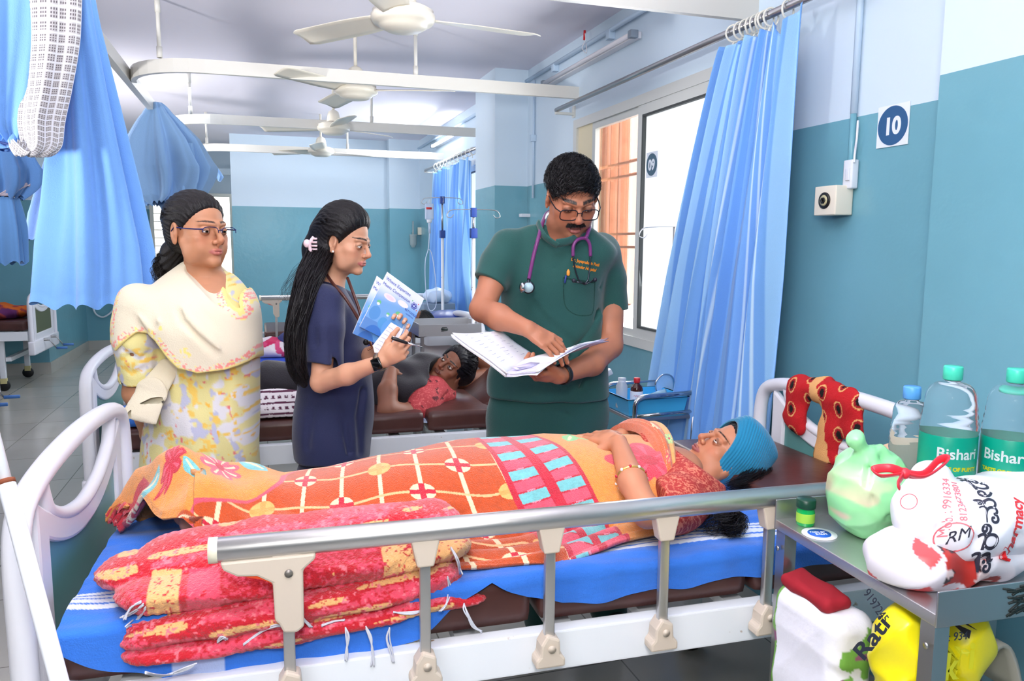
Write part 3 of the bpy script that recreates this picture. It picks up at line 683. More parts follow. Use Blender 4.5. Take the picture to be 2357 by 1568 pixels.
def loft(S, ax=(1, 0, 0), e=2.2, k=.02):
    """S: rows (x, y, z, half width along ax, half depth); stacked upright sections"""
    S = np.array(S, np.float32); S = S[np.argsort(S[:, 2])]; a = V3(Vector(ax).normalized()); b = np.array([-a[1], a[0], 0], np.float32)
    # finer sampling with smooth interpolation
    z = S[:, 2]; zz = np.linspace(z[0], z[-1], 80); I = []
    for j in (0, 1, 3, 4):
        m = np.gradient(S[:, j], z); i = np.clip(np.searchsorted(z, zz)-1, 0, len(z)-2); h = z[i+1]-z[i]; t = (zz-z[i])/h
        I.append((2*t**3-3*t*t+1)*S[i, j]+(t**3-2*t*t+t)*h*m[i]+(-2*t**3+3*t*t)*S[i+1, j]+(t**3-t*t)*h*m[i+1])
    def f(p):
        Z = p[:, 2]; cx, cy, rx, ry = [np.interp(Z, zz, q) for q in I]
        q0 = (p[:, 0]-cx)*a[0]+(p[:, 1]-cy)*a[1]; q1 = (p[:, 0]-cx)*b[0]+(p[:, 1]-cy)*b[1]
        r = (np.abs(q0/rx)**e+np.abs(q1/ry)**e)**(1/e); d = (r-1)*np.minimum(rx, ry)
        return smax(smax(d, Z-z[-1], k), z[0]-Z, k)
    return f
def rbox(c, h, r, M=None):
    c = V3(c); h = V3(h); Rm = None if M is None else np.array(M, np.float32)
    def f(p):
        q = p-c
        if Rm is not None: q = q@Rm
        q = np.abs(q)-h+r; return np.sqrt((np.maximum(q, 0)**2).sum(-1))+np.minimum(q.max(-1), 0)-r
    return f
def plane(pt, n):
    pt = V3(pt); n = V3(Vector(n).normalized()); return lambda p: (p-pt)@n
def union(*fs, k=0.0):
    """fs: functions or (function, k)"""
    def f(p):
        d = None
        for g in fs:
            kk = k
            if isinstance(g, tuple): g, kk = g
            v = g(p); d = v if d is None else smin(d, v, kk)
        return d
    return f
def cut(f, g, k=.004): return lambda p: smax(f(p), -g(p), k)
def keep(f, g, k=.004): return lambda p: smax(f(p), g(p), k)
def local_sdf(f, M, s=1.0):
    Mi = np.array(M.inverted(), np.float32); return lambda p: f(p@Mi[:3, :3].T+Mi[:3, 3])*s
def mesh_sdf(f, lo, hi, h, B=10, newton=1, slack=1.35):
    lo = np.array(lo, np.float32); hi = np.array(hi, np.float32); n = np.ceil((hi-lo)/(h*B)).astype(int)
    bi = np.stack(np.meshgrid(*[np.arange(k) for k in n], indexing='ij'), -1).reshape(-1, 3)
    c = lo+(bi+.5)*B*h; d = f(c.astype(np.float32)); bi = bi[np.abs(d) < B*h*.5*1.75*slack+.005]
    N = (n*B+2).astype(np.int64); g = np.stack(np.meshgrid(*[np.arange(B+1)]*3, indexing='ij'), -1).reshape(-1, 3)
    cid, cpos, edges = [], [], [[], [], []]
    CH = 400
    offs = np.array([[i, j, k] for i in (0, 1) for j in (0, 1) for k in (0, 1)])
    E = [(a, b) for a in range(8) for b in range(a+1, 8) if np.abs(offs[a]-offs[b]).sum() == 1]
    for s in range(0, len(bi), CH):
        b = bi[s:s+CH]; gi = (b[:, None]*B+g[None]); pts = (lo+gi.reshape(-1, 3)*h).astype(np.float32)
        D = f(pts).reshape(len(b), B+1, B+1, B+1); sg = D < 0
        cor = np.stack([D[:, i:i+B, j:j+B, k:k+B] for i, j, k in offs], -1); cs = cor < 0; act = cs.any(-1) & ~cs.all(-1)
        w = np.nonzero(act)
        if not len(w[0]): continue
        cv = cor[w]; acc = np.zeros((len(cv), 3)); cnt = np.zeros(len(cv))
        for a, e in E:
            da, db = cv[:, a], cv[:, e]; m = (da < 0) != (db < 0); t = np.where(m, da/np.where(m, da-db, 1), 0)
            acc += np.where(m[:, None], offs[a]+(offs[e]-offs[a])*t[:, None], 0); cnt += m
        ci = b[w[0]]*B+np.stack(w[1:], -1); cpos.append(lo+(ci+acc/cnt[:, None])*h); cid.append((ci[:, 0]*N[1]+ci[:, 1])*N[2]+ci[:, 2])
        for ax in range(3):
            sl = [slice(0, B)]*3; sl2 = list(sl); sl2[ax] = slice(1, B+1)
            s0 = sg[(slice(None),)+tuple(sl)]; s1 = sg[(slice(None),)+tuple(sl2)]; m = np.nonzero(s0 != s1)
            gi2 = b[m[0]]*B+np.stack(m[1:], -1); edges[ax].append(np.concatenate([gi2, s0[m][:, None]], 1))
    cid = np.concatenate(cid); cpos = np.concatenate(cpos); o = np.argsort(cid); cid = cid[o]; cpos = cpos[o]
    F = []
    ee = np.eye(3, dtype=int)
    for ax in range(3):
        e = np.concatenate(edges[ax]); gp = e[:, :3]; fl = e[:, 3].astype(bool); u, v = ee[(ax+1) % 3], ee[(ax+2) % 3]
        q = []
        ok = np.ones(len(gp), bool)
        for dd in (0*u, -u, -u-v, -v):
            c_ = gp+dd; ok &= (c_ >= 0).all(-1); k = (c_[:, 0]*N[1]+c_[:, 1])*N[2]+c_[:, 2]; i = np.searchsorted(cid, k); i = np.clip(i, 0, len(cid)-1); ok &= cid[i] == k; q.append(i)
        q = np.stack(q, -1); q[~fl] = q[~fl][:, ::-1]; F.append(q[ok])
    F = np.concatenate(F); P = cpos.astype(np.float32)
    for _ in range(newton):
        e = h*.5; G = np.stack([f(P+np.array(x, np.float32)*e)-f(P-np.array(x, np.float32)*e) for x in np.eye(3)], -1)/(2*e)
        d = f(P); st = (d/np.maximum((G*G).sum(-1), .15))[:, None]*G; ln = np.sqrt((st*st).sum(-1))[:, None]; st *= np.minimum(1, h*.8/np.maximum(ln, 1e-9)); P = P-st
    return P, F
def sdf_obj(name, f, lo, hi, h, m, parent=None, col=None, extra=None, newton=1, slack=1.35):
    P, F = mesh_sdf(f, lo, hi, h, newton=newton, slack=slack); me = bpy.data.meshes.new(name)
    C0 = col(P) if col is not None else None
    V, FF = P.tolist(), F.tolist()
    if extra is not None:
        eP, eF, eC = extra; n0 = len(V); V += eP.tolist(); FF += (eF+n0).tolist()
        if C0 is not None: C0 = np.concatenate([C0, eC])
    me.from_pydata(V, [], FF); me.update()
    if C0 is not None: vcol(me, C0)
    return link(name, me, m, parent)
def bounds(pts, pad):
    a = np.array([list(p) for p in pts]); return a.min(0)-pad, a.max(0)+pad
def sheetd(fn): return fn
def bound(f, c, R):
    c = V3(c)
    def g(p):
        r = np.sqrt(((p-c)**2).sum(-1)); m = r < R+.03; d = r-R+.02
        if m.any(): d[m] = np.maximum(f(p[m]), r[m]-R-.03) if False else f(p[m])
        return d
    return g
# ------------------------------------------------------------ heads
def headM(c, fwd, up=(0, 0, 1), s=1.0):
    y = Vector(fwd).normalized(); z = Vector(up); x = y.cross(z).normalized(); z = x.cross(y)
    return Matrix(((x.x*s, y.x*s, z.x*s, c[0]), (x.y*s, y.y*s, z.y*s, c[1]), (x.z*s, y.z*s, z.z*s, c[2]), (0, 0, 0, 1)))
LIPU = [(-.0225, .0785, -.0618), (-.010, .0890, -.0588), (0, .0905, -.0600), (.010, .0890, -.0588), (.0225, .0785, -.0618)]
LIPL = [(-.0225, .0785, -.0625), (-.010, .0878, -.0668), (0, .0890, -.0676), (.010, .0878, -.0668), (.0225, .0785, -.0625)]
def head_sdf(w=1.0, fat=0.0, open_=0.0, lid=.0, nose=1.0, jaw=1.0):
    """face looks along +y, crown +z, origin at eye level between the ears; lid: 0 open .. 1 closed"""
    f = [ell((0, -.012, .034), (.0735*w, .094, .080)),
         (ell((0, .022, -.020), (.0625*w, .062, .072)), .02),
         (ell((0, .030, -.062), (.050*w*jaw, .050, .046)), .02),
         (ell((0, .071, -.094), (.019*jaw, .017, .015)), .022),
         (cap((-.040*jaw*w, .030, -.075), (.040*jaw*w, .030, -.075), .022), .02)]
    for s in (-1, 1):
        f += [(ell((s*.045*w, .050, -.022), (.020, .022, .017)), .018), (ell((s*(.036)*w, .048, -.052), (.021+fat, .026+fat, .026)), .02),
              (cap((s*.010, .086, .0175), (s*.043, .072, .020), .0085, .006), .014), (cap((s*.053*w, .012, -.035), (s*.041*w*jaw, .030, -.078), .014, .012), .02)]
    base = union(*f)
    sock = [ell((s*.0315*w, .090, -.001), (.0175, .013, .0115)) for s in (-1, 1)]
    nb = union(cap((0, .083, .012), (0, .1045, -.026), .0062*nose, .0095*nose), (ell((0, .1045, -.031), (.0105*nose, .0095, .0085)), .006), (cap((-.0125*nose, .0925, -.0355), (.0125*nose, .0925, -.0355), .0075), .006), (cap((0, .098, -.040), (0, .088, -.050), .004, .003), .008))
    nos = [ell((s*.0066, .1005, -.0425), (.0038, .0052, .0035)) for s in (-1, 1)]
    lu = [cap(LIPU[i], LIPU[i+1], [.0022, .0044, .0042, .0044, .0022][i], [.0022, .0044, .0042, .0044, .0022][i+1]) for i in range(4)]
    dz = -.012*open_
    ll = [cap(Vector(LIPL[i])+Vector((0, 0, dz*(i not in (0, 4) or .3))), Vector(LIPL[i+1])+Vector((0, 0, dz*(i+1 not in (0, 4) or .3))), [.0022, .0050, .0058, .0050, .0022][i], [.0022, .0050, .0058, .0050, .0022][i+1]) for i in range(4)]
    mouth_m = cap((-.017, .088, -.0625+dz*.4), (.017, .088, -.0625+dz*.4), .0012+.005*open_)
    mouth_c = ell((0, .096, -.0628+dz*.35), (.021, .008, .0012+.0055*open_))
    zc = .0034-.009*lid
    lids = []
    for s in (-1, 1):
        ec = (s*.0315*w, .0745, -.001)
        sh = ell(ec, (.0155, .0140, .0142)); lids.append((sh, plane((ec[0], ec[1]+.012, zc), (0, .25, -1)), plane((ec[0], ec[1]+.012, -.0068), (0, .25, 1))))
    ears = []
    for s in (-1, 1):
        R = Matrix.Rotation(s*math.radians(-16), 3, 'Z')@Matrix.Rotation(math.radians(-8), 3, 'X')
        c = Vector((s*.0735*w, -.006, -.006)); o = ell(c, (.0085, .0175, .0305), R)
        q = c+R@Vector((s*.008, .002, .004)); inn = ell(q, (.0065, .0105, .019), R)
        rim = ell(c+R@Vector((s*.0065, -.001, .012)), (.0025, .012, .014), R)
        lob = ell(c+R@Vector((0, .006, -.026)), (.005, .009, .010), R)
        ears.append(smaxf(union(o, (lob, .006)), inn, .004))
        ears.append(ell(c+R@Vector((s*.003, .013, -.004)), (.004, .004, .006), R))
    def F(p):
        d = base(p)
        for g in sock: d = smax(d, -g(p), .012)
        for sh, up, lo_ in lids:
            e = sh(p); d = smin(d, smax(e, up(p), .0015), .003); d = smin(d, smax(e, lo_(p), .0015), .003)
        d = smin(d, nb(p), .007)
        for g in nos: d = smax(d, -g(p), .002)
        d = smin(d, ell((0, .069, -.060), (.027, .0185, .019))(p), .012)
        for g in lu: d = smin(d, g(p), .003)
        for g in ll: d = smin(d, g(p), .003)
        d = smax(d, -mouth_c(p), .0015)
        for g in ears: d = smin(d, g(p), .004)
        return d
    return F
def smaxf(f, g, k): return lambda p: smax(f(p), -g(p), k)
def head_colour(P, skin, lip, brow=(20, 14, 12), w=1.0, browh=.0036, mous=None, bindi=None, open_=0, scl=1.0, seed=0, lash=True):
    """P: points in head space"""
    C_ = np.ones((len(P), 3), np.float32)*lin(*skin)
    x, y, z = P[:, 0], P[:, 1], P[:, 2]
    def mixm(m, c): C_[:] = C_*(1-m[:, None])+lin(*c)*m[:, None]
    n = vnoise(x+.2, z+.3, 70, seed); C_[:] *= (.94+.12*n)[:, None]
    mixm(.35*np.exp(-((np.abs(x)-.043)**2+(z+.03)**2)/.0003)*(y > .02), (min(255, skin[0]+8), int(skin[1]*.82), int(skin[2]*.78)))
    mixm(.35*np.exp(-((x)**2+(z+.034)**2)/.0002)*(y > .08), (min(255, skin[0]+6), int(skin[1]*.82), int(skin[2]*.8)))
    mixm(.40*np.exp(-(((np.abs(x)-.031)/.016)**2+((z+.010)/.008)**2))*(y > .05), (int(skin[0]*.72), int(skin[1]*.62), int(skin[2]*.58)))
    for L, r in ((LIPU, .0062), (LIPL, .0074)):
        d = np.full(len(P), 9.)
        for i in range(4):
            a = np.array(L[i]); b = np.array(L[i+1])
            if L is LIPL: a = a+[0, 0, -.012*open_*(i not in (0,) or .3)]; b = b+[0, 0, -.012*open_*(i+1 not in (4,) or .3)]
            ab = b-a; t = np.clip(((P-a)@ab)/(ab@ab), 0, 1); d = np.minimum(d, np.linalg.norm(P-a-t[:, None]*ab, axis=1)+.0022*np.abs(a[0]+t*ab[0])/.023)
        mixm(.85*smoothstep(r+.0014, r-.0014, d)*(y > .07)*(z < -.0535+.0025*np.exp(-((np.abs(x)-.009)/.004)**2)), lip)
    if open_: mixm(((np.abs(x) < .018) & (np.abs(z+.0628+.004*open_) < .004) & (y < .088) & (y > .05)).astype(float), (60, 20, 22))
    # brows
    bx_ = np.clip(np.abs(x), .011, .050); bz = .0235+.0030*np.sin((bx_-.011)/.039*PI*.8); bh = browh*(1-.65*smoothstep(.03, .052, bx_))
    hair = .55+.75*vnoise(x, z, 420, seed+2); m = smoothstep(bh*1.5, bh*.5, np.abs(z-bz))*(np.abs(x) > .010)*(np.abs(x) < .052)*(y > .04); mixm(np.clip(m*hair*1.2, 0, 1), brow)
    if lash:
        ex = (np.abs(x)-.0315*w)/.0150; r = np.sqrt(ex**2+((z+.001)/.0095)**2)
        mixm(.55*smoothstep(1.15, .92, r)*(y > .07)*(r > .5), (30, 20, 18))
    if mous is not None:
        m = smoothstep(.0095, .006, np.abs(z+.0505+.20*np.abs(x)*1.0))*smoothstep(.030, .024, np.abs(x))*(y > .07); mixm(np.clip(m*(.6+.7*vnoise(x, z, 500, 3)), 0, 1), mous)
        stub = (z < -.035)*(y > .0)*smoothstep(-.03, -.06, z)*.16; mixm(stub*np.ones(len(P)), (50, 40, 40))
    if bindi: mixm(smoothstep(.0032, .0022, np.hypot(x, z-.0275))*(y > .06), bindi)
    return C_
def eye_obj(parent, M, s, w=1.0, gaze=(0, 1, 0), iris=(58, 34, 22)):
    c = M@Vector((s*.0315*w, .0745, -.001)); g = (M.to_3x3()@Vector(gaze)).normalized(); sc_ = M.to_scale()[0]
    bm = bmesh.new(); bmesh.ops.create_uvsphere(bm, u_segments=28, v_segments=20, radius=.0125*sc_)
    for f in bm.faces:
        a = f.calc_center_median().normalized().z; f.material_index = 2 if a > .97 else (1 if a > .87 else 0)
    q = Vector((0, 0, 1)).rotation_difference(g).to_matrix().to_4x4(); bmesh.ops.transform(bm, matrix=Matrix.Translation(c)@q, verts=bm.verts)
    me = bpy.data.meshes.new('eye'); bm.to_mesh(me); bm.free()
    return link('eye', me, [mat('eye_white', (226, 220, 216), .15), mat('iris_brown_%d' % iris[0], iris, .1), mat('pupil', (8, 6, 6), .08)], parent)
# ------------------------------------------------------------ hair ribbons
def ribbons(paths, w0, w1, cols=None, seed=0):
    """paths: array (n, m, 3) of strand points; flat two-sided ribbons"""
    P = np.asarray(paths, np.float32); n, m, _ = P.shape; T = np.gradient(P, axis=1); T /= np.linalg.norm(T, axis=2, keepdims=True)+1e-9
    r = np.random.RandomState(seed); D = r.normal(size=(n, 1, 3)); S = np.cross(T, D); S /= np.linalg.norm(S, axis=2, keepdims=True)+1e-9
    t = np.linspace(0, 1, m)[None, :, None]; W = (w0*(1-t)+w1*t)*.5*np.sin(np.clip(t*PI*.93+.2, 0, PI))**.4
    V = np.stack([P-S*W, P+S*W], 2).reshape(-1, 3); i = np.arange(n)[:, None]*m*2+np.arange(m-1)[None]*2
    F = np.stack([i, i+1, i+3, i+2], -1).reshape(-1, 4)
    C_ = np.repeat(cols, m*2, axis=0) if cols is not None else np.tile(lin(18, 15, 16), (len(V), 1))
    return V, F, C_
def merge(*es):
    V, F, C_, n = [], [], [], 0
    for v, f, c in es: V.append(v); F.append(f+n); C_.append(c); n += len(v)
    return np.concatenate(V), np.concatenate(F), np.concatenate(C_)
M_hair = mat('black_hair', (24, 20, 22), .46, attr='col', bump=.4, bscale=300, spec=.35)
def hair_cols(n, base, grey=0, seed=1):
    r = np.random.RandomState(seed); c = np.ones((n, 3))*lin(*base)*(.6+.8*r.rand(n, 1))
    if grey: g = r.rand(n) < grey; c[g] = lin(78, 76, 80)
    return c
# ------------------------------------------------------------ hands
def hand(W, d, n, s=1, curl=((18, 25, 15),)*4, thumb=(.55, .75, -.25), tc=(10, 15), sc=1.0, spread=1.0):
    """W wrist; d towards the fingers; n out of the back of the hand; s=+1/-1 which side the thumb is on"""
    W = Vector(W); d = Vector(d).normalized(); n = Vector(n); n = (n-d*n.dot(d)).normalized(); sd = d.cross(n)*s
    out = []; nails = []; k = 0
    KN = [(.082, .029, (.040, .025, .021), .0088), (.088, .010, (.045, .028, .022), .009), (.083, -.010, (.041, .026, .022), .0085), (.074, -.028, (.032, .020, .019), .0075)]
    mc = []
    for i, (l, o, seg, r) in enumerate(KN):
        l *= sc; o *= sc; r *= sc
        a = W+sd*(o*.55)+d*.006; b = W+d*l+sd*o-n*.002; mc.append((cap(a, b, .0125*sc, .0105*sc, n=n, fl=.95), .013*sc))
        p = b; ang = 0; base = (d+sd*(o*2.2*spread)).normalized()
        fin = []
        for j in range(3):
            ang += math.radians(curl[i][j]); v = (base*math.cos(ang)-n*math.sin(ang)).normalized(); q = p+v*seg[j]*sc
            fin.append(cap(p, q, r*(1.04-.09*j), r*(.95-.09*j))); p2 = p; p = q
        out.append(union(*fin, k=.003))
        nn = (n*math.cos(ang)+base*math.sin(ang)).normalized(); nails.append((p-v*.004*sc+nn*(r*.75), .0055*sc))
    tb = W+d*.018*sc+sd*.020*sc-n*.006*sc; tv = (d*thumb[0]+sd*thumb[1]+n*thumb[2]).normalized(); p = tb+tv*.045*sc
    th = [cap(tb, p, .0145*sc, .0112*sc)]; ax = tv.cross(d); 
    for j, L in enumerate((.032, .026)):
        tv = (tv+(d*1-sd*.25)*math.sin(math.radians(tc[j]))).normalized(); q = p+tv*L*sc; th.append(cap(p, q, .0105*sc-.001*j, .0098*sc-.0015*j)); p = q
    palm = union(*mc, (ell(W+d*.045*sc-n*.006*sc, (.034*sc, .034*sc, .012*sc) if 0 else .021*sc), .02))
    allf = [palm, (union(*th, k=.004), .010*sc)]+[(o, .0035) for o in out]
    return bound(union(*allf), W+d*.08*sc, .14*sc), nails
# ------------------------------------------------------------ people: shared helpers
CR = Vector((math.cos(YAW), -math.sin(YAW), 0)); TC = Vector((-math.sin(YAW), -math.cos(YAW), 0)); UP = Vector((0, 0, 1))
def dep(p): return (Vector(p)-Vector((0, 0, CAM_H))).dot(fw)
def limb(rows):
    """rows (px, py, Y, radius in photo px) -> points, radii"""
    P = [at(a, b, Y=y) for a, b, y, r in rows]; return P, [r*dep(p)/F_PX for p, (a, b, y, r) in zip(P, rows)]
def torso_px(rows, ax=CR, e=2.3, k=.02):
    """rows (py, px left, px right, Y, half depth)"""
    S = []
    for py, l, r, Y, hd in rows:
        a = at(l, py, Y=Y); b = at(r, py, Y=Y); c = (a+b)/2; S.append((c.x, c.y, c.z, abs(b.x-a.x)/2*.952, hd))
    return loft(S, ax, e, k)
def poly2(pts, Y, right=CR):
    """prism cut: the outline given in photo pixels on plane Y, extruded along the horizontal viewing direction"""
    Q = np.array([[at(a, b, Y=Y).dot(right), at(a, b, Y=Y).z] for a, b in pts], np.float32); rr = V3(right)
    def f(p):
        x = p@rr; y = p[:, 2]; d = np.full(len(p), 1e9, np.float32); s = np.ones(len(p), np.float32); n = len(Q)
        for i in range(n):
            a = Q[i]; b = Q[i-1]; e = b-a; wx = x-a[0]; wy = y-a[1]; t = np.clip((wx*e[0]+wy*e[1])/(e@e), 0, 1)
            d = np.minimum(d, (wx-e[0]*t)**2+(wy-e[1]*t)**2)
            c = (y >= a[1]), (y < b[1]), (e[0]*wy > e[1]*wx); al = c[0] & c[1] & c[2]; nn = ~c[0] & ~c[1] & ~c[2]; s = np.where(al | nn, -s, s)
        return s*np.sqrt(d)
    return f
def folds(f, amp, s=(30, 30, 12), seed=0, warp=1.6, amt=None):
    s = np.array(s, np.float32)
    def g(p):
        q = p*s+seed; v = np.sin(q[:, 0]+warp*np.sin(q[:, 2]*.7+seed)+.8*np.sin(q[:, 1]*.5))*np.sin(q[:, 1]*.8+q[:, 2]*.6+warp*np.sin(q[:, 0]*.6+1))+.5*np.sin(q[:, 2]*1.9+q[:, 0]*.8+1.3*np.sin(q[:, 1]))
        return f(p)+amp*v*(1 if amt is None else amt(p))
    return g
def creases(f, lines, depth=.006, width=.012):
    """lines: polylines of world points pressed into the cloth (negative depth raises a ridge)"""
    def g(p):
        d = f(p)
        for L in lines:
            m = np.full(len(p), 9., np.float32)
            for a, b in zip(L, L[1:]): m = np.minimum(m, cap(a, b, 0)(p))
            d = d+depth*np.exp(-(m/width)**2)
        return d
    return g
def shell(f, t): return lambda p: np.abs(f(p))-t
def box_of(*Ps, pad=.1):
    a = np.array([list(q) for P in Ps for q in P]); return a.min(0)-pad, a.max(0)+pad
from mathutils.bvhtree import BVHTree
def stick(objs, target, d=None, off=.0015, back=.12):
    """press small surface details onto a cloth mesh along a horizontal direction"""
    d = -TC if d is None else Vector(d).normalized()
    bv = BVHTree.FromPolygons([v.co for v in target.data.vertices], [p.vertices[:] for p in target.data.polygons])
    for o in objs:
        c = sum((v.co for v in o.data.vertices), Vector())/len(o.data.vertices); c0 = c.dot(d)
        for v in o.data.vertices:
            h = bv.ray_cast(v.co-d*back, d)
            if h[0] is not None: v.co = h[0]-d*off
def rebase(root, loc):
    root.location = loc
    for c in root.children: c.matrix_parent_inverse = Matrix.Translation(-Vector(loc))
    return root
M_skin = mat('skin', (190, 130, 100), .48, attr='col', sss=.12, bump=.12, bscale=500)
def mskin(M, base, nails=(), **kw):
    Mi = np.array(M.inverted())
    def c(P):
        q = P@Mi[:3, :3].T+Mi[:3, 3]; C_ = head_colour(q, base, **kw); far = np.linalg.norm(q, axis=1) > .17
        C_[far] = lin(*base)*(.93+.14*vnoise(P[far, 0], P[far, 2], 40, 3))[:, None]
        for n, r in nails: m = np.linalg.norm(P-V3(n), axis=1) < r; C_[m] = lin(min(255, base[0]+25), min(255, base[1]+30), min(255, base[2]+35))
        return C_
    return c
def hair_base(w=1.0, puff=.006, hl=.017, tilt=(0, .75, -.66), groove=.0012, front=0, jag=0, nape=-.075, top=0):
    skull = union(ell((0, -.012, .034), (.0735*w+puff, .094+puff, .080+puff+top)), (ell((0, -.03, -.02), (.062*w+puff, .062+puff, .055)), .02))
    n = np.array(tilt, np.float32); n /= np.linalg.norm(n)
    def f(p):
        d = skull(p); x, y, z = p[:, 0], p[:, 1], p[:, 2]; wob = .004*np.sin(x*150+y*90)*np.sin(x*310)
        phi = np.arctan2(x, z+.03+.3*y); d = d+groove*(np.sin(phi*46+3*np.sin(y*60))+.6*np.sin(phi*90+y*70))
        cutp = p@n-hl+wob*jag-front*np.exp(-(x/.03)**2)
        d = d+puff*.85*np.exp(-np.clip(-cutp, 0, 1)/.009)
        # keep clear of the ears
        e = np.sqrt(((np.abs(x)-.08*w)/.02)**2+((y+.002)/.020)**2+((z+.008)/.03)**2)-1
        d = smax(d, cutp, .006); d = smax(d, -(e*.012), .004); return smax(d, nape-z, .01)
    return f
def glasses(root, M, w=1.0, col=(24, 26, 34), rimless=False, drop=0.0):
    s = M.to_scale()[0]; T = lambda x, y, z: M@Vector((x, y, z+drop)); m = mat('spectacle_frame_%d' % col[2], col, .25, metal=.4)
    mb = MB(); yy = lambda x: .1035-.10*x*x*8
    for sg in (-1, 1):
        cx = sg*.0335*w; a, b = .0265*w, .0165; pts = []
        for k in range(28):
            t = 2*PI*k/28; ex = abs(math.cos(t))**.55*math.copysign(1, math.cos(t)); ez = abs(math.sin(t))**.6*math.copysign(1, math.sin(t)); x = cx+a*ex; pts.append(T(x, yy(x), -.004+b*ez-(.002 if ez < 0 else 0)))
        if rimless: mb.tube(pts[0:15], .0012*s, 6)
        else: mb.tube(pts, .0016*s, 6, closed=True)
        mb.tube([T(sg*.060*w, yy(.06), .006), T(sg*.070*w, .080, .006), T(sg*.0755*w, .04, .008), T(sg*.0765*w, .0, .012), T(sg*.076*w, -.015, .0)], .0019*s, 6)
    mb.tube([T(-.008, .104, .002), T(0, .1075, .005), T(.008, .104, .002)], .0014*s, 6)
    g = mb.build('spectacles', m, root)
    for sg in (-1, 1):
        def f(u, v):
            x = sg*.0335*w+(u-.5)*.049*w; z = -.004+(v-.5)*.030; return T(x, yy(x)-.0005, z)
        MB().grid(f, 8, 6).build('lens', mat('spectacle_lens', (255, 255, 255), .02, trans=1, ior=1.01, alpha=.22, spec=.8), g)
    return g
def person(label, base): return thing('person', label, 'person')
def hair_part(root, f, M, lo, hi, h, base, extra=None, name='hair', grey=0):
    def c(P):
        n = vnoise(P[:, 0]*1.0+P[:, 2], P[:, 1], 300, 4); k = np.ones((len(P), 3))*lin(*base)*(.7+.6*n)[:, None]
        if grey: q = vnoise(P[:, 0]-P[:, 1], P[:, 2], 600, 9) > 1-grey; k[q] = lin(120, 118, 122)
        return k
    return sdf_obj(name, f, lo, hi, h, M_hair, root, col=c, extra=extra)
def short_hair(M, n, seed, L=(.010, .022), hl=.017, w=1.0, puff=.004, tilt=(0, .75, -.66), keepf=None, sweep=(.35, .25, .2)):
    r = np.random.RandomState(seed); P = []
    while len(P) < n:
        v = r.normal(size=3); v /= np.linalg.norm(v); q = np.array([v[0]*(.0735*w+puff), v[1]*(.094+puff)-.012, v[2]*(.080+puff)+.034])
        t = np.array(tilt)/np.linalg.norm(tilt)
        if q@t > hl-.002 or q[2] < -.06: continue
        if abs(abs(q[0])-.075) < .02 and abs(q[1]) < .02 and q[2] < .02: continue
        P.append((q, v))
    out = []
    for q, v in P:
        l = r.uniform(*L); c = np.array(sweep, float)+r.normal(size=3)*.35; c = c-v*(c@v); c /= np.linalg.norm(c)+1e-6
        if q[2] < .03: c = c*.5+np.array([0, -.2, -.8]); c = c-v*(c@v); l *= .6
        q = q+v*r.uniform(.002, .009)*(q[2] > .03); s = [q, q+c*l*.35+v*.004, q+c*l*.7+v*.003, q+c*l-v*.001]; out.append([list(M@Vector(k)) for k in s])
    return np.array(out)
def ptail(P, R, n, seed, m=16, wave=.004, ends=.3):
    """strands following a centre line P with radii R"""
    r = np.random.RandomState(seed); C0 = catmull(P, 6); C0 = np.array([list(c) for c in C0]); t = np.linspace(0, 1, len(C0)); Ri = np.interp(t, np.linspace(0, 1, len(R)), R)
    out = []
    for k in range(n):
        a = r.rand()*2*PI; rr = np.sqrt(r.rand()); t1 = 1-ends*r.rand()**2; ts = np.linspace(0, t1, m)
        c = np.stack([np.interp(ts, t, C0[:, j]) for j in range(3)], -1); rad = np.interp(ts, t, Ri)*rr
        T = np.gradient(c, axis=0); T /= np.linalg.norm(T, axis=1, keepdims=True); u = np.cross(T, [0.31, .95, .1]); u /= np.linalg.norm(u, axis=1, keepdims=True); v = np.cross(T, u)
        aa = a+.6*ts+.3*np.sin(ts*7+k); ph = r.rand()*6
        out.append(c+(u*np.cos(aa)[:, None]+v*np.sin(aa)[:, None])*rad[:, None]+np.stack([np.sin(ts*14+ph), np.sin(ts*11+ph*2), 0*ts], -1)*wave*ts[:, None])
    return np.array(out)
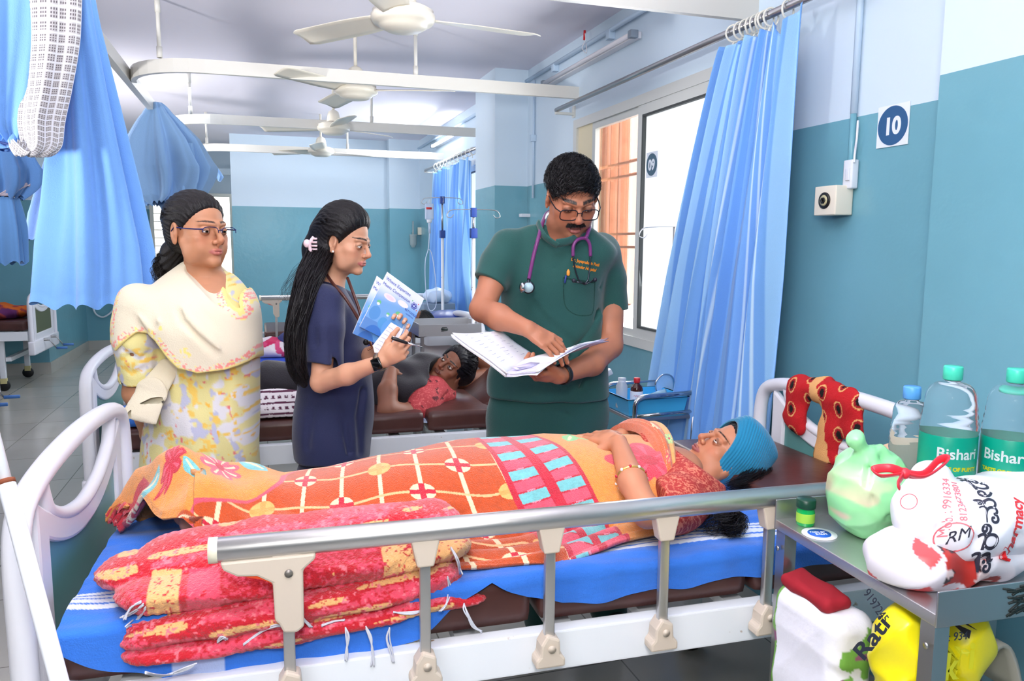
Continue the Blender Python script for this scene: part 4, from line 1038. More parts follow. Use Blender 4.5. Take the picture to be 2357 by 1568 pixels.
# ------------------------------------------------------------ doctor in green scrubs
def doctor():
    root = thing('person', 'man in dark green scrubs with glasses and moustache reading an open file', 'person')
    skin = (178, 116, 88)
    g = (-.30*CR*-1+TC*1.0+Vector((0, 0, -.62))); Hc = at(1316, 452, Y=2.42)
    fwd = (CR*.22+TC*1.0-UP*.62).normalized(); M = headM(Hc, fwd, UP*1+TC*.6+CR*.10, 1.07)
    op = .55; hs = bound(local_sdf(head_sdf(open_=op, lid=.75, nose=1.12, jaw=1.08), M, 1.07), Hc, .17)
    # arms: (px, py, Y, r)
    La, Lr = limb([(1182, 588, 2.55, 28), (1134, 645, 2.52, 29), (1110, 712, 2.47, 29)]); Lb, Lq = limb([(1110, 712, 2.47, 29), (1148, 730, 2.38, 29), (1215, 757, 2.28, 19)])
    Ra, Rr = limb([(1376, 596, 2.58, 28), (1405, 690, 2.58, 31), (1402, 795, 2.50, 31)]); Rb, Rq = limb([(1402, 795, 2.50, 31), (1362, 836, 2.42, 28), (1285, 866, 2.30, 19)])
    d1 = (at(1300, 808, Y=2.22)-Lb[-1]).normalized()
    h1, n1 = hand(Lb[-1]-d1*.006, d1, TC*.62+UP*.78+CR*.1, -1, curl=((22, 20, 12), (20, 22, 12), (18, 22, 12), (16, 20, 12)), thumb=(.80, .45, -.30), tc=(5, 8), sc=1.0)
    d2 = (at(1190, 868, Y=2.26)-Rb[-1]).normalized()
    h2, n2 = hand(Rb[-1]-d2*.006, d2, -UP*.8+TC*.45, 1, curl=((30, 50, 40), (34, 56, 40), (38, 60, 40), (40, 60, 40)), thumb=(.85, .45, -.25), tc=(12, 25), sc=1.0)
    neckP, neckR = limb([(1300, 520, 2.47, 44), (1285, 590, 2.54, 50)])
    torso = torso_px([(1020, 1150, 1380, 2.62, .09), (900, 1150, 1380, 2.62, .10), (780, 1160, 1372, 2.60, .09), (680, 1165, 1375, 2.58, .10), (590, 1160, 1385, 2.56, .10), (545, 1190, 1370, 2.55, .07)])
    legs = union(cap(at(1190, 960, Y=2.64), Vector((1.0, 2.66, .08)), .08, .045), cap(at(1330, 960, Y=2.64), Vector((1.26, 2.66, .08)), .08, .045))
    body = union(hs, (chain(neckP, neckR), .03), (torso, .03), (chain(La, Lr, .02), .02), (chain(Lb, Lq, .02), .012), (h1, .012), (chain(Ra, Rr, .02), .02), (chain(Rb, Rq, .02), .012), (h2, .012), (legs, .03))
    lo, hi = box_of([Hc, La[-1], Ra[-1], Vector((1.1, 2.66, 0)), h1 and Lb[-1], at(1190, 868, Y=2.26)], pad=.16)
    sdf_obj('body', body, lo, hi, .0027, M_skin, root, col=mskin(M, skin, n1+n2, lip=(160, 84, 84), mous=(22, 18, 20), open_=op, browh=.0046))
    for s in (-1, 1): eye_obj(root, M, s, gaze=(0, .8, -.6))
    # hair: short, dense, a little grey
    st = short_hair(M, 7500, 3, (.016, .032), hl=.026, puff=.002, sweep=(.7, .75, .1))
    V, F, C_ = ribbons(st, .0016, .0007, hair_cols(7500, (17, 15, 18), .03))
    hf = local_sdf(hair_base(puff=.004, hl=.022, groove=.0004, nape=-.055, top=.004, jag=1), M, 1.07)
    hair_part(root, hf, M, np.array(Hc)-.19, np.array(Hc)+.19, .003, (18, 16, 20), extra=(V, F, C_))
    mus = []
    r = np.random.RandomState(5)
    for k in range(420):
        x = r.uniform(-.027, .027); z = -.0455-abs(x)*.22+r.uniform(-.003, .0035); y = .0915-abs(x)*abs(x)*14; q = Vector((x, y, z)); e = q+Vector((x*.25+r.normal()*.0015, .003, -.0085)); mus.append([list(M@q), list(M@((q+e)/2+Vector((0, .0025, 0)))), list(M@e)])
    V, F, C_ = ribbons(np.array(mus), .0016, .0009, hair_cols(420, (22, 18, 20), .04)); me = bpy.data.meshes.new('moustache'); me.from_pydata(V.tolist(), [], F.tolist()); vcol(me, C_); link('moustache', me, M_hair, root)
    glasses(root, M, 1.0, (20, 24, 36), drop=-.004)
    # scrub top
    G = mat('green_scrub_cotton', (24, 78, 74), .8, bump=.35, bscale=420, sheen=.25, var=.05, vscale=5)
    top = torso_px([(912, 1116, 1400, 2.62, .135), (880, 1120, 1398, 2.62, .135), (800, 1140, 1388, 2.60, .13), (700, 1150, 1384, 2.58, .135), (630, 1150, 1392, 2.56, .135), (570, 1138, 1410, 2.55, .115), (545, 1168, 1388, 2.53, .085), (518, 1212, 1352, 2.51, .06)], e=2.35, k=.012)
    s1, r1 = limb([(1170, 568, 2.55, 40), (1146, 606, 2.54, 41), (1122, 668, 2.51, 38)]); s2, r2_ = limb([(1386, 578, 2.56, 42), (1402, 640, 2.57, 40), (1407, 722, 2.58, 38)])
    sl = union(chain(s1, r1, .02), (chain(s2, r2_, .02), .0)); e1 = (s1[-1]-s1[-2]).normalized(); e2 = (s2[-1]-s2[-2]).normalized()
    sl = union(cut(chain(s1, r1, .02), plane(at(1127, 650, Y=2.52), -(e1))), (cut(chain(s2, r2_, .02), plane(at(1406, 714, Y=2.58), -(e2))), 0)) if 0 else union(keep(chain(s1, r1, .02), plane(at(1127, 649, Y=2.52), e1+CR*-.15)), (keep(chain(s2, r2_, .02), plane(at(1406, 712, Y=2.58), e2)), 0))
    cav = union(cap(s1[1], s1[-1]+e1*.05, r1[-1]*.86), (cap(s2[1], s2[-1]+e2*.05, r2_[-1]*.86), 0))
    shp = union(top, (sl, .035)); shp = cut(shp, keep(cav, union(plane(s1[1]+e1*.05, -e1) if 0 else (lambda p: np.full(len(p), -1., np.float32)))), .003)
    cr = [[at(1160, 610, Y=2.44), at(1200, 606, Y=2.44), at(1300, 622, Y=2.44), at(1370, 640, Y=2.44)]]
    fold_l = [[at(1215, 680, Y=2.46), at(1262, 740, Y=2.45), at(1330, 800, Y=2.45)], [at(1165, 700, Y=2.46), at(1215, 760, Y=2.46)], [at(1372, 720, Y=2.47), at(1330, 790, Y=2.47), at(1300, 840, Y=2.47)], [at(1385, 760, Y=2.5), at(1350, 830, Y=2.48), at(1335, 890, Y=2.48)], [at(1160, 820, Y=2.48), at(1190, 880, Y=2.48)], [at(1170, 560, Y=2.44), at(1160, 640, Y=2.45)], [at(1385, 570, Y=2.46), at(1372, 660, Y=2.47)], [at(1240, 640, Y=2.44), at(1235, 700, Y=2.44), at(1260, 760, Y=2.44)]]
    shp = creases(shp, cr, .003, .003); shp = creases(shp, fold_l, .013, .014)
    shp = creases(shp, [[(a+Vector((.02, 0, -.012))) for a in L] for L in fold_l[:5]], -.006, .014)
    shp = folds(shp, .0035, (22, 22, 16), 2)
    vneck = union(cap(at(1290, 500, Y=2.42), at(1284, 545, Y=2.36), .050, .010), (cap(at(1290, 470, Y=2.5), at(1288, 520, Y=2.5), .075, .062), .01), (cap(at(1255, 470, Y=2.48), at(1350, 470, Y=2.48), .05), .02))
    shp = cut(shp, vneck, .004)
    lo, hi = box_of(s1, s2, [at(1116, 915, Y=2.7), at(1400, 915, Y=2.5)], pad=.17)
    sh = sdf_obj('scrub_top', shp, lo, hi, .0045, G, root)
    # collar flaps, pocket outline, sleeve pocket, snap
    def ribbon_strip(pts, wd, name, m, up, par, t=.004):
        pts = [Vector(p) for p in pts]
        def f(u, v):
            i = u*(len(pts)-1); k = min(int(i), len(pts)-2); q = pts[k].lerp(pts[k+1], i-k); return q+Vector(up)*(v-.5)*wd
        return MB().grid(f, max(8, len(pts)*3), 3).build(name, m, par, solid=t)
    cl = catmull([at(1238, 512, Y=2.44), at(1250, 540, Y=2.40), at(1268, 556, Y=2.385), at(1284, 566, Y=2.38)], 5); MB().tube(cl, [.014]*len(cl), 8, flat=.4).build('collar', G, sh)
    cl = catmull([at(1352, 515, Y=2.45), at(1335, 538, Y=2.41), at(1312, 554, Y=2.385), at(1280, 560, Y=2.38)], 5); MB().tube(cl, [.014]*len(cl), 8, flat=.4).build('collar', G, sh)
    MB().lathe([(.004, 0), (.004, .002)], c=at(1243, 548, Y=2.405), axis=TC, n=12).build('snap_button', mat('snap_metal', (170, 170, 165), .3, metal=.8), sh)
    # embroidery and pocket
    O = mat('orange_thread', (236, 140, 30), .6); Yf = 2.425
    Mx = frame(at(1347, 604, Y=Yf), at(1383, 612, Y=Yf+.01)-at(1312, 597, Y=Yf), UP)
    text('embroidered_name', 'Dr. Jayaprakash Patil', O, .0145, Mx, sh, ext=.0006, sx=.9, bold=.0003); Mx = frame(at(1345, 617, Y=Yf), at(1383, 625, Y=Yf+.01)-at(1312, 610, Y=Yf), UP)
    text('embroidered_line', 'Bettadur Hospital', O, .0145, Mx, sh, ext=.0006, sx=.85, shear=.3, bold=.0003)
    stick([o for o in sh.children if o.name.startswith('embroidered')], sh)
    GD = mat('dark_green_seam', (18, 62, 56), .8)
    P_ = [at(1296, 640, Y=2.43), at(1300, 700, Y=2.435), at(1320, 722, Y=2.44), at(1350, 726, Y=2.445), at(1365, 714, Y=2.45), at(1368, 648, Y=2.445)]
    MB().tube(catmull(P_, 5), .0016, 5).build('pocket_seam', GD, sh); MB().tube(catmull([at(1297, 640, Y=2.427), at(1330, 646, Y=2.427), at(1368, 650, Y=2.44)], 5), .003, 5).build('pocket_edge', GD, sh)
    stick([o for o in sh.children if o.name.startswith('pocket')], sh, off=.0005)
    # trousers
    pt = union(torso_px([(1120, 1128, 1386, 2.64, .12), (1000, 1122, 1388, 2.64, .13), (930, 1122, 1392, 2.63, .128), (880, 1135, 1385, 2.63, .12)], e=2.4), (cap(at(1190, 1030, Y=2.65), Vector((1.0, 2.66, .06)), .105, .075), .03), (cap(at(1325, 1030, Y=2.65), Vector((1.27, 2.66, .06)), .105, .075), .03))
    pt = cut(pt, cap(at(1257, 1020, Y=2.50), at(1257, 1200, Y=2.5), .018, .05), .03)
    pt = creases(folds(pt, .004, (20, 20, 14), 5), [[at(1256, 960, Y=2.5), at(1257, 1010, Y=2.5)], [at(1240, 945, Y=2.5), at(1210, 960, Y=2.5), at(1170, 955, Y=2.51)], [at(1275, 945, Y=2.5), at(1330, 960, Y=2.5)]], .006, .008)
    lo, hi = (.75, 2.42, .03), (1.55, 2.86, 1.03); sdf_obj('trousers', pt, lo, hi, .007, G, root)
    for x in (1.0, 1.27): MB().ball((x, 2.60, .045), .05, 16, (1, 2.3, .8)).build('shoe', M_black, root)
    # wrist watch (his left wrist)
    w0 = Rb[-1]+(Rb[-2]-Rb[-1]).normalized()*.028; ax = (Rb[-2]-Rb[-1]).normalized(); u = ax.orthogonal().normalized(); v = ax.cross(u)
    MB().tube([w0+u*math.cos(t*PI/12)*.0325+v*math.sin(t*PI/12)*.0325 for t in range(24)], .011, 8, closed=True, flat=.35, up=ax).build('wrist_watch', M_black, root)
    rebase(root, (1.12, 2.66, 0)); return M
Mdoc = doctor()
# stethoscope around his neck
M_pur = mat('purple_tubing', (112, 48, 110), .28); M_gun = mat('gunmetal', (60, 66, 74), .25, metal=.8)
st = thing('stethoscope', 'purple stethoscope hanging round the neck of the man in green', 'stethoscope')
MB().tube(catmull([at(1350, 546, Y=2.385), at(1356, 526, Y=2.41), at(1358, 508, Y=2.47), at(1348, 488, Y=2.55), at(1320, 475, Y=2.60), at(1285, 480, Y=2.62), at(1260, 490, Y=2.57), at(1250, 510, Y=2.46), at(1240, 545, Y=2.40), at(1228, 590, Y=2.395), at(1217, 645, Y=2.40)], 8), .0063, 12).build('main_tube', M_pur, st)
yk = [(1319, 590), (1320, 566), (1330, 552), (1347, 549), (1357, 562), (1359, 590)]
MB().tube(catmull([at(a, b, Y=2.385) for a, b in yk], 6), [.0058]*31, 10).build('yoke', M_pur, st); MB().tube([at(1346, 551, Y=2.385), at(1350, 544, Y=2.385)], .007, 10).build('yoke_stem', M_pur, st)
for L in ([(1319, 590), (1324, 620), (1333, 645), (1346, 655)], [(1359, 590), (1357, 620), (1353, 645), (1344, 655)]):
    MB().tube(catmull([at(a, b, Y=2.385) for a, b in L], 6), .003, 8).build('binaural', M_gun, st)
MB().tube([at(1346, 652, Y=2.383), at(1325, 649, Y=2.383)], .0028, 8).build('binaural', M_gun, st); MB().tube([at(1346, 655, Y=2.383), at(1366, 646, Y=2.383)], .0028, 8).build('binaural', M_gun, st)
for q in ((1321, 646), (1370, 644)): MB().ball(at(*q, Y=2.38), .0075, 12).build('ear_tip', mat('dark_rubber', (34, 36, 50), .5), st)
cp = at(1216, 662, Y=2.385)
MB().lathe([(.018, -.012), (.021, -.008), (.021, -.002), (.019, 0)], c=cp, axis=TC-CR*.1, n=28).build('chest_ring', M_gun, st)
MB().lathe([(.0165, 0), (.0165, .001)], c=cp+TC*.0005, axis=TC-CR*.1, n=28).build('diaphragm', mat('diaphragm_face', (170, 196, 206), .2), st)
MB().lathe([(.008, -.004), (.017, -.002), (.018, .006), (.012, .010)], c=at(1204, 662, Y=2.39), axis=-CR*1+TC*.3, n=24).build('bell', mat('polished_chrome', (210, 210, 212), .12, metal=1), st)
MB().tube([at(1217, 642, Y=2.40), cp+UP*.015], .0055, 10).build('stem', M_gun, st)
# pen and pocket clip
tag(MB().tube([at(1303, 634, Y=2.42), at(1300, 652, Y=2.42)], .0035, 8).build('pen', mat('blue_orange_pen', (40, 60, 130), .4)), 'short pen clipped in the chest pocket of the green scrubs', 'pen')
tag(MB().lathe([(.0, .0), (.006, .004), (.006, .016), (.003, .022), (0, .024)], c=at(1308, 636, Y=2.418), n=10).build('badge_clip', mat('amber_plastic', (226, 150, 60), .4)), 'small amber clip on the chest pocket of the green scrubs', 'clip')
# open file of papers
M_paper = mat('white_paper', (240, 242, 250), .7, bump=.2, bscale=30)
fl = thing('open_file', 'thick open file of white papers held by the man in green', 'file')
def leaf(name, Q, m, parent, n=22, bend=0.0, t=.0012, dz=0):
    """Q: four corners; a gently bent sheet"""
    a, b, c, d = [Vector(q) for q in Q]; nn = (b-a).cross(d-a).normalized()
    def f(u, v): return a.lerp(b, u).lerp(d.lerp(c, u), v)+nn*(bend*math.sin(PI*u)+.0015*math.sin(7*v+5*u))+UP*dz
    return MB().grid(f, n, 8).build(name, m, parent, solid=t)
A = at(1042, 766, Y=2.20); B = at(1152, 762, Y=2.40); Cc = at(1240, 826, Y=2.36); D = at(1166, 858, Y=2.16)
E_ = at(1304, 812, Y=2.42); Fq = at(1400, 778, Y=2.38); Gq = at(1222, 858, Y=2.14)
for k in range(9):
    j = Vector((rnd.uniform(-.006, .006), rnd.uniform(-.006, .006), -.0017*k))
    leaf('left_pages', (A+j, B+j*.5, Cc+UP*-.0017*k, D+j), M_paper, fl, bend=.004+.001*k)
for k in range(8):
    j = Vector((rnd.uniform(-.007, .007), rnd.uniform(-.006, .006), -.0018*k-.001))
    leaf('right_pages', (D+UP*(-.0018*k), Cc+UP*(-.0018*k), Fq+j-CR*.012*(k % 3), Gq.lerp(Fq, .06)+j), M_paper if k % 3 else mat('lilac_paper', (206, 200, 232), .7), fl, bend=-.010-.003*k)
wl = mat('pencil_grey', (150, 150, 190), .8)
mb = MB()
for i in range(9):
    for jx in range(3):
        u0 = .12+.27*jx+rnd.uniform(0, .05); v = .12+i*.085; ln = rnd.uniform(.05, .2)
        a = A.lerp(B, u0).lerp(D.lerp(Cc, u0), v); b = A.lerp(B, u0+ln*.6).lerp(D.lerp(Cc, u0+ln*.6), v)
        mb.tube([a+UP*(.004+.004*math.sin(PI*u0)), b+UP*(.004+.004*math.sin(PI*(u0+ln)))], .0006, 3)
mb.build('handwriting', wl, fl)
mb = MB(); mb.prism([at(1178, 846, Y=2.17), at(1222, 834, Y=2.2), at(1246, 836, Y=2.2), at(1222, 846, Y=2.17), at(1190, 852, Y=2.16)], (0, 0, .001)); mb.build('curled_page', mat('lilac_paper', (206, 200, 232), .7), fl)
rebase(fl, D)
# ------------------------------------------------------------ woman in yellow floral kurta with cream dupatta
def floral(P, base, spots, s=14, seed=0):
    u = P@V3(CR); z = P[:, 2]; C_ = np.ones((len(P), 3))*lin(*base)
    C_ *= (.93+.12*vnoise(u, z, 25, seed))[:, None]
    for i, (c, th, sc_, sx) in enumerate(spots):
        n = vnoise(u*sx+z*.45, z-u*.35, sc_, seed+i*3+1)*.65+.35*vnoise(u, z, sc_*2.7, seed+i*5+2); m = smoothstep(th, th+.05, n); C_ = C_*(1-m[:, None])+lin(*c)*m[:, None]
    return C_
def yellow_woman():
    root = thing('person', 'woman in a yellow floral kurta with a cream dupatta and spectacles, hands behind her back', 'person')
    skin = (196, 138, 104); a = math.radians(62)
    fwd = (CR*math.sin(a)+TC*math.cos(a)+UP*.0).normalized(); Hc = at(452, 531, Y=2.72); S = 1.06
    M = headM(Hc, fwd, UP, S)
    hs = bound(local_sdf(head_sdf(w=1.03, fat=.003, lid=.45, jaw=1.05), M, S), Hc, .17)
    NP, NR = limb([(462, 575, 2.74, 36), (470, 660, 2.76, 44)])
    Aa, Ar = limb([(324, 720, 2.70, 34), (311, 810, 2.685, 28), (312, 905, 2.70, 26), (345, 1000, 2.86, 19), (400, 1010, 2.93, 18)])
    tor = torso_px([(1060, 350, 590, 2.80, .10), (900, 360, 590, 2.80, .11), (760, 330, 590, 2.78, .10), (700, 375, 565, 2.77, .13), (665, 390, 555, 2.77, .115), (635, 425, 535, 2.77, .07)])
    h1, n1 = hand(Aa[-1], (CR+UP*-.1), -TC, 1, curl=((30, 40, 20),)*4)
    body = union(hs, (chain(NP, NR), .03), (tor, .04), (chain(Aa, Ar, .02), .02), (h1, .01), (cap(at(420, 1000, Y=2.8), Vector((-.20, 2.8, .06)), .08, .045), .03), (cap(at(520, 1000, Y=2.8), Vector((-.02, 2.8, .06)), .08, .045), .03))
    lo, hi = box_of([Hc, Aa[0], Aa[-1], at(560, 700, Y=2.8), Vector((-.1, 2.8, .02))], pad=.17)
    sdf_obj('body', body, lo, hi, .0028, M_skin, root, col=mskin(M, skin, n1, lip=(186, 104, 100), w=1.03, browh=.0028))
    for s in (-1, 1): eye_obj(root, M, s, 1.03, gaze=(.1, 1, -.25)); MB().ball(at(0, 0, Y=1), .001) if 0 else None
    # pulled-back hair with a low ponytail behind the neck
    hb = hair_base(w=1.03, puff=.008, hl=.0165, tilt=(0, .78, -.62), groove=.0011, nape=-.085, top=.002)
    bun = union(ell((0, -.105, -.062), (.038, .036, .034)), (ell((0, -.125, -.095), (.034, .035, .04)), .02))
    hf = union(local_sdf(lambda p: smin(hb(p), bun(p)+.0016*np.sin(p[:, 0]*420+p[:, 2]*160), .012), M, S))
    PT = [M@Vector(q) for q in ((0, -.10, -.05), (.005, -.135, -.085), (.012, -.150, -.12), (.016, -.150, -.17))]
    V, F, C_ = ribbons(ptail(PT, [.018, .030, .030, .016], 520, 3, wave=.012), .0022, .0010, hair_cols(520, (26, 21, 22)))
    # strands combed back over the skull
    r = np.random.RandomState(8); L = []
    for k in range(1500):
        x0 = r.uniform(-1, 1); v0 = r.uniform(.0, .9); th = x0*1.45; pts = []
        for t in np.linspace(0, 1, 12):
            ph = math.radians(52+(-128)*(t*(1-v0*.0))) if 0 else math.radians(60+120*(v0*.7+t*(1-v0*.7)))  # from forehead over to back
            q = Vector((math.sin(th)*math.sin(ph)*1.0, math.cos(ph), math.cos(th)*math.sin(ph)))
            o_ = .003+.007*min(1, t*3.5); q = Vector((q.x*(.0735*1.03+o_), q.y*(.094+o_)-.012, q.z*(.080+o_*1.15)+.034-.02*t)); pts.append(q)
        if pts[0].z < .045: continue
        L.append([list(M@q) for q in pts])
    e2_ = ribbons(np.array(L), .0016, .0010, hair_cols(len(L), (30, 26, 28), .05), 4)
    lo2, hi2 = np.array(Hc)-.24, np.array(Hc)+.2
    hair_part(root, hf, M, lo2, hi2, .003, (22, 19, 21), extra=merge((V, F, C_), e2_))
    glasses(root, M, 1.03, (30, 44, 110), rimless=True, drop=-.003)
    # kurta
    K = mat('floral_yellow_cotton', (236, 226, 160), .85, attr='col', bump=.3, bscale=250, sheen=.2)
    kt = torso_px([(1160, 305, 606, 2.80, .21), (1100, 312, 604, 2.80, .20), (1000, 322, 603, 2.79, .185), (900, 340, 602, 2.78, .165), (830, 345, 604, 2.78, .155), (760, 330, 602, 2.78, .15), (700, 335, 595, 2.78, .135), (650, 375, 560, 2.78, .09), (625, 425, 530, 2.78, .055)], e=2.2)
    s1, r1 = limb([(325, 715, 2.70, 50), (310, 790, 2.68, 44), (312, 890, 2.69, 37)]); ee = (s1[-1]-s1[-2]).normalized()
    slv = keep(chain(s1, r1, .02), plane(at(313, 882, Y=2.69), ee)); slv = cut(slv, cap(s1[1], s1[-1]+ee*.05, r1[-1]*.85), .003)
    skirt = union(kt, (slv, .03))
    fl_ = [[at(x0, 850, Y=2.62), at(x1, 980, Y=2.6), at(x2, 1140, Y=2.6)] for x0, x1, x2 in ((420, 405, 395), (470, 468, 466), (520, 522, 527), (565, 570, 574), (375, 362, 345))]
    skirt = creases(skirt, fl_, .010, .018); skirt = creases(skirt, [[at(275, 800, Y=2.62), at(320, 830, Y=2.63), at(345, 810, Y=2.64)], [at(272, 850, Y=2.62), at(310, 860, Y=2.63), at(340, 845, Y=2.64)], [at(280, 830, Y=2.62), at(330, 800, Y=2.64)]], .007, .010)
    skirt = cut(folds(skirt, .004, (26, 26, 10), 4), cap(at(480, 600, Y=2.66), at(514, 678, Y=2.62), .10, .035), .006)
    skirt = cut(skirt, cap(at(366, 985, Y=2.56), at(352, 1180, Y=2.56), .004, .03), .006)
    skirt = keep(skirt, plane((0, 0, .62), (0, 0, -1)))
    spots = [((226, 224, 226), .58, 18, 1.6), ((240, 186, 70), .74, 42, 1), ((238, 200, 96), .70, 36, 1), ((226, 120, 120), .79, 38, 2.6), ((190, 192, 214), .68, 24, 2.2)]
    lo, hi = box_of([at(270, 620, Y=2.6), at(610, 1250, Y=2.6), at(610, 1250, Y=3.0)], pad=.1); lo[2] = .60
    ks = sdf_obj('kurta', skirt, lo, hi, .0055, K, root, col=lambda P: floral(P, (228, 218, 150), spots))
    tr = union(cap(at(420, 1050, Y=2.8), Vector((-.20, 2.8, .04)), .10, .06), (cap(at(520, 1050, Y=2.8), Vector((-.03, 2.8, .04)), .10, .06), .03))
    sdf_obj('trousers', folds(tr, .004, seed=3), (-.45, 2.6, .0), (.2, 3.0, .9), .010, mat('cream_trousers', (226, 220, 190), .8), root)
    # dupatta: wrapped over both shoulders and across the chest
    dp = torso_px([(960, 330, 606, 2.77, .19), (850, 285, 612, 2.76, .195), (790, 268, 612, 2.75, .19), (740, 272, 610, 2.75, .185), (690, 296, 602, 2.76, .165), (650, 345, 575, 2.77, .125), (620, 392, 548, 2.77, .085), (600, 420, 535, 2.77, .06)], e=2.15, k=.01)
    reg = poly2([(385, 585), (440, 605), (475, 640), (505, 672), (520, 690), (560, 720), (540, 660), (528, 615), (520, 585), (580, 590), (640, 640), (640, 800), (600, 802), (575, 830), (530, 846), (470, 854), (428, 842), (395, 810), (368, 782), (345, 768), (318, 766), (285, 788), (262, 812), (240, 790), (240, 640)], 2.62)
    inner = torso_px([(960, 345, 590, 2.79, .15), (850, 300, 596, 2.79, .155), (790, 285, 596, 2.79, .155), (740, 290, 594, 2.79, .15), (690, 315, 585, 2.79, .135), (650, 365, 555, 2.79, .09), (620, 412, 530, 2.79, .05), (590, 430, 520, 2.79, .04)], e=2.15, k=.01)
    dp = union(dp, (chain(s1[:2], [r1[0]+.016, r1[1]+.016], .02), .03)); inner = union(inner, (chain(s1[:2], [r1[0]+.003, r1[1]+.003], .02), .02))
    dl = [[at(395, 608, Y=2.6), at(450, 655, Y=2.57), at(520, 720, Y=2.55), at(590, 790, Y=2.56)], [at(380, 622, Y=2.6), at(440, 690, Y=2.57), at(520, 770, Y=2.55), at(575, 815, Y=2.56)], [at(410, 612, Y=2.6), at(470, 655, Y=2.57), at(540, 715, Y=2.55), at(600, 770, Y=2.56)], [at(365, 640, Y=2.6), at(420, 740, Y=2.57), at(500, 820, Y=2.55)], [at(545, 610, Y=2.6), at(575, 690, Y=2.58), at(595, 770, Y=2.58)], [at(532, 615, Y=2.6), at(556, 690, Y=2.58), at(580, 760, Y=2.57)], [at(562, 610, Y=2.6), at(590, 680, Y=2.6), at(603, 740, Y=2.6)], [at(330, 680, Y=2.6), at(350, 750, Y=2.58)], [at(300, 730, Y=2.6), at(330, 765, Y=2.6)]]
    sc_ = keep(cut(creases(creases(dp, dl, .015, .011), [[q+Vector((.014, 0, .014)) for q in L_] for L_ in dl], -.008, .010), inner, .003), reg, .003)
    sc_ = folds(sc_, .003, (30, 30, 24), 6)
    vn = union(cap(at(482, 588, Y=2.66), at(522, 700, Y=2.575), .102, .028), (cap(at(475, 560, Y=2.6), at(478, 600, Y=2.66), .075, .062), .01)); sc_ = cut(sc_, vn, .006)
    tail = union(chain([at(385, 850, Y=2.66), at(350, 900, Y=2.62), at(322, 960, Y=2.60)], [.035, .045, .055], .02, n=TC, fl=.25)); tail = creases(tail, [[at(372, 850, Y=2.6), at(330, 970, Y=2.57)], [at(390, 850, Y=2.6), at(352, 960, Y=2.57)], [at(355, 880, Y=2.6), at(310, 960, Y=2.57)]], .006, .008)
    tail = keep(tail, plane(at(320, 968, Y=2.6), (CR*-.25-UP)))
    def dcol(P):
        C_ = np.ones((len(P), 3))*lin(232, 222, 196); u = P@V3(CR); z = P[:, 2]; d = reg(P)
        e = (d > -.022) & (d < .004) & (z < 1.36); q = vnoise(u, z, 190, 5)
        C_[e & (q > .62)] = lin(246, 150, 140); C_[e & (q < .25)] = lin(244, 226, 130); C_[(d > -.006) & (d < .004) & (z < 1.36)] = lin(246, 226, 140)
        m = vnoise(u, z, 14, 7) > .86; C_[m & (vnoise(u, z, 160, 2) > .45)] = lin(248, 226, 130)
        return C_
    lo, hi = box_of([at(262, 600, Y=2.52), at(615, 1000, Y=2.5), at(615, 600, Y=2.95)], pad=.08)
    sdf_obj('dupatta', union(sc_, (tail, .01)), lo, hi, .0045, mat('cream_dupatta', (246, 238, 216), .85, attr='col', bump=.3, bscale=300, sheen=.3), root, col=dcol)
    for x in (-.2, -.03): MB().ball((x, 2.74, .035), .045, 14, (1, 2.2, .7)).build('sandal', M_black, root)
    rebase(root, (-.11, 2.8, 0))
yellow_woman()

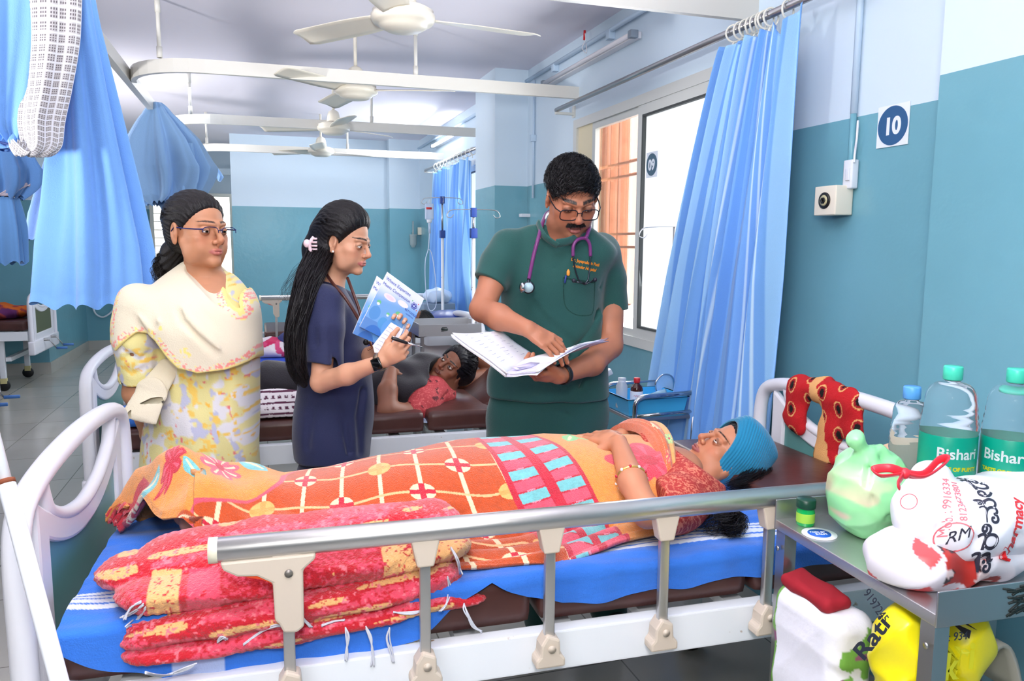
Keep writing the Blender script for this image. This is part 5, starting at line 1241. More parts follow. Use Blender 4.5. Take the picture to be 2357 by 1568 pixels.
# ------------------------------------------------------------ woman in navy scrubs
def navy_woman():
    root = thing('person', 'woman in navy scrubs with long black hair holding booklets and a pen', 'person')
    skin = (208, 154, 124); a = math.radians(73); S = .97
    fwd = (CR*math.sin(a)+TC*math.cos(a)-UP*.20).normalized(); Hc = at(793, 556, Y=2.80); M = headM(Hc, fwd, UP, S)
    hs = bound(local_sdf(head_sdf(lid=.35, nose=.80, jaw=.95, w=.98), M, S), Hc, .16)
    NP, NR = limb([(785, 595, 2.82, 27), (752, 665, 2.84, 32)])
    Aa, Ar = limb([(748, 705, 2.70, 27), (745, 800, 2.655, 25), (739, 880, 2.61, 24)]); Ab, Aq = limb([(739, 880, 2.61, 24), (800, 862, 2.52, 23), (878, 832, 2.44, 15.5)])
    Ba, Br = limb([(780, 720, 2.98, 28), (800, 830, 2.96, 25), (860, 820, 2.72, 22), (905, 790, 2.58, 16)])
    tor = torso_px([(1060, 700, 840, 2.82, .09), (900, 690, 840, 2.82, .09), (760, 695, 820, 2.82, .09), (690, 705, 800, 2.82, .085), (660, 725, 785, 2.83, .05)])
    d1 = (at(948, 790, Y=2.40)-Ab[-1]).normalized(); h1, n1 = hand(Ab[-1], d1, TC*.85-UP*.15+CR*.1, -1, curl=((34, 40, 25), (50, 62, 35), (62, 72, 40), (70, 76, 40)), thumb=(.80, .50, -.25), tc=(14, 12), sc=.90)
    d2 = (UP*.75+CR*.35+TC*.2).normalized(); h2, n2 = hand(Ba[-1], d2, -TC, 1, curl=((30, 40, 30),)*4, thumb=(.8, .5, -.3), sc=.88)
    body = union(hs, (chain(NP, NR), .03), (tor, .04), (chain(Aa, Ar, .02), .02), (chain(Ab, Aq, .02), .01), (h1, .010), (chain(Ba, Br, .02), .02), (h2, .01), (cap(at(745, 1050, Y=2.82), Vector((.20, 2.8, .06)), .08, .045), .03), (cap(at(800, 1050, Y=2.86), Vector((.33, 2.86, .06)), .08, .045), .03))
    lo, hi = box_of([Hc, Aa[0], Ab[-1], at(700, 700, Y=2.9), at(960, 700, Y=2.4), Vector((.2, 2.8, .02))], pad=.15)
    sdf_obj('body', body, lo, hi, .0026, M_skin, root, col=mskin(M, skin, n1+n2, lip=(184, 96, 98), w=.98, browh=.0034, bindi=(40, 20, 20)))
    for s in (-1, 1): eye_obj(root, M, s, .98, gaze=(0, 1, -.30))
    tag_e = MB().ball(M@Vector((.0765, .003, -.036)), .0042, 10).build('ear_stud', mat('pearl', (240, 236, 230), .2), root)
    # hair: half up, long and straight down the back
    hb = hair_base(w=.98, puff=.017, hl=.0165, tilt=(0, .80, -.60), groove=.0009, nape=-.095, top=.018)
    back = chain([M@Vector(q) for q in ((0, -.085, .01), (0, -.105, -.05), (0, -.10, -.10))], [.055, .050, .048], .02)
    hf = union(local_sdf(hb, M, S), (back, .025))
    PT = [at(735, 590, Y=2.78), at(712, 640, Y=2.70), at(694, 700, Y=2.64), at(680, 770, Y=2.62), at(682, 840, Y=2.62), at(700, 885, Y=2.63)]
    V, F, C_ = ribbons(ptail(PT, [.050, .046, .038, .034, .030, .020], 1500, 5, m=20, wave=.006), .0024, .0012, hair_cols(1500, (22, 19, 22)), 2)
    r = np.random.RandomState(9); L = []
    for k in range(1700):
        th = r.uniform(-1.5, 1.5); pts = []
        for t in np.linspace(0, 1, 12):
            ph = math.radians(58+125*t); q = Vector((math.sin(th)*math.sin(ph), math.cos(ph), math.cos(th)*math.sin(ph)))
            o_ = .004+.0145*min(1, t*3.2); pts.append(Vector((q.x*(.072+o_), q.y*(.094+o_)-.012, q.z*(.080+o_*1.95)+.034-.018*t)))
        if pts[0].z < .05: continue
        L.append([list(M@q) for q in pts])
    e2_ = ribbons(np.array(L), .0018, .0012, hair_cols(len(L), (26, 23, 26)), 6)
    wsp = ptail([at(722, 600, Y=2.78), at(700, 622, Y=2.72), at(668, 668, Y=2.66), at(655, 700, Y=2.64)], [.02, .03, .03, .02], 60, 9, wave=.01); e3_ = ribbons(wsp, .0010, .0006, hair_cols(60, (26, 23, 26)), 3)
    core = chain(PT, [.044, .038, .031, .027, .022, .012], .02); hf = union(hf, (core, .03))
    lo2, hi2 = box_of([Hc]+PT, pad=.2); hair_part(root, hf, M, lo2, hi2, .0035, (18, 16, 19), extra=merge((V, F, C_), e2_, e3_))
    # claw clip
    c0 = at(716, 566, Y=2.745); cl = MB().tube([c0+UP*.03+CR*.01, c0+UP*.012-CR*.004, c0-UP*.012-CR*.004, c0-UP*.03+CR*.008], .006, 8).build('hair_clip', mat('pale_pink_plastic', (236, 206, 216), .3), root)
    for k in range(5): MB().tube([c0+UP*(.024-.012*k), c0+UP*(.024-.012*k)+CR*.022+TC*.006], .0035, 6).build('clip_tooth', mat('pale_pink_plastic'), cl)
    MB().ball(c0-CR*.014+UP*.008, .012, 12, (1, .7, 1.2)).build('clip_grip', mat('pale_pink_plastic'), cl)
    # scrub top and trousers
    Nv = mat('navy_scrub_cotton', (26, 34, 74), .75, bump=.3, bscale=420, sheen=.2, var=.05, vscale=5)
    top = torso_px([(1052, 672, 853, 2.82, .15), (1010, 668, 856, 2.82, .148), (950, 668, 862, 2.82, .14), (880, 682, 862, 2.82, .13), (800, 688, 845, 2.82, .125), (740, 690, 832, 2.82, .12), (690, 696, 812, 2.82, .105), (655, 716, 792, 2.83, .06), (638, 736, 778, 2.84, .035)], e=2.2, k=.008)
    s1, r1 = limb([(745, 700, 2.70, 46), (745, 760, 2.66, 45), (750, 880, 2.62, 43)]); ee = (s1[-1]-s1[-2]).normalized()
    s2, r2_ = limb([(785, 705, 2.96, 40), (805, 800, 2.95, 38)]); 
    slv = keep(chain(s1, r1, .02), plane(at(752, 842, Y=2.62), (ee+CR*-.22))); slv = cut(slv, cap(s1[-1]-ee*.06, s1[-1]+ee*.05, r1[-1]*.78), .003)
    shp = union(top, (slv, .03), (chain(s2, r2_), .02)); shp = cut(shp, cap(at(800, 615, Y=2.78), at(812, 668, Y=2.73), .045, .008), .006)
    fl_ = [[at(705, 850, Y=2.7), at(715, 940, Y=2.7), at(705, 1030, Y=2.7)], [at(760, 905, Y=2.68), at(790, 960, Y=2.68), at(800, 1040, Y=2.69)], [at(830, 900, Y=2.72), at(825, 960, Y=2.7), at(832, 1040, Y=2.7)], [at(715, 700, Y=2.6), at(722, 790, Y=2.6)], [at(765, 760, Y=2.58), at(775, 840, Y=2.58)], [at(690, 760, Y=2.65), at(700, 840, Y=2.65)], [at(800, 700, Y=2.7), at(822, 770, Y=2.7)]]
    shp = creases(shp, fl_, .014, .014); shp = folds(shp, .004, (22, 22, 12), 8); shp = cut(shp, cap(at(806, 985, Y=2.64), at(808, 1070, Y=2.64), .002, .012), .003)
    lo, hi = box_of([at(668, 640, Y=2.6), at(868, 1055, Y=2.6), at(868, 640, Y=3.05)], pad=.06)
    sh = sdf_obj('scrub_top', shp, lo, hi, .0048, Nv, root)
    pt = union(torso_px([(1180, 705, 850, 2.82, .11), (1100, 694, 852, 2.82, .12), (1030, 690, 850, 2.82, .12), (980, 695, 845, 2.82, .115)]), (cap(at(745, 1110, Y=2.80), Vector((.20, 2.8, .04)), .10, .075), .03), (cap(at(800, 1110, Y=2.86), Vector((.34, 2.86, .04)), .10, .075), .03))
    sdf_obj('trousers', folds(pt, .004, (22, 22, 10), 3), (-.05, 2.62, .02), (.60, 3.05, .93), .008, Nv, root)
    for x, y in ((.2, 2.74), (.34, 2.80)): MB().ball((x, y, .04), .045, 14, (1, 2.2, .8)).build('shoe', M_black, root)
    # watch
    ax = (Ab[-2]-Ab[-1]).normalized(); w0 = Ab[-1]+ax*.004; u = (TC-ax*TC.dot(ax)).normalized(); v = ax.cross(u)
    wb = MB().tube([w0+u*math.cos(t*PI/12)*.0275+v*math.sin(t*PI/12)*.0275 for t in range(24)], .010, 8, closed=True, flat=.3, up=ax).build('wrist_watch', mat('gold_mesh', (150, 130, 110), .35, metal=.8), root)
    q = w0+u*.029+CR*.002; Mw = frame(q, -ax, UP); MB().box((-.0165, -.0195, -.002), (.0165, .0195, .006), .005, M=Mw).build('watch_case', mat('black_glass', (10, 10, 12), .08), wb)
    rebase(root, (.27, 2.83, 0)); return Ab[-1], d1
Wn, dn1 = navy_woman()
# her stethoscope, lanyard-like, brown
M_br = mat('brown_tubing', (76, 40, 34), .35)
s2 = thing('stethoscope', 'dark brown stethoscope round the neck of the woman in navy', 'stethoscope')
MB().tube(catmull([at(752, 632, Y=2.78), at(768, 655, Y=2.70), at(790, 680, Y=2.66), at(812, 712, Y=2.65), at(828, 740, Y=2.65)], 6), .0055, 10).build('main_tube', M_br, s2)
MB().tube(catmull([at(800, 640, Y=2.74), at(812, 672, Y=2.68), at(826, 710, Y=2.66), at(834, 742, Y=2.65)], 6), .0055, 10).build('main_tube', M_br, s2)
MB().tube(catmull([at(828, 740, Y=2.65), at(840, 770, Y=2.64), at(852, 792, Y=2.63), at(856, 800, Y=2.62), at(846, 806, Y=2.62)], 6), .0032, 8).build('binaural', mat('bronze', (150, 96, 70), .3, metal=.7), s2)
MB().tube(catmull([at(834, 742, Y=2.65), at(846, 770, Y=2.64), at(855, 795, Y=2.62)], 6), .0032, 8).build('binaural', mat('bronze'), s2)
MB().ball(at(843, 788, Y=2.62), .011, 12).build('ear_tip', M_black, s2)
# booklets, notes and pen
def booklet(A, B, C2, D2, label, name='booklet', dz=0):
    b = thing(name, label, 'booklet'); A, B, C2, D2 = [Vector(q) for q in (A, B, C2, D2)]
    nn = (B-A).cross(D2-A).normalized()
    if nn.dot(TC) < 0: nn = -nn
    MB().prism([A-nn*.003, B-nn*.003, C2-nn*.003, D2-nn*.003], nn*-.012).build('inner_pages', M_paper, b, smooth=False)
    nu, nv = 220, 260; U, V = np.meshgrid(np.linspace(0, 1, nu), np.linspace(0, 1, nv))
    P = (np.array(A)*(1-U)[..., None]+np.array(B)*U[..., None])*(1-V)[..., None]+(np.array(D2)*(1-U)[..., None]+np.array(C2)*U[..., None])*V[..., None]+np.array(nn)*.0004
    col = np.ones(P.shape)*lin(226, 234, 250); t = smoothstep(.2, .5, V+.15*U)[..., None]; col = col*(1-t)+lin(120, 170, 226)*t
    col = np.where(((V > .8))[..., None], lin(60, 110, 190)*.5+col*.5, col)
    def el(cx, cy, rx, ry, c, rot=0):
        x = (U-cx)*math.cos(rot)+(V-cy)*math.sin(rot); y = -(U-cx)*math.sin(rot)+(V-cy)*math.cos(rot); col[(x/rx)**2+(y/ry)**2 < 1] = lin(*c)
    el(.30, .33, .15, .05, (236, 226, 238)); el(.62, .30, .13, .05, (240, 232, 240)); el(.30, .33, .10, .03, (226, 210, 226))
    for (cx, cy, s, c) in ((.15, .55, .8, (90, 150, 214)), (.40, .66, .7, (90, 160, 220)), (.60, .62, 1.25, (104, 164, 226)), (.30, .85, 1.3, (64, 120, 200)), (.72, .86, 1.2, (56, 112, 200))):
        el(cx, cy+.16*s, .15*s, .15*s, c, .2)
    for (cx, cy, s) in ((.13, .50, .8), (.42, .60, .65), (.62, .52, 1.1)):
        el(cx, cy, .05*s, .045*s, (150, 96, 78)); el(cx, cy-.02*s, .06*s, .04*s, (110, 190, 140)); el(cx, cy+.02*s, .045*s, .028*s, (232, 238, 246))
    for k in range(6): col[(np.abs(U-(.84+.025*k)) < .006) & (V > .55) & (V < .78)] = lin(230, 238, 250)
    o = gridmesh('cover', P, mat('printed_gloss_cover', (220, 230, 250), .3, attr='col'), col, b)
    T1 = mat('print_blue', (60, 84, 180), .5); xa = (B-A).normalized(); w_ = (B-A).length; h_ = (D2-A).length; ya = (A-D2).normalized()
    def tx(s, u, v, sz, m=T1, **k):
        q = A.lerp(B, u).lerp(D2.lerp(C2, u), v)+nn*.0012; zz = xa.cross(ya); yy = ya if zz.dot(nn) > 0 else ya
        text('cover_text', s, m, sz, Matrix(((xa.x, yy.x, nn.x, q.x), (xa.y, yy.y, nn.y, q.y), (xa.z, yy.z, nn.z, q.z), (0, 0, 0, 1))), b, ext=.0003, **k)
    tx('Where Expertise', .36, .09, w_*.095); tx('Meets Compassion', .38, .19, w_*.095)
    q = A.lerp(B, .86).lerp(D2.lerp(C2, .86), .22)+nn*.001
    mb = MB()
    for k in range(3):
        pts = [q+(xa*math.cos(t)*.011+ya*math.sin(t)*.0045)*math.cos(k*PI/3)+(ya*math.cos(t)*.011-xa*math.sin(t)*.0045)*math.sin(k*PI/3) for t in np.linspace(0, 2*PI, 20)[:-1]]; mb.tube(pts, .0009, 5, closed=True)
    mb.build('emblem', mat('emblem_indigo', (50, 50, 170), .4), b)
    for dx, dy, c in ((.011, .013, (230, 60, 60)), (-.012, .012, (60, 180, 90)), (.014, -.008, (240, 90, 60))): MB().ball(q+xa*dx+ya*dy, .0017, 8).build('emblem_dot', mat('dot_%d' % c[0], c, .4), b)
    tx('BETTADUR', .86, .36, w_*.065); tx('HOSPITAL', .86, .42, w_*.045)
    return rebase(b, D2)
booklet(at(892, 627, Y=2.50), at(976, 688, Y=2.50), at(925, 800, Y=2.52), at(828, 752, Y=2.52), 'front glossy booklet with surgeons on its cover held by the woman in navy')
booklet(at(868, 636, Y=2.525), at(952, 700, Y=2.525), at(905, 808, Y=2.545), at(812, 768, Y=2.545), 'glossy booklet just behind the front one in her hand')
nt_ = thing('note_paper', 'small white handwritten note held in front of the booklets', 'paper')
MB().prism([at(900, 742, Y=2.485), at(928, 758, Y=2.485), at(905, 812, Y=2.485), at(862, 812, Y=2.49), at(858, 795, Y=2.49)], TC*.001).build('sheet', M_paper, nt_, smooth=False)
mb = MB()
for k in range(7):
    a = at(893-5*k, 752+8*k, Y=2.483); b = a+(CR*.026-UP*.016); mb.tube([a, a.lerp(b, .4)+UP*.001, a.lerp(b, .7)-UP*.001, b], .0005, 3)
mb.build('handwriting', wl, nt_); rebase(nt_, at(870, 812, Y=2.49))
pn = thing('pen', 'black pen held between the fingers of the woman in navy', 'pen'); pa, pb = at(901, 778, Y=2.375), at(938, 790, Y=2.375)
MB().tube([pa, pa.lerp(pb, .1), pa.lerp(pb, .9), pb], [.003, .0055, .005, .004], 10).build('barrel', M_black, pn); MB().tube([pa+UP*.006, pa.lerp(pb, .5)+UP*.006], .0012, 6).build('clip', mat('polished_chrome'), pn); MB().tube([pb, at(972, 800, Y=2.38)], [.0035, .002], 8).build('chrome_tip', mat('polished_chrome'), pn); rebase(pn, pa)
# ------------------------------------------------------------ near patient lying on her back
def patient():
    root = thing('person', 'woman lying on the nearest bed in a red patterned kurta and teal head scarf', 'person')
    skin = (194, 130, 98); S = 1.0
    UPi = Vector((0, 0, 1)); hu = (CR*.80+UPi*.60+TC*.05).normalized(); fwd = (-CR*.62+UPi*.80+TC*.14).normalized()
    Hc = at(1675, 1050, Y=2.02); M = headM(Hc, fwd, hu, S)
    hs = bound(local_sdf(head_sdf(lid=.5, nose=.95, w=.98), M, S), Hc, .17)
    # her right arm, nearest the rail: shoulder - elbow - wrist
    Aa, Ar = limb([(1608, 1146, 1.80, 32), (1545, 1178, 1.66, 35), (1490, 1182, 1.60, 33)]); Ab, Aq = limb([(1490, 1182, 1.60, 33), (1456, 1110, 1.70, 31), (1424, 1020, 1.86, 20)])
    d1 = (at(1348, 988, Y=2.0)-Ab[-1]).normalized(); h1, n1 = hand(Ab[-1], d1, UP*.75+TC*.6+CR*.1, -1, curl=((10, 14, 10), (12, 16, 10), (14, 16, 10), (16, 18, 12)), thumb=(.55, .75, -.2), sc=.95)
    Ba, Br = limb([(1560, 1058, 2.14, 22), (1500, 1030, 2.18, 22), (1430, 1004, 2.08, 18)])
    h2, n2 = hand(at(1420, 1003, Y=2.05), (at(1345, 1003, Y=1.94)-at(1420, 1003, Y=2.05)), UP*.95+TC*.2, 1, curl=((14, 18, 12),)*4, sc=.92)
    z0 = MT+.01
    chest = union(cap((.55, 1.97, z0+.08), (.95, 1.97, z0+.075), .12, .12, n=(0, 0, 1), fl=.55), (cap((.95, 1.97, z0+.075), (1.13, 1.98, z0+.075), .12, .10, n=(0, 0, 1), fl=.60), .02))
    NP, NR = limb([(1640, 1084, 2.0, 29), (1602, 1124, 2.0, 26)])
    legs = union(cap((.55, 2.03, z0+.065), (.1, 2.03, z0+.05), .062, .04), cap((.1, 2.04, z0+.05), (-.20, 2.05, z0+.045), .045, .028), cap((-.20, 2.05, z0+.045), (-.20, 2.05, z0+.12), .028, .018), cap((.55, 1.93, z0+.065), (.1, 1.95, z0+.05), .060, .04), cap((.1, 1.95, z0+.045), (-.18, 1.985, z0+.045), .040, .028), cap((-.18, 1.985, z0+.045), (-.18, 1.985, z0+.12), .028, .018), k=.02)
    body = union(hs, (chain(NP, NR), .03), (chest, .03), (legs, .03), (chain(Aa, Ar, .02), .02), (chain(Ab, Aq, .02), .012), (h1, .01), (chain(Ba, Br), .02), (h2, .01))
    lo, hi = box_of([Hc, Aa[-1], Ab[-1], Vector((-.24, 2.0, z0+.05)), at(1345, 990, Y=2.1)], pad=.17)
    sdf_obj('body', body, lo, hi, .0027, M_skin, root, col=mskin(M, skin, n1+n2, lip=(150, 72, 78), w=.98, browh=.0024))
    for s in (-1, 1): eye_obj(root, M, s, .98, gaze=(-.30, 1, .18))
    MB().ball(M@Vector((-.0135, .098, -.034)), .0022, 8).build('nose_stud', mat('gold_stud', (230, 190, 110), .3, metal=.9), root)
    # hair, spread behind the head and a tied end lying on the sheet
    hb = hair_base(w=.98, puff=.007, hl=.0125, nape=-.10); lump = union(ell((0, -.085, -.03), (.06, .045, .055)), (ell((.02, -.10, .03), (.05, .04, .05)), .02))
    hf = local_sdf(union(hb, (lump, .02)), M, S)
    PT = [at(1690, 1100, Y=1.92), at(1740, 1105, Y=1.90), at(1700, 1122, Y=1.84), at(1660, 1135, Y=1.80)]
    v1 = ribbons(ptail([M@Vector((0, -.06, .04)), at(1745, 1085, Y=1.98), at(1725, 1112, Y=1.90), at(1675, 1128, Y=1.84)], [.05, .045, .036, .02], 600, 5, wave=.006), .0020, .001, hair_cols(600, (22, 18, 22)))
    z1 = MT+.028; q0 = at(1672, 1185, Z=z1+.02)
    TP = [q0, q0+Vector((.0, -.04, -.004)), at(1660, 1215, Z=z1), at(1655, 1228, Z=z1-.005)]
    v2 = ribbons(ptail(TP, [.010, .030, .045, .05], 480, 6, wave=.022, ends=.6), .0018, .0009, hair_cols(480, (20, 17, 20))); v2[0][:, 2] = np.maximum(v2[0][:, 2], MT+.016)
    v3 = ribbons(ptail([at(1672, 1140, Y=1.82), q0+Vector((.01, .05, .01)), q0], [.018, .012, .010], 120, 8, wave=.002), .002, .0015, hair_cols(120, (20, 17, 20)))
    lo2, hi2 = box_of([Hc, at(1740, 1105, Y=1.9)], pad=.18)
    hp = hair_part(root, hf, M, lo2, hi2, .003, (18, 15, 18), extra=merge(v1, v2, v3))
    MB().tube([q0+Vector((math.cos(t*PI/8)*.004, 0, 0))+Vector((0, math.sin(t*PI/8)*.0, 0))+(CR*math.cos(t*PI/8)+UP*math.sin(t*PI/8))*.012 for t in range(16)], .005, 8, closed=True).build('hair_tie', mat('violet_elastic', (120, 80, 170), .7), hp)
    # teal knitted head scarf
    T = mat('teal_ribbed_knit', (10, 124, 166), .85, bump=.2, bscale=200, sheen=.4)
    sk = union(ell((0, -.010, .030), (.0735+.013, .094+.014, .080+.014)), (ell((0, .0, -.035), (.075, .070, .075)), .02), (ell((0, -.012, .112), (.040, .080, .022)), .035))
    def scarf(p):
        d = np.abs(sk(p))-.0035; x, y, z = p[:, 0], p[:, 1], p[:, 2]
        face = .80*y-.28*z-.040+.9*np.clip(-z-.03, 0, 1)          # in front of the line ear - crown: bare face
        back = -(.62*y+.30*z+.058)
        d = d+.0011*np.sin((y*.8-z*.28)*900)
        d = smax(d, face, .003); d = smax(d, back, .003); return smax(d, -z-.112, .004)
    sdf_obj('head_scarf', local_sdf(scarf, M, S), np.array(Hc)-.2, np.array(Hc)+.2, .0024, T, root)
    # red kurta with fine scrolls
    ku = union(cap((.85, 1.97, z0+.09), (1.16, 1.98, z0+.088), .155, .145, n=(0, 0, 1), fl=.66), (chain([at(1600, 1120, Y=1.82), at(1560, 1160, Y=1.70), at(1524, 1180, Y=1.63)], [.085, .072, .062], .02), .04), (cap(at(1545, 1045, Y=2.15), at(1590, 1060, Y=2.12), .06), .03))
    ku = keep(ku, plane(at(1536, 1195, Y=1.66), -CR*1.0-UP*.15+TC*.15), .004) if 0 else ku
    ku = cut(ku, keep(ell(at(1486, 1187, Y=1.60), (.10, .09, .10)), plane(at(1524, 1185, Y=1.64), CR)), .003)
    ku = creases(folds(ku, .004, (26, 26, 26), 4), [[at(1500, 1030, Y=1.95), at(1560, 1080, Y=1.88), at(1600, 1140, Y=1.78)], [at(1540, 1050, Y=1.95), at(1620, 1090, Y=1.88)]], .006, .010)
    ku = keep(ku, plane((0, 0, MT+.014), (0, 0, -1))); ku = keep(ku, plane((1.05, 2.0, .9), (-1, .36, -.15)), .01); kA, kB = at(1484, 984, Y=2.0), at(1655, 1108, Y=1.92); kn_ = (kB-kA).cross(at(1570, 1050, Y=2.0)-cam.location); kn_ = kn_ if kn_.z > 0 else -kn_; ku = keep(ku, plane(kA, kn_), .008)
    def kc(P):
        n = np.abs(vnoise(P[:, 0]*1.0+.4*P[:, 2], P[:, 1]+P[:, 2], 95, 3)-.5); n2 = np.abs(vnoise(P[:, 0]+P[:, 1], P[:, 2]-P[:, 0], 130, 8)-.5)
        C_ = np.ones((len(P), 3))*lin(176, 52, 48); C_[(n < .07)] = lin(222, 130, 104); C_[(n2 < .05)] = lin(214, 116, 92); return C_
    lo, hi = box_of([at(1480, 1200, Y=1.6), at(1660, 1000, Y=2.2), Vector((.8, 1.97, z0))], pad=.1); lo[2] = MT
    ks_ = sdf_obj('kurta', ku, lo, hi, .0032, mat('red_scroll_cotton', (176, 52, 48), .8, attr='col', bump=.3, bscale=300), root, col=kc)
    # bangle
    ax = (Ab[-2]-Ab[-1]).normalized(); w0 = Ab[-1]+(Ab[-2]-Ab[-1])*.92; u = ax.orthogonal().normalized(); v = ax.cross(u)
    bl = MB().tube([w0+u*math.cos(t*PI/16)*.0375+v*math.sin(t*PI/16)*.0375 for t in range(32)], .004, 8, closed=True).build('bangle', mat('gold_stud'), root)
    for t in range(0, 32, 3): MB().ball(w0+u*math.cos(t*PI/16)*.0395+v*math.sin(t*PI/16)*.0395, .0045, 8).build('bead', mat('bead_%d' % (t % 2), ((230, 226, 220), (190, 40, 60))[t % 2], .3), bl)
    rebase(root, (.6, 1.97, MT))
patient()
pw_ = thing('pillow', 'flat brown vinyl pillow under the head scarf on the nearest bed', 'pillow', BO, BA); MB().box((1.76, .13, MT+.013), (2.13, .88, MT+.055), .02).build('cushion', M_brown, pw_)
# folded-over top of the fleece: a rust roll across her chest
def chest_fold():
    z0 = MT
    P0 = [at(1470, 1002, Y=2.16), at(1480, 1006, Y=2.02), at(1508, 1040, Y=1.90), at(1522, 1090, Y=1.80), at(1505, 1150, Y=1.70), at(1490, 1200, Y=1.62)]
    P0 = [Vector((1.05, 2.24, z0+.06)), Vector((1.07, 2.14, z0+.165)), Vector((1.075, 2.02, z0+.200)), Vector((1.06, 1.90, z0+.185)), Vector((1.02, 1.80, z0+.12)), Vector((.985, 1.72, z0+.05)), Vector((.95, 1.66, z0+.03))]
    c = catmull(P0, 10)
    def f(u, v):
        i = v*(len(c)-1); k = min(int(i), len(c)-2); q = c[k].lerp(c[k+1], i-k); t = (c[k+1]-c[k]).normalized(); a = u*2*PI; s = Vector((1, 0, 0)); n = t.cross(s).normalized()*-1
        if n.z < 0: n = -n
        w = .044*(1+.15*math.sin(v*9)); return q+s*math.cos(a)*w+n*math.sin(a)*.020+n*.004*math.sin(a*5)+Vector((.010*math.sin(a*2+v*6), 0, 0))
    nu, nv = 160, 260; A = np.array([[list(f(i/nu, j/(nv-1))) for i in range(nu)] for j in range(nv)])
    U, V = np.meshgrid(np.arange(nu)/nu, np.linspace(0, 1, nv)); col = np.ones(A.shape)*lin(222, 96, 26)
    m = (U < .13) | (U > .82); col[m] = lin(250, 172, 84); st = (np.abs(U-.16) < .006) & (np.modf(V*80)[0] < .6); col[st] = lin(240, 190, 140); st = (np.abs(U-.30) < .006) & (np.modf(V*80)[0] < .6); col[st] = lin(240, 190, 140)
    for cx, cy, c1 in ((.25, .2, (240, 90, 110)), (.22, .42, (250, 226, 190)), (.24, .6, (240, 80, 90)), (.23, .78, (250, 226, 190)), (.1, .5, (150, 210, 130))): flower(col, U*.3, V*.6, cx*.3, cy*.6, .022, 6, lin(*c1), lin(250, 210, 120), lin(200, 30, 50))
    o = gridmesh('blanket_fold', A, mat('fleece'), col, closed_u=True); b = [x for x in bpy.data.objects if x.name == 'fleece_blanket'][0]; o.parent = b
chest_fold()

# ------------------------------------------------------------ far patient on the second bed
B2 = Vector((-.72, 3.56, 0)); B2A = math.radians(-1.0)
def bed2():
    b = make_bed('hospital_bed', 'second white hospital bed, behind the three standing people', B2, B2A, L=2.3, rail=False, zf=.60, z_top=.93, far_rail=False, cr=False)
    t = mattress('mattress', 'brown vinyl mattress in worn sections on the second bed', B2, B2A, ((.05, .60), (.62, 1.15), (1.16, 1.44), (1.45, 1.80)), .90, .602, .70)
    # raised back section with its frame
    p = at(1110, 900, Y=3.62)
    M = Matrix.Translation((1.82, 0, .62))@Matrix.Rotation(-math.radians(26), 4, 'Y')
    MB().box((0, .03, 0), (.62, .93, .10), .03, M).build('back_section', M_brown, t)
    MB().box((-.3, .0, -.045), (.62, .03, -.015), .004, M).build('back_frame', M_bed, b)
    return b
bed2()
pl_ = MB(); q = at(1138, 885, Y=3.95)
Mp = Matrix.Translation(at(1140, 895, Y=3.95))@Matrix.Rotation(-math.radians(32), 4, 'Y')
plo = MB().box((-.20, -.30, -.05), (.26, .30, .055), .045, Mp).build('pillow', M_brown); tag(plo, 'brown vinyl pillow under the head of the patient on the second bed', 'pillow')
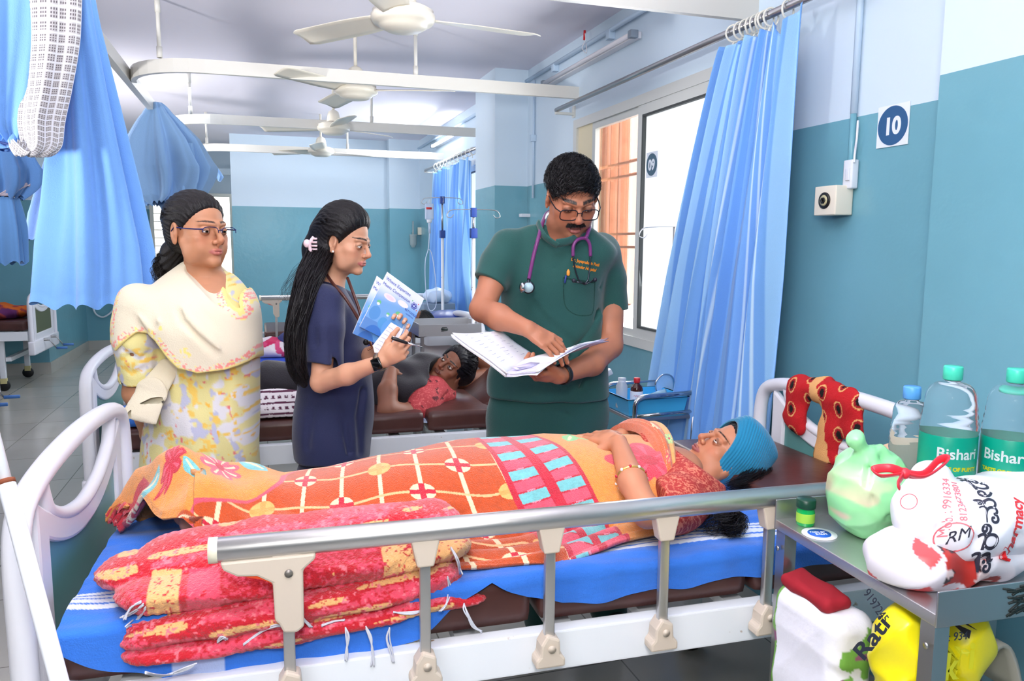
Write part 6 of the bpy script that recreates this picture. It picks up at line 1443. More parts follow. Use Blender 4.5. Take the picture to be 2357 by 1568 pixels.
def patient2():
    root = thing('person', 'woman lying on the second bed in red blouse and black shawl, facing the camera', 'person')
    skin = (138, 88, 66); S = 1.0
    hu = (CR*.72+UP*.66-TC*.05).normalized(); fwd = (TC*.86-CR*.36+UP*.40).normalized(); Hc = at(1043, 845, Y=3.93); M = headM(Hc, fwd, hu, S)
    hs = bound(local_sdf(head_sdf(lid=.05, nose=1.1, jaw=.95), M, S), Hc, .17)
    Aa, Ar = limb([(985, 925, 3.78, 26), (940, 955, 3.70, 25), (893, 945, 3.66, 24)]); Ab, Aq = limb([(893, 945, 3.66, 24), (892, 900, 3.72, 22), (900, 856, 3.84, 14)])
    h1, n1 = hand(Ab[-1], (at(925, 848, Y=3.98)-Ab[-1]), UP*.8+TC*.4, 1, curl=((20, 25, 15),)*4, sc=.9)
    Ba, Br = limb([(1068, 880, 4.15, 22), (1150, 860, 4.2, 20), (1100, 825, 4.2, 16), (1062, 815, 4.15, 12)])
    tor = union(cap(at(985, 905, Y=3.95), at(890, 905, Y=3.97), .12, .12, n=UP, fl=.75), (cap(at(985, 900, Y=3.95), at(1020, 885, Y=3.95), .10, .07), .03))
    NP, NR = limb([(1040, 872, 3.95, 22), (1010, 895, 3.95, 26)])
    legs = cap(at(880, 905, Y=3.97), at(620, 915, Y=3.95), .10, .06)
    body = union(hs, (chain(NP, NR), .03), (tor, .03), (legs, .03), (chain(Aa, Ar, .02), .02), (chain(Ab, Aq, .02), .012), (h1, .01), (chain(Ba, Br, .01), .02))
    lo, hi = box_of([Hc, Aa[-1], Ab[-1], at(620, 915, Y=3.95), at(1150, 860, Y=4.2)], pad=.16)
    sdf_obj('body', body, lo, hi, .0030, M_skin, root, col=mskin(M, skin, n1, lip=(96, 52, 48), browh=.0036, bindi=(20, 10, 14)))
    for s in (-1, 1): eye_obj(root, M, s, gaze=(.1, 1, .05))
    MB().ball(M@Vector((-.0135, .098, -.034)), .002, 8).build('nose_stud', mat('gold_stud'), root)
    hb = hair_base(puff=.012, hl=.010, nape=-.09, groove=.0012); hf = local_sdf(union(hb, (ell((-.02, -.05, .01), (.085, .085, .08)), .02)), M, S)
    r = np.random.RandomState(3); L = []
    for k in range(1600):
        th = r.uniform(-2.2, 2.2); pts = []
        for t in np.linspace(0, 1, 9):
            ph = math.radians(50+115*t); q = Vector((math.sin(th)*math.sin(ph), math.cos(ph), math.cos(th)*math.sin(ph)))
            w_ = 1+.10*math.sin(t*9+k); pts.append(Vector((q.x*(.078+.012*min(1, t*4))*w_, q.y*(.098+.016*min(1, t*4))-.012, q.z*(.088+.014*min(1, t*4))*w_+.03)))
        if pts[0].z < .01: continue
        L.append([list(M@q) for q in pts])
    hair_part(root, hf, M, np.array(Hc)-.2, np.array(Hc)+.2, .0032, (20, 18, 24), extra=ribbons(np.array(L), .0018, .0012, hair_cols(len(L), (30, 28, 36)), 6))
    bl = union(cap(at(985, 905, Y=3.93), at(905, 910, Y=3.95), .145, .135, n=UP, fl=.72), (chain([at(995, 905, Y=3.84), at(975, 930, Y=3.76), at(962, 945, Y=3.72)], [.085, .080, .070], .02), .03))
    bl = cut(bl, cap(at(1045, 865, Y=3.9), at(1015, 885, Y=3.93), .085, .055), .006); bl = cut(bl, keep(ell(at(893, 945, Y=3.66), (.16, .14, .16)), plane(at(948, 955, Y=3.70), (CR+UP*.35))), .003)
    bl = folds(creases(bl, [[at(1020, 890, Y=3.8), at(985, 910, Y=3.72), at(960, 925, Y=3.7)], [at(1030, 905, Y=3.8), at(1000, 930, Y=3.72)]], .007, .012), .003, (26, 26, 26), 2)
    def rc(P):
        C_ = np.ones((len(P), 3))*lin(176, 60, 66); n = vnoise(P[:, 0]+P[:, 2]*.5, P[:, 2], 60, 4); C_[n > .80] = lin(90, 24, 34); k = np.abs(vnoise(P[:, 0], P[:, 2]+P[:, 1], 90, 6)-.5) < .035; C_[k] = lin(206, 100, 96); return C_
    lo, hi = box_of([at(940, 975, Y=3.6), at(1060, 860, Y=4.1), at(905, 910, Y=4.1)], pad=.12)
    sdf_obj('blouse', bl, lo, hi, .0042, mat('red_printed_cotton', (176, 60, 66), .8, attr='col', bump=.3, bscale=300), root, col=rc)
    sh = union(cap(at(975, 868, Y=3.98), at(905, 885, Y=3.96), .155, .155, n=UP, fl=.80), (cap(at(950, 905, Y=3.82), at(905, 900, Y=3.86), .085), .05), (cap(at(880, 890, Y=3.95), at(620, 880, Y=3.92), .13, .10), .04)); sh = cut(sh, cap(at(892, 960, Y=3.62), at(900, 850, Y=3.76), .052), .004); sh = cut(sh, cap(at(1035, 880, Y=3.86), at(960, 940, Y=3.70), .07), .01); sh = cut(sh, cap(at(1030, 850, Y=3.9), at(1005, 870, Y=3.9), .08), .01)
    lo, hi = box_of([at(600, 850, Y=3.6), at(1010, 850, Y=4.15), at(880, 940, Y=4.1)], pad=.12)
    sdf_obj('shawl', folds(sh, .009, (20, 26, 26), 5), lo, hi, .0065, mat('black_voile', (30, 26, 34), .8, bump=.4, bscale=200, sheen=.3), root)
    rebase(root, (at(980, 905, Y=3.95).x, 3.95, .70))
patient2()
def throw(name, pts, Y0, Y1, label, cat, colfn, m, z):
    pass
# purple and white patterned cloth, blue check sheet and folded blue cloth on the second bed
def slab_cloth(name, lo, hi, h, f, m, col, label, cat):
    o = sdf_obj(name, f, lo, hi, h, m, None, col=col); return tag(o, label, cat)
c0, c1 = at(600, 935, Y=3.62), at(690, 945, Y=3.62)
f = union(cap(c0+Vector((-.25, .06, -.005)), c1+Vector((0, .06, -.01)), .085, .08, n=UP, fl=1.15)); f = folds(f, .007, (14, 22, 26), 9); f = keep(f, plane((0, 0, .712), (0, 0, -1)))
def pc(P):
    x = P[:, 0]; z = P[:, 2]; C_ = np.ones((len(P), 3))*lin(226, 218, 222); pu = lin(84, 32, 62)
    b = np.modf(z*22)[0]; zig = np.abs(np.modf(x*34+3)[0]-.5)*2; m = (b < .16) | ((b > .45) & (b < .75) & (zig > b*1.4-.35) & (vnoise(x, z, 200, 3) > .3)); C_[m] = pu; C_[(z > .83) & (np.modf(x*120)[0] < .55)] = pu; return C_
slab_cloth('patterned_sheet', np.array(c0)-.42, np.array(c1)+.22, .005, f, mat('patterned_cotton', (220, 210, 216), .85, attr='col'), pc, 'purple and white patterned sheet over the legs of the second bed patient', 'sheet')
def flatcloth(name, label, Q, z, cols, hang=.0, th=.006):
    nu, nv = 120, 90; U, V = np.meshgrid(np.linspace(0, 1, nu), np.linspace(0, 1, nv)); A, B, Cq, D = [np.array(q) for q in Q]
    P = (A*(1-U)[..., None]+B*U[..., None])*(1-V)[..., None]+(D*(1-U)[..., None]+Cq*U[..., None])*V[..., None]
    P[..., 2] += .006*vnoise(U, V, 7, 3); o = gridmesh(name, P, mat('sheet_cotton'), cols(U, V)); md = o.modifiers.new('t', 'SOLIDIFY'); md.thickness = th; md.offset = 1
    return tag(o, label, 'sheet')
def chk(U, V):
    C_ = np.ones(U.shape+(3,))*lin(70, 130, 220); m = (U > .42) & (U < .62) & ((np.modf(U*60)[0] < .4) | (np.modf(V*30)[0] < .4)); C_[m] = lin(196, 214, 240); return C_
flatcloth('bed_sheet', 'blue check sheet under the patient on the second bed', [(.32, 3.585, .705), at(1100, 985, Y=3.60)+Vector((0, 0, .0)), (at(1092, 890, Y=4.3)), (.32, 4.3, .712)], .71, chk)
MB().box((-.66, 3.60, .705), (-.42, 3.9, .75), .02).build('folded_cloth', mat('sheet_blue_plain', (50, 110, 200), .8))
tag(bpy.data.objects['folded_cloth'], 'folded blue cloth at the foot of the second bed beside the yellow kurta', 'cloth')
# ------------------------------------------------------------ folded red quilt on the near bed
def quilt():
    D = [([(335, 1402, 1.625), (500, 1378, 1.625), (680, 1343, 1.625), (860, 1312, 1.625), (1030, 1282, 1.64)], .078, .46, 1),
         ([(296, 1345, 1.72), (450, 1330, 1.70), (640, 1308, 1.69), (820, 1285, 1.69), (1000, 1262, 1.70)], .085, .42, 0),
         ([(400, 1295, 1.76), (620, 1262, 1.75), (860, 1236, 1.74), (1000, 1212, 1.75)], .085, .42, 0),
         ([(345, 1482, 1.62), (520, 1448, 1.61), (700, 1412, 1.61), (860, 1388, 1.61), (1000, 1358, 1.62)], .085, .46, 0),
         ([(350, 1530, 1.60), (500, 1500, 1.60), (700, 1462, 1.60), (900, 1425, 1.60), (1075, 1385, 1.61)], .075, .36, 0),
         ([(465, 1538, 1.575), (560, 1510, 1.575), (650, 1490, 1.575), (760, 1462, 1.58)], .040, .42, 0)]
    fs = []
    for P, r, fl, _ in D:
        pts = [at(a, b, Y=y-r*.9) for a, b, y in P]; pts = [Vector((p.x, p.y+r*.9, p.z)) for p in pts]; rr = [r*.86]+[r]*(len(pts)-2)+[r*.9]
        fs.append((chain(pts, rr, .01, n=UP, fl=fl), .006))
    f0 = union(*fs)
    def f(p):
        return f0(p)+.0016*np.sin(p[:, 0]*330)*np.sin(p[:, 1]*180+p[:, 2]*300)+.006*np.sin(p[:, 0]*17+p[:, 2]*40)*np.sin(p[:, 1]*30+p[:, 2]*60)+.003*np.sin(p[:, 2]*150+5*np.sin(p[:, 0]*9))
    f = keep(f, plane((0, 0, .690), (0, 0, -1)), .01); f = cut(f, rbox((.1, 2.3, .60), (1.2, .722, .162), .01), .002) ; f = keep(f, plane((0, 1.524, 0), (0, -1, 0)), .012)
    mid = chain([at(a, b, Y=y-.07)+Vector((0, .07, 0)) for a, b, y in D[0][0]], [.078]*5, .01, n=UP, fl=.46)
    def col(P):
        x, y, z = P[:, 0], P[:, 1], P[:, 2]; red = lin(196, 18, 38); pink = lin(226, 70, 96); cream = lin(238, 180, 116)
        C_ = np.ones((len(P), 3))*red; s = z*1.0+y*.35-.09*x
        n = vnoise(x*.16, s, 62, 3); m = vnoise(x*3, s*4, 40, 5); fine = vnoise(x, y+z, 240, 2)
        C_[(n > .55) & (m*.6+fine*.4 > .35)] = pink; C_[(n < .26) & (fine > .18)] = cream
        sp = (m > .72) & (fine > .5); C_[sp] = lin(240, 120, 134)
        k = mid(P) < .004; nb = vnoise(x+.02*z, x*0, 26, 11); b = k & (nb > .72) & (fine > .2); C_[k] = red; C_[k & (fine*.5+m*.5 > .58)] = pink; C_[b] = cream; C_[k & (x < -.10) & (x > -.16)] = pink
        return C_
    lo, hi = box_of([at(300, 1340, Y=1.8), at(1090, 1380, Y=1.6), at(330, 1540, Y=1.5), at(1000, 1200, Y=1.9)], pad=.10)
    o = sdf_obj('folded_quilt', f, lo, hi, .0036, mat('red_chenille', (200, 20, 40), .95, attr='col', bump=1, bscale=260, sheen=.4), None, col=col, slack=3)
    tag(o, 'folded red and cream quilt with tasselled edge near the foot of the nearest bed', 'quilt')
    bv = BVHTree.FromPolygons([v.co for v in o.data.vertices], [p.vertices[:] for p in o.data.polygons])
    mt = mat('tassel_cotton', (206, 208, 220), .9); rr_ = random.Random(4)
    T = [[(678, 1392), (692, 1405), (698, 1425), (716, 1442)], [(740, 1440), (768, 1432), (790, 1428)], [(795, 1446), (800, 1465), (797, 1500), (796, 1520)], [(842, 1444), (853, 1468), (857, 1500), (857, 1535)], [(897, 1447), (893, 1470), (900, 1500), (905, 1525)], [(1030, 1330), (1036, 1360), (1024, 1395), (1012, 1405)], [(1068, 1390), (1072, 1410), (1090, 1440), (1106, 1456)], [(560, 1485), (600, 1455), (630, 1442), (655, 1440)], [(500, 1478), (512, 1468), (522, 1472)], [(335, 1548), (380, 1556), (430, 1540), (450, 1525)], [(325, 1385), (300, 1400), (285, 1425)], [(330, 1392), (305, 1412), (278, 1420)], [(335, 1400), (315, 1425), (290, 1445)], [(1038, 1262), (1052, 1290), (1062, 1320)], [(905, 1408), (940, 1412), (965, 1408)]]
    for L in T:
        mb = MB()
        for s in range(4):
            pts = []
            for i, (a, b) in enumerate(L):
                a += rr_.uniform(-4, 4)*(i > 0); b += rr_.uniform(-3, 3); q = at(a, b, Y=1.60 if a > 340 else 1.74); d = (q-cam.location).normalized(); h = bv.ray_cast(cam.location, d)
                if h[0] is not None and (h[0]-q).length < .25: q = h[0]-d*.004
                elif a > 340: q = at(a, b, Y=1.519)
                else: q = at(a, b, Z=MT+.020)
                pts.append(q)
            mb.tube(catmull(pts, 5), .0016, 5)
        mb.build('tassel', mt, o)
quilt()

# ------------------------------------------------------------ cloth bundles and curtains
def bunch(name, S, nf, m, amp=.16, n=220, colf=None, seed=0, parent=None, hem=0.0, ax=(0, 1, 0), tw=.6, sub=10):
    """hanging bundle of cloth; S rows: (centre, half width along ax, half depth)"""
    c = np.array([list(a[0]) for a in S]); R = np.array([[a[1], a[2]] for a in S]); t0 = np.linspace(0, 1, len(S)); m_ = (len(S)-1)*sub+1; t = np.linspace(0, 1, m_)
    cc = np.array([list(v) for v in catmull([Vector(k) for k in c], sub)]); rr = np.stack([np.interp(t, t0, R[:, j]) for j in (0, 1)], -1)
    A = V3(Vector(ax).normalized()); B = np.array([A[1], -A[0], 0]); a = np.linspace(0, 2*PI, n, endpoint=False); r = np.random.RandomState(seed); ph = r.rand(4)*6
    U, T = np.meshgrid(a, t); g = amp*np.clip(.35+T*1.2, 0, 1)
    F = 1+g*(np.sin(nf*U+ph[0]+tw*T)+.5*np.sin(nf*1.7*U+ph[1]-tw*T*2)+.35*np.sin(nf*.5*U+ph[2]+3*T))*.6
    P = cc[:, None, :]+A*(np.cos(U)*rr[:, 0:1]*F)[..., None]+B*(np.sin(U)*rr[:, 1:2]*F)[..., None]
    P[..., 2] += (hem*(.5*np.cos(U+ph[3])+.3*np.sin(2*U))+.012*np.sin(nf*2*U))*(T**3)
    cols = None
    if colf: cols = colf(U, T, F)
    o = gridmesh(name, P, m, cols, parent, closed_u=True); return o
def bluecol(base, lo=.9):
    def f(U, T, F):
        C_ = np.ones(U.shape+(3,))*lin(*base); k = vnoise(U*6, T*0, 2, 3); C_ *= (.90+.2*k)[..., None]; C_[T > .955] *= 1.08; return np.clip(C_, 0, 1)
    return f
M_cur = mat('blue_curtain_cotton', (110, 165, 230), .85, attr='col', bump=.35, bscale=220, sheen=.3)
BC = (112, 164, 230)
# --- big tied-up curtain at the upper left
cu = thing('curtain', 'large tied-up sky blue curtain with white mesh top hanging at the upper left', 'curtain')
bunch('cloth_panel', [(at(172, -70, Y=3.30), .045, .04), (at(178, 60, Y=3.30), .075, .05), (at(196, 250, Y=3.30), .115, .07), (at(212, 430, Y=3.30), .155, .09), (at(220, 560, Y=3.28), .185, .11), (at(222, 700, Y=3.25), .200, .12)], 7, M_cur, .30, colf=bluecol(BC), seed=3, parent=cu, hem=.10, ax=CR, sub=12)
bunch('tied_panel', [(at(20, -60, Y=3.15), .16, .07), (at(20, 80, Y=3.15), .15, .08), (at(18, 200, Y=3.15), .125, .08), (at(20, 280, Y=3.15), .085, .07), (at(28, 318, Y=3.15), .045, .045), (at(34, 330, Y=3.15), .03, .03)], 8, M_cur, .34, colf=bluecol((108, 160, 228)), seed=5, parent=cu, ax=CR)
bunch('lower_panel', [(at(46, 300, Y=3.16), .06, .05), (at(30, 345, Y=3.16), .09, .06), (at(-10, 330, Y=3.16), .06, .05)], 6, M_cur, .25, colf=bluecol((96, 146, 216)), seed=6, parent=cu, ax=UP if 0 else CR)
def meshcol(base=(190, 188, 190)):
    def f(U, T, F):
        C_ = np.ones(U.shape+(3,))*lin(*base); gu = np.modf(U/6.2832*18)[0]; gt = np.modf(T*32)[0]; cell = (gu > .16) & (gt > .16)
        fine = ((np.modf(U/6.2832*72)[0] < .6) & (np.modf(T*128)[0] < .6)); C_[cell & fine] = lin(104, 98, 104); C_[~cell] = lin(222, 224, 234); return C_
    return f
M_net = mat('white_mesh_cloth', (220, 220, 224), .9, attr='col', bump=.4, bscale=300)
netS = [(at(122, -60, Y=3.08), .100, .05), (at(122, 90, Y=3.08), .092, .05), (at(112, 200, Y=3.07), .080, .05), (at(100, 280, Y=3.06), .072, .05), (at(98, 340, Y=3.05), .060, .045), (at(72, 356, Y=3.05), .045, .03), (at(38, 330, Y=3.06), .020, .02)]
bunch('mesh_header', netS, 5, M_net, .22, n=640, colf=meshcol(), seed=9, parent=cu, ax=CR, sub=100)
MB().tube(catmull([at(-30, 318, Y=3.1), at(10, 330, Y=3.1), at(50, 338, Y=3.06), at(70, 330, Y=3.05)], 5), .004, 6).build('tie_cord', mat('dark_blue_cord', (40, 60, 120), .7), cu)
rebase(cu, at(196, -70, Y=3.3))
# --- second bundle on the long track
cu = thing('curtain', 'grey blue curtain bundled up on the long track behind the woman in yellow', 'curtain')
bunch('cloth_panel', [(at(361, 236, Y=6.28), .03, .03), (at(362, 262, Y=6.28), .10, .06), (at(370, 320, Y=6.28), .23, .12), (at(378, 385, Y=6.28), .30, .15), (at(384, 420, Y=6.28), .26, .14), (at(384, 455, Y=6.28), .20, .12), (at(372, 474, Y=6.28), .10, .06)], 9, M_cur, .34, colf=bluecol((150, 192, 238)), seed=11, parent=cu, hem=.06, ax=CR)
bunch('hanging_tail', [(at(418, 330, Y=6.2), .08, .05), (at(420, 420, Y=6.2), .10, .06), (at(412, 500, Y=6.2), .075, .05), (at(402, 568, Y=6.2), .065, .04)], 5, M_cur, .25, colf=bluecol((146, 188, 234)), seed=12, parent=cu, ax=CR)
bunch('side_flap', [(at(352, 280, Y=6.25), .05, .03), (at(330, 340, Y=6.25), .07, .04), (at(316, 392, Y=6.25), .06, .03)], 5, M_cur, .22, colf=bluecol((150, 192, 238)), seed=13, parent=cu, ax=CR)
rebase(cu, at(361, 236, Y=6.28))
cu = thing('curtain', 'small grey blue curtain bundle hanging behind the third track corner', 'curtain')
bunch('cloth_panel', [(at(450, 346, Y=8.9), .03, .03), (at(468, 360, Y=8.9), .12, .07), (at(480, 382, Y=8.9), .16, .09), (at(486, 402, Y=8.9), .10, .06)], 7, M_cur, .3, colf=bluecol((140, 180, 226)), seed=14, parent=cu, ax=(CR*.8-UP*.6)); bunch('mesh_edge', [(at(456, 362, Y=8.85), .02, .02), (at(464, 385, Y=8.85), .05, .03), (at(468, 418, Y=8.85), .03, .02)], 5, M_net, .2, colf=bluecol((170, 160, 170)), seed=15, parent=cu, ax=CR); rebase(cu, at(450, 346, Y=8.9))
cu = thing('curtain', 'darker blue curtain bundle at the far left edge', 'curtain')
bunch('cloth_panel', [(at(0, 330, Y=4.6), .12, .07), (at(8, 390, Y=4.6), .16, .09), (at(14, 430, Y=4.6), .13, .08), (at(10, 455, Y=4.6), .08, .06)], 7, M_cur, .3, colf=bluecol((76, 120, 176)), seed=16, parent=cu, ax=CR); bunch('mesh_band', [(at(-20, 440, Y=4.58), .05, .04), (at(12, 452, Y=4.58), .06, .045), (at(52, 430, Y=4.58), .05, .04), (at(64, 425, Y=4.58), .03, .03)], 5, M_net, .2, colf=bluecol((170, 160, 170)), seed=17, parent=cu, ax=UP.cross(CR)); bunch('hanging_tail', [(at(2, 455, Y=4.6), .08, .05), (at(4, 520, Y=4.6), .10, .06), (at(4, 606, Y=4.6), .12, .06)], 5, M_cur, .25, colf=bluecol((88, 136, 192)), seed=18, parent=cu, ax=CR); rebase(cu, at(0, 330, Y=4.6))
cu = thing('curtain', 'dark blue hanging curtain bundle between the left edge and the large curtain', 'curtain')
MB().tube([at(128, 352, Y=7.5), Vector((at(128, 352, Y=7.5).x, 7.5, CEIL))], .006, 8).build('hanging_cord', M_track, cu)
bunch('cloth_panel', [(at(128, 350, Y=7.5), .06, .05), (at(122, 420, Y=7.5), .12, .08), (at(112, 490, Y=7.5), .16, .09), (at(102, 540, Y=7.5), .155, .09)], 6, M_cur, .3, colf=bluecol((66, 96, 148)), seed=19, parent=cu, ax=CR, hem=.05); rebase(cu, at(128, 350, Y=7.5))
# --- rod, rings and striped curtain at the near window
def rod(y0, y1, z, label):
    r = thing('curtain_rod', label, 'curtain rod', (XW, (y0+y1)/2, z)); h = (y1-y0)/2
    MB().tube([(-.12, -h, 0), (-.12, h, 0)], .0155, 14).build('pole', M_steel, r)
    for s in (-1, 1): MB().box((-.135, s*(h-.02)-.012, -.03), (0, s*(h-.02)+.012, -.015)).box((-.01, s*(h-.02)-.02, -.045), (0, s*(h-.02)+.02, .03)).build('bracket', M_al, r, smooth=False)
    return r
rod(2.20, 4.90, 2.378, 'steel curtain rod on brackets above the near window'); rod(6.72, 9.2, 2.36, 'steel curtain rod above the far window')
M_ring = mat('ivory_ring', (232, 230, 218), .35)
def ring(y, z, label, group, a=0):
    r = MB().tube([(1.88+math.cos(t*PI/10)*.032, y+math.cos(t*PI/10)*math.sin(a)*.03, z-.012+math.sin(t*PI/10)*.034) for t in range(20)], .0042, 7, closed=True)
    r.tube([(1.88, y, z-.046), (1.872, y, z-.060), (1.878, y, z-.075)], .0042, 7); return tag(r.build('curtain_ring', M_ring), label, 'curtain ring', group)
for k, px in enumerate((1690, 1704, 1716, 1727, 1738, 1750, 1762, 1774)):
    y = at(px, 90-k*4, X=1.88).y; ring(y, 2.378, 'ivory ring in the cluster holding the bunched curtain on the near rod', 'clustered ivory curtain rings on the near rod', rnd.uniform(-.5, .5))
ring(at(1813, 40, X=1.88).y, 2.378, 'single ivory ring apart from the cluster, holding the curtain corner', None, .3)
def wcurtain(name, label, top, bot, z0, z1, Xc, nf, bulge=0, seed=0, base=(118, 172, 238), tops=None):
    nu, nv = 520, 120; U, V = np.meshgrid(np.linspace(0, 1, nu), np.linspace(0, 1, nv)); e = V**.85
    yt = top[0]+(top[1]-top[0])*U; yb = bot[0]+(bot[1]-bot[0])*U; Y = yt*(1-e)+yb*e
    am = .030+.026*np.clip(V*2, 0, 1); ph = nf*2*PI*U+.9*np.sin(V*3+U*7+seed)+1.2*np.sin(U*11+seed)
    X = Xc+am*np.sin(ph)+.014*np.sin(ph*2.3+V*2)-bulge*np.exp(-((U-.15)/.25)**2)*V
    Y = Y+.012*np.cos(ph)*(.4+V)
    zt = z0-.03*np.abs(np.sin(nf*PI*U)) if tops is None else np.interp(U, *tops); Z = zt*(1-V)+(z1+.02*np.sin(U*9))*V
    P = np.stack([X, Y, Z], -1); C_ = np.ones(P.shape)*lin(*base); s = np.modf(U*7.3+.2)[0]; C_[(s > .25) & (s < .5)] = lin(158, 206, 250); C_[(np.abs(s-.6) < .015) | (np.abs(s-.7) < .012)] = lin(196, 226, 252); C_[(s > .85)] = lin(100, 156, 232)
    C_ *= (.95+.1*vnoise(U*60, V, 1, 2))[..., None]
    o = gridmesh(name, P, mat('striped_curtain', (92, 150, 226), .8, attr='col', bump=.3, bscale=260, sheen=.2), np.clip(C_, 0, 1)); md = o.modifiers.new('t', 'SOLIDIFY'); md.thickness = .002
    return tag(o, label, 'curtain')
wcurtain('curtain', 'striped sky blue curtain hanging from rings over the near window and behind the bed head', (2.415, 2.86), (2.47, 3.47), 2.315, .42, 1.835, 8, .06, 1, tops=([0, .05, .16, .2, .3, .4, .5, .6, .7, .8, .9, 1], [2.36, 2.30, 2.24, 2.31, 2.28, 2.31, 2.28, 2.31, 2.28, 2.31, 2.28, 2.31]))
ya, yb_ = at(1086, 372, X=1.87).y, at(1003, 405, X=1.87).y
wcurtain('curtain', 'striped blue curtain on the far window behind the drip stands', (ya, yb_), (ya+.1, yb_+.2), 2.30, .75, 1.86, 6, 0, 4)
for k in range(11): ring(ya+(yb_-ya)*(k/10)**1.0, 2.36, 'ivory ring holding the far window curtain', 'ivory curtain rings on the far rod')

# ------------------------------------------------------------ drip stands
def stand(x, y, zt, zj, label, hooks, plain=False, lr=.20):
    r = thing('drip_stand', label, 'drip stand', (x, y, 0)); bl = mat('blue_plastic', (30, 66, 150), .4)
    MB().tube([(0, 0, .06), (0, 0, zj)], .013, 10).build('pole', M_bed, r); MB().tube([(0, 0, zj-.01), (0, 0, zt)], .009, 10).build('inner_pole', M_steel, r)
    if not plain: MB().box((-.022, -.022, zj-.03), (.022, .022, zj+.035), .004).build('clamp', bl, r); MB().box((-.018, -.018, zt-.05), (.018, .018, zt+.01), .003).build('hook_block', bl, r)
    for a in hooks:
        c, s = math.cos(a), math.sin(a); MB().tube(catmull([(0, 0, zt), (c*.10, s*.10, zt-.002), (c*.155, s*.155, zt-.010), (c*.175, s*.175, zt-.045), (c*.150, s*.150, zt-.055), (c*.13, s*.13, zt-.035)], 5), .003, 6).build('hook', M_steel, r)
    for k in range(5):
        a = 2*PI*k/5; MB().tube([(0, 0, .10), (math.cos(a)*lr, math.sin(a)*lr, .05)], .011, 8).build('leg', M_bed, r); MB().ball((math.cos(a)*lr, math.sin(a)*lr, .028), .028, 10).build('castor', M_black, r)
    return r
q1 = at(1018, 455, Y=6.55); stand(q1.x, 6.55, q1.z, at(1022, 540, Y=6.55).z, 'white drip stand with blue clamps carrying the drip bag', (math.radians(165), math.radians(-15), math.radians(75), math.radians(-100)))
q2 = at(1090, 482, Y=4.98); stand(q2.x, 4.98, q2.z, at(1092, 538, Y=4.98).z, 'drip stand with blue hook block just left of the pillar', (math.radians(165), math.radians(-12)))
bag = at(988, 485, Y=6.50); db = thing('drip_bag', 'clear drip bag hanging from the stand by the far curtain', 'drip bag', bag)
MB().box((-.038, -.012, -.075), (.038, .012, .06), .012).build('pouch', mat('drip_fluid', (206, 222, 246), .2, alpha=.85), db); MB().box((-.028, -.0135, .01), (.02, -.0125, .028)).build('red_print', mat('red_print', (214, 60, 60), .5), db)
MB().lathe([(.0, -.105), (.02, -.10), (.024, -.075)], n=12).build('neck', M_white, db); MB().tube([(0, 0, -.10), (.003, 0, -.19)], .010, 8).build('drip_chamber', mat('drip_fluid'), db)
MB().tube([(0, 0, .06), (0, 0, .085), (.01, 0, .095)], .003, 6).build('hanger', M_white, db)
tube_ = catmull([bag+Vector((0, 0, -.19)), at(986, 572, Y=6.50), at(979, 600, Y=6.50), at(979, 650, Y=6.50), at(984, 700, Y=6.5), at(992, 716, Y=6.5), at(1004, 700, Y=6.5), at(1002, 640, Y=6.50), at(994, 586, Y=6.50), at(987, 574, Y=6.50)], 8)
tag(MB().tube(tube_, .0035, 6).build('drip_line', mat('clear_tube', (214, 224, 246), .3)), 'thin clear drip tube looping down from the drip bag', 'tube')
qs = at(1553, 522, Y=3.40); stt = stand(qs.x, 3.40, qs.z, .9, 'thin steel drip stand beside the frosted window, partly behind the curtain', (math.radians(163), math.radians(250)), plain=True, lr=.07)
# white leaning pole at the lower left edge
pa = at(-6, 1020, Y=1.47); pb_ = at(142, 1580, Y=1.30); dv = (pb_-pa).normalized()
lp = thing('drip_stand', 'white painted pole with a rusty joint leaning past the bed foot at the left edge', 'drip stand')
tj = at(14, 1110, Y=1.447); MB().tube([pa-dv*.3, tj], .0095, 12).build('inner_pole', M_bed, lp); MB().tube([tj, pb_+dv*.55], .0135, 14).build('pole', M_bed, lp); MB().tube([tj-dv*.004, tj+dv*.004], .0140, 14).build('rust_ring', mat('rust', (130, 70, 44), .8), lp)
fz = pb_+dv*.55; MB().lathe([(.0, 0), (.14, 0), (.14, .02), (.02, .04), (.0, .04)], c=(fz.x, fz.y, 0), n=20).build('base', M_bed, lp); MB().tube([fz, (fz.x, fz.y, .03)], .0135, 10).build('foot_tube', M_bed, lp)
rebase(lp, (fz.x, fz.y, 0))
# ------------------------------------------------------------ stainless bedside table at the right with bags and bottles
TZ = .885; TO = Vector((1.062, .955, 0)); TA = math.radians(-3.5)
TM = Matrix.Translation(TO)@Matrix.Rotation(TA, 4, 'Z')
def TL(x, y, z=TZ): return TM@Vector((x, y, z))
tb = thing('bedside_table', 'stainless steel bedside table with raised rims at the right of the nearest bed', 'table', TO, TA)
TW, TD = .62, .47
MB().box((0, 0, TZ-.022), (TW, TD, TZ), .002).build('table_top', mat('satin_steel', (190, 190, 192), .32, metal=.85, bump=.1, bscale=200), tb)
MB().box((-.002, -.004, TZ-.022), (TW, 0, TZ+.042), .0015).build('front_rim', M_steel, tb); MB().box((0, TD, TZ-.022), (TW, TD+.004, TZ+.045), .0015).build('back_rim', M_steel, tb)
sc1 = MB(); rs = random.Random(3)
for k in range(26):
    x = .17+rs.uniform(-.022, .022); z = TZ+.012+rs.uniform(-.024, .024); a = rs.uniform(-.6, .6); l = rs.uniform(.01, .02); sc1.tube([(x-l*math.cos(a), -.005, z-l*math.sin(a)), (x+l*math.cos(a), -.005, z+l*math.sin(a))], .0022, 5, flat=.4, up=(0, 0, 1))
sc1.build('black_scribble', mat('marker_black', (20, 34, 34), .6), tb)
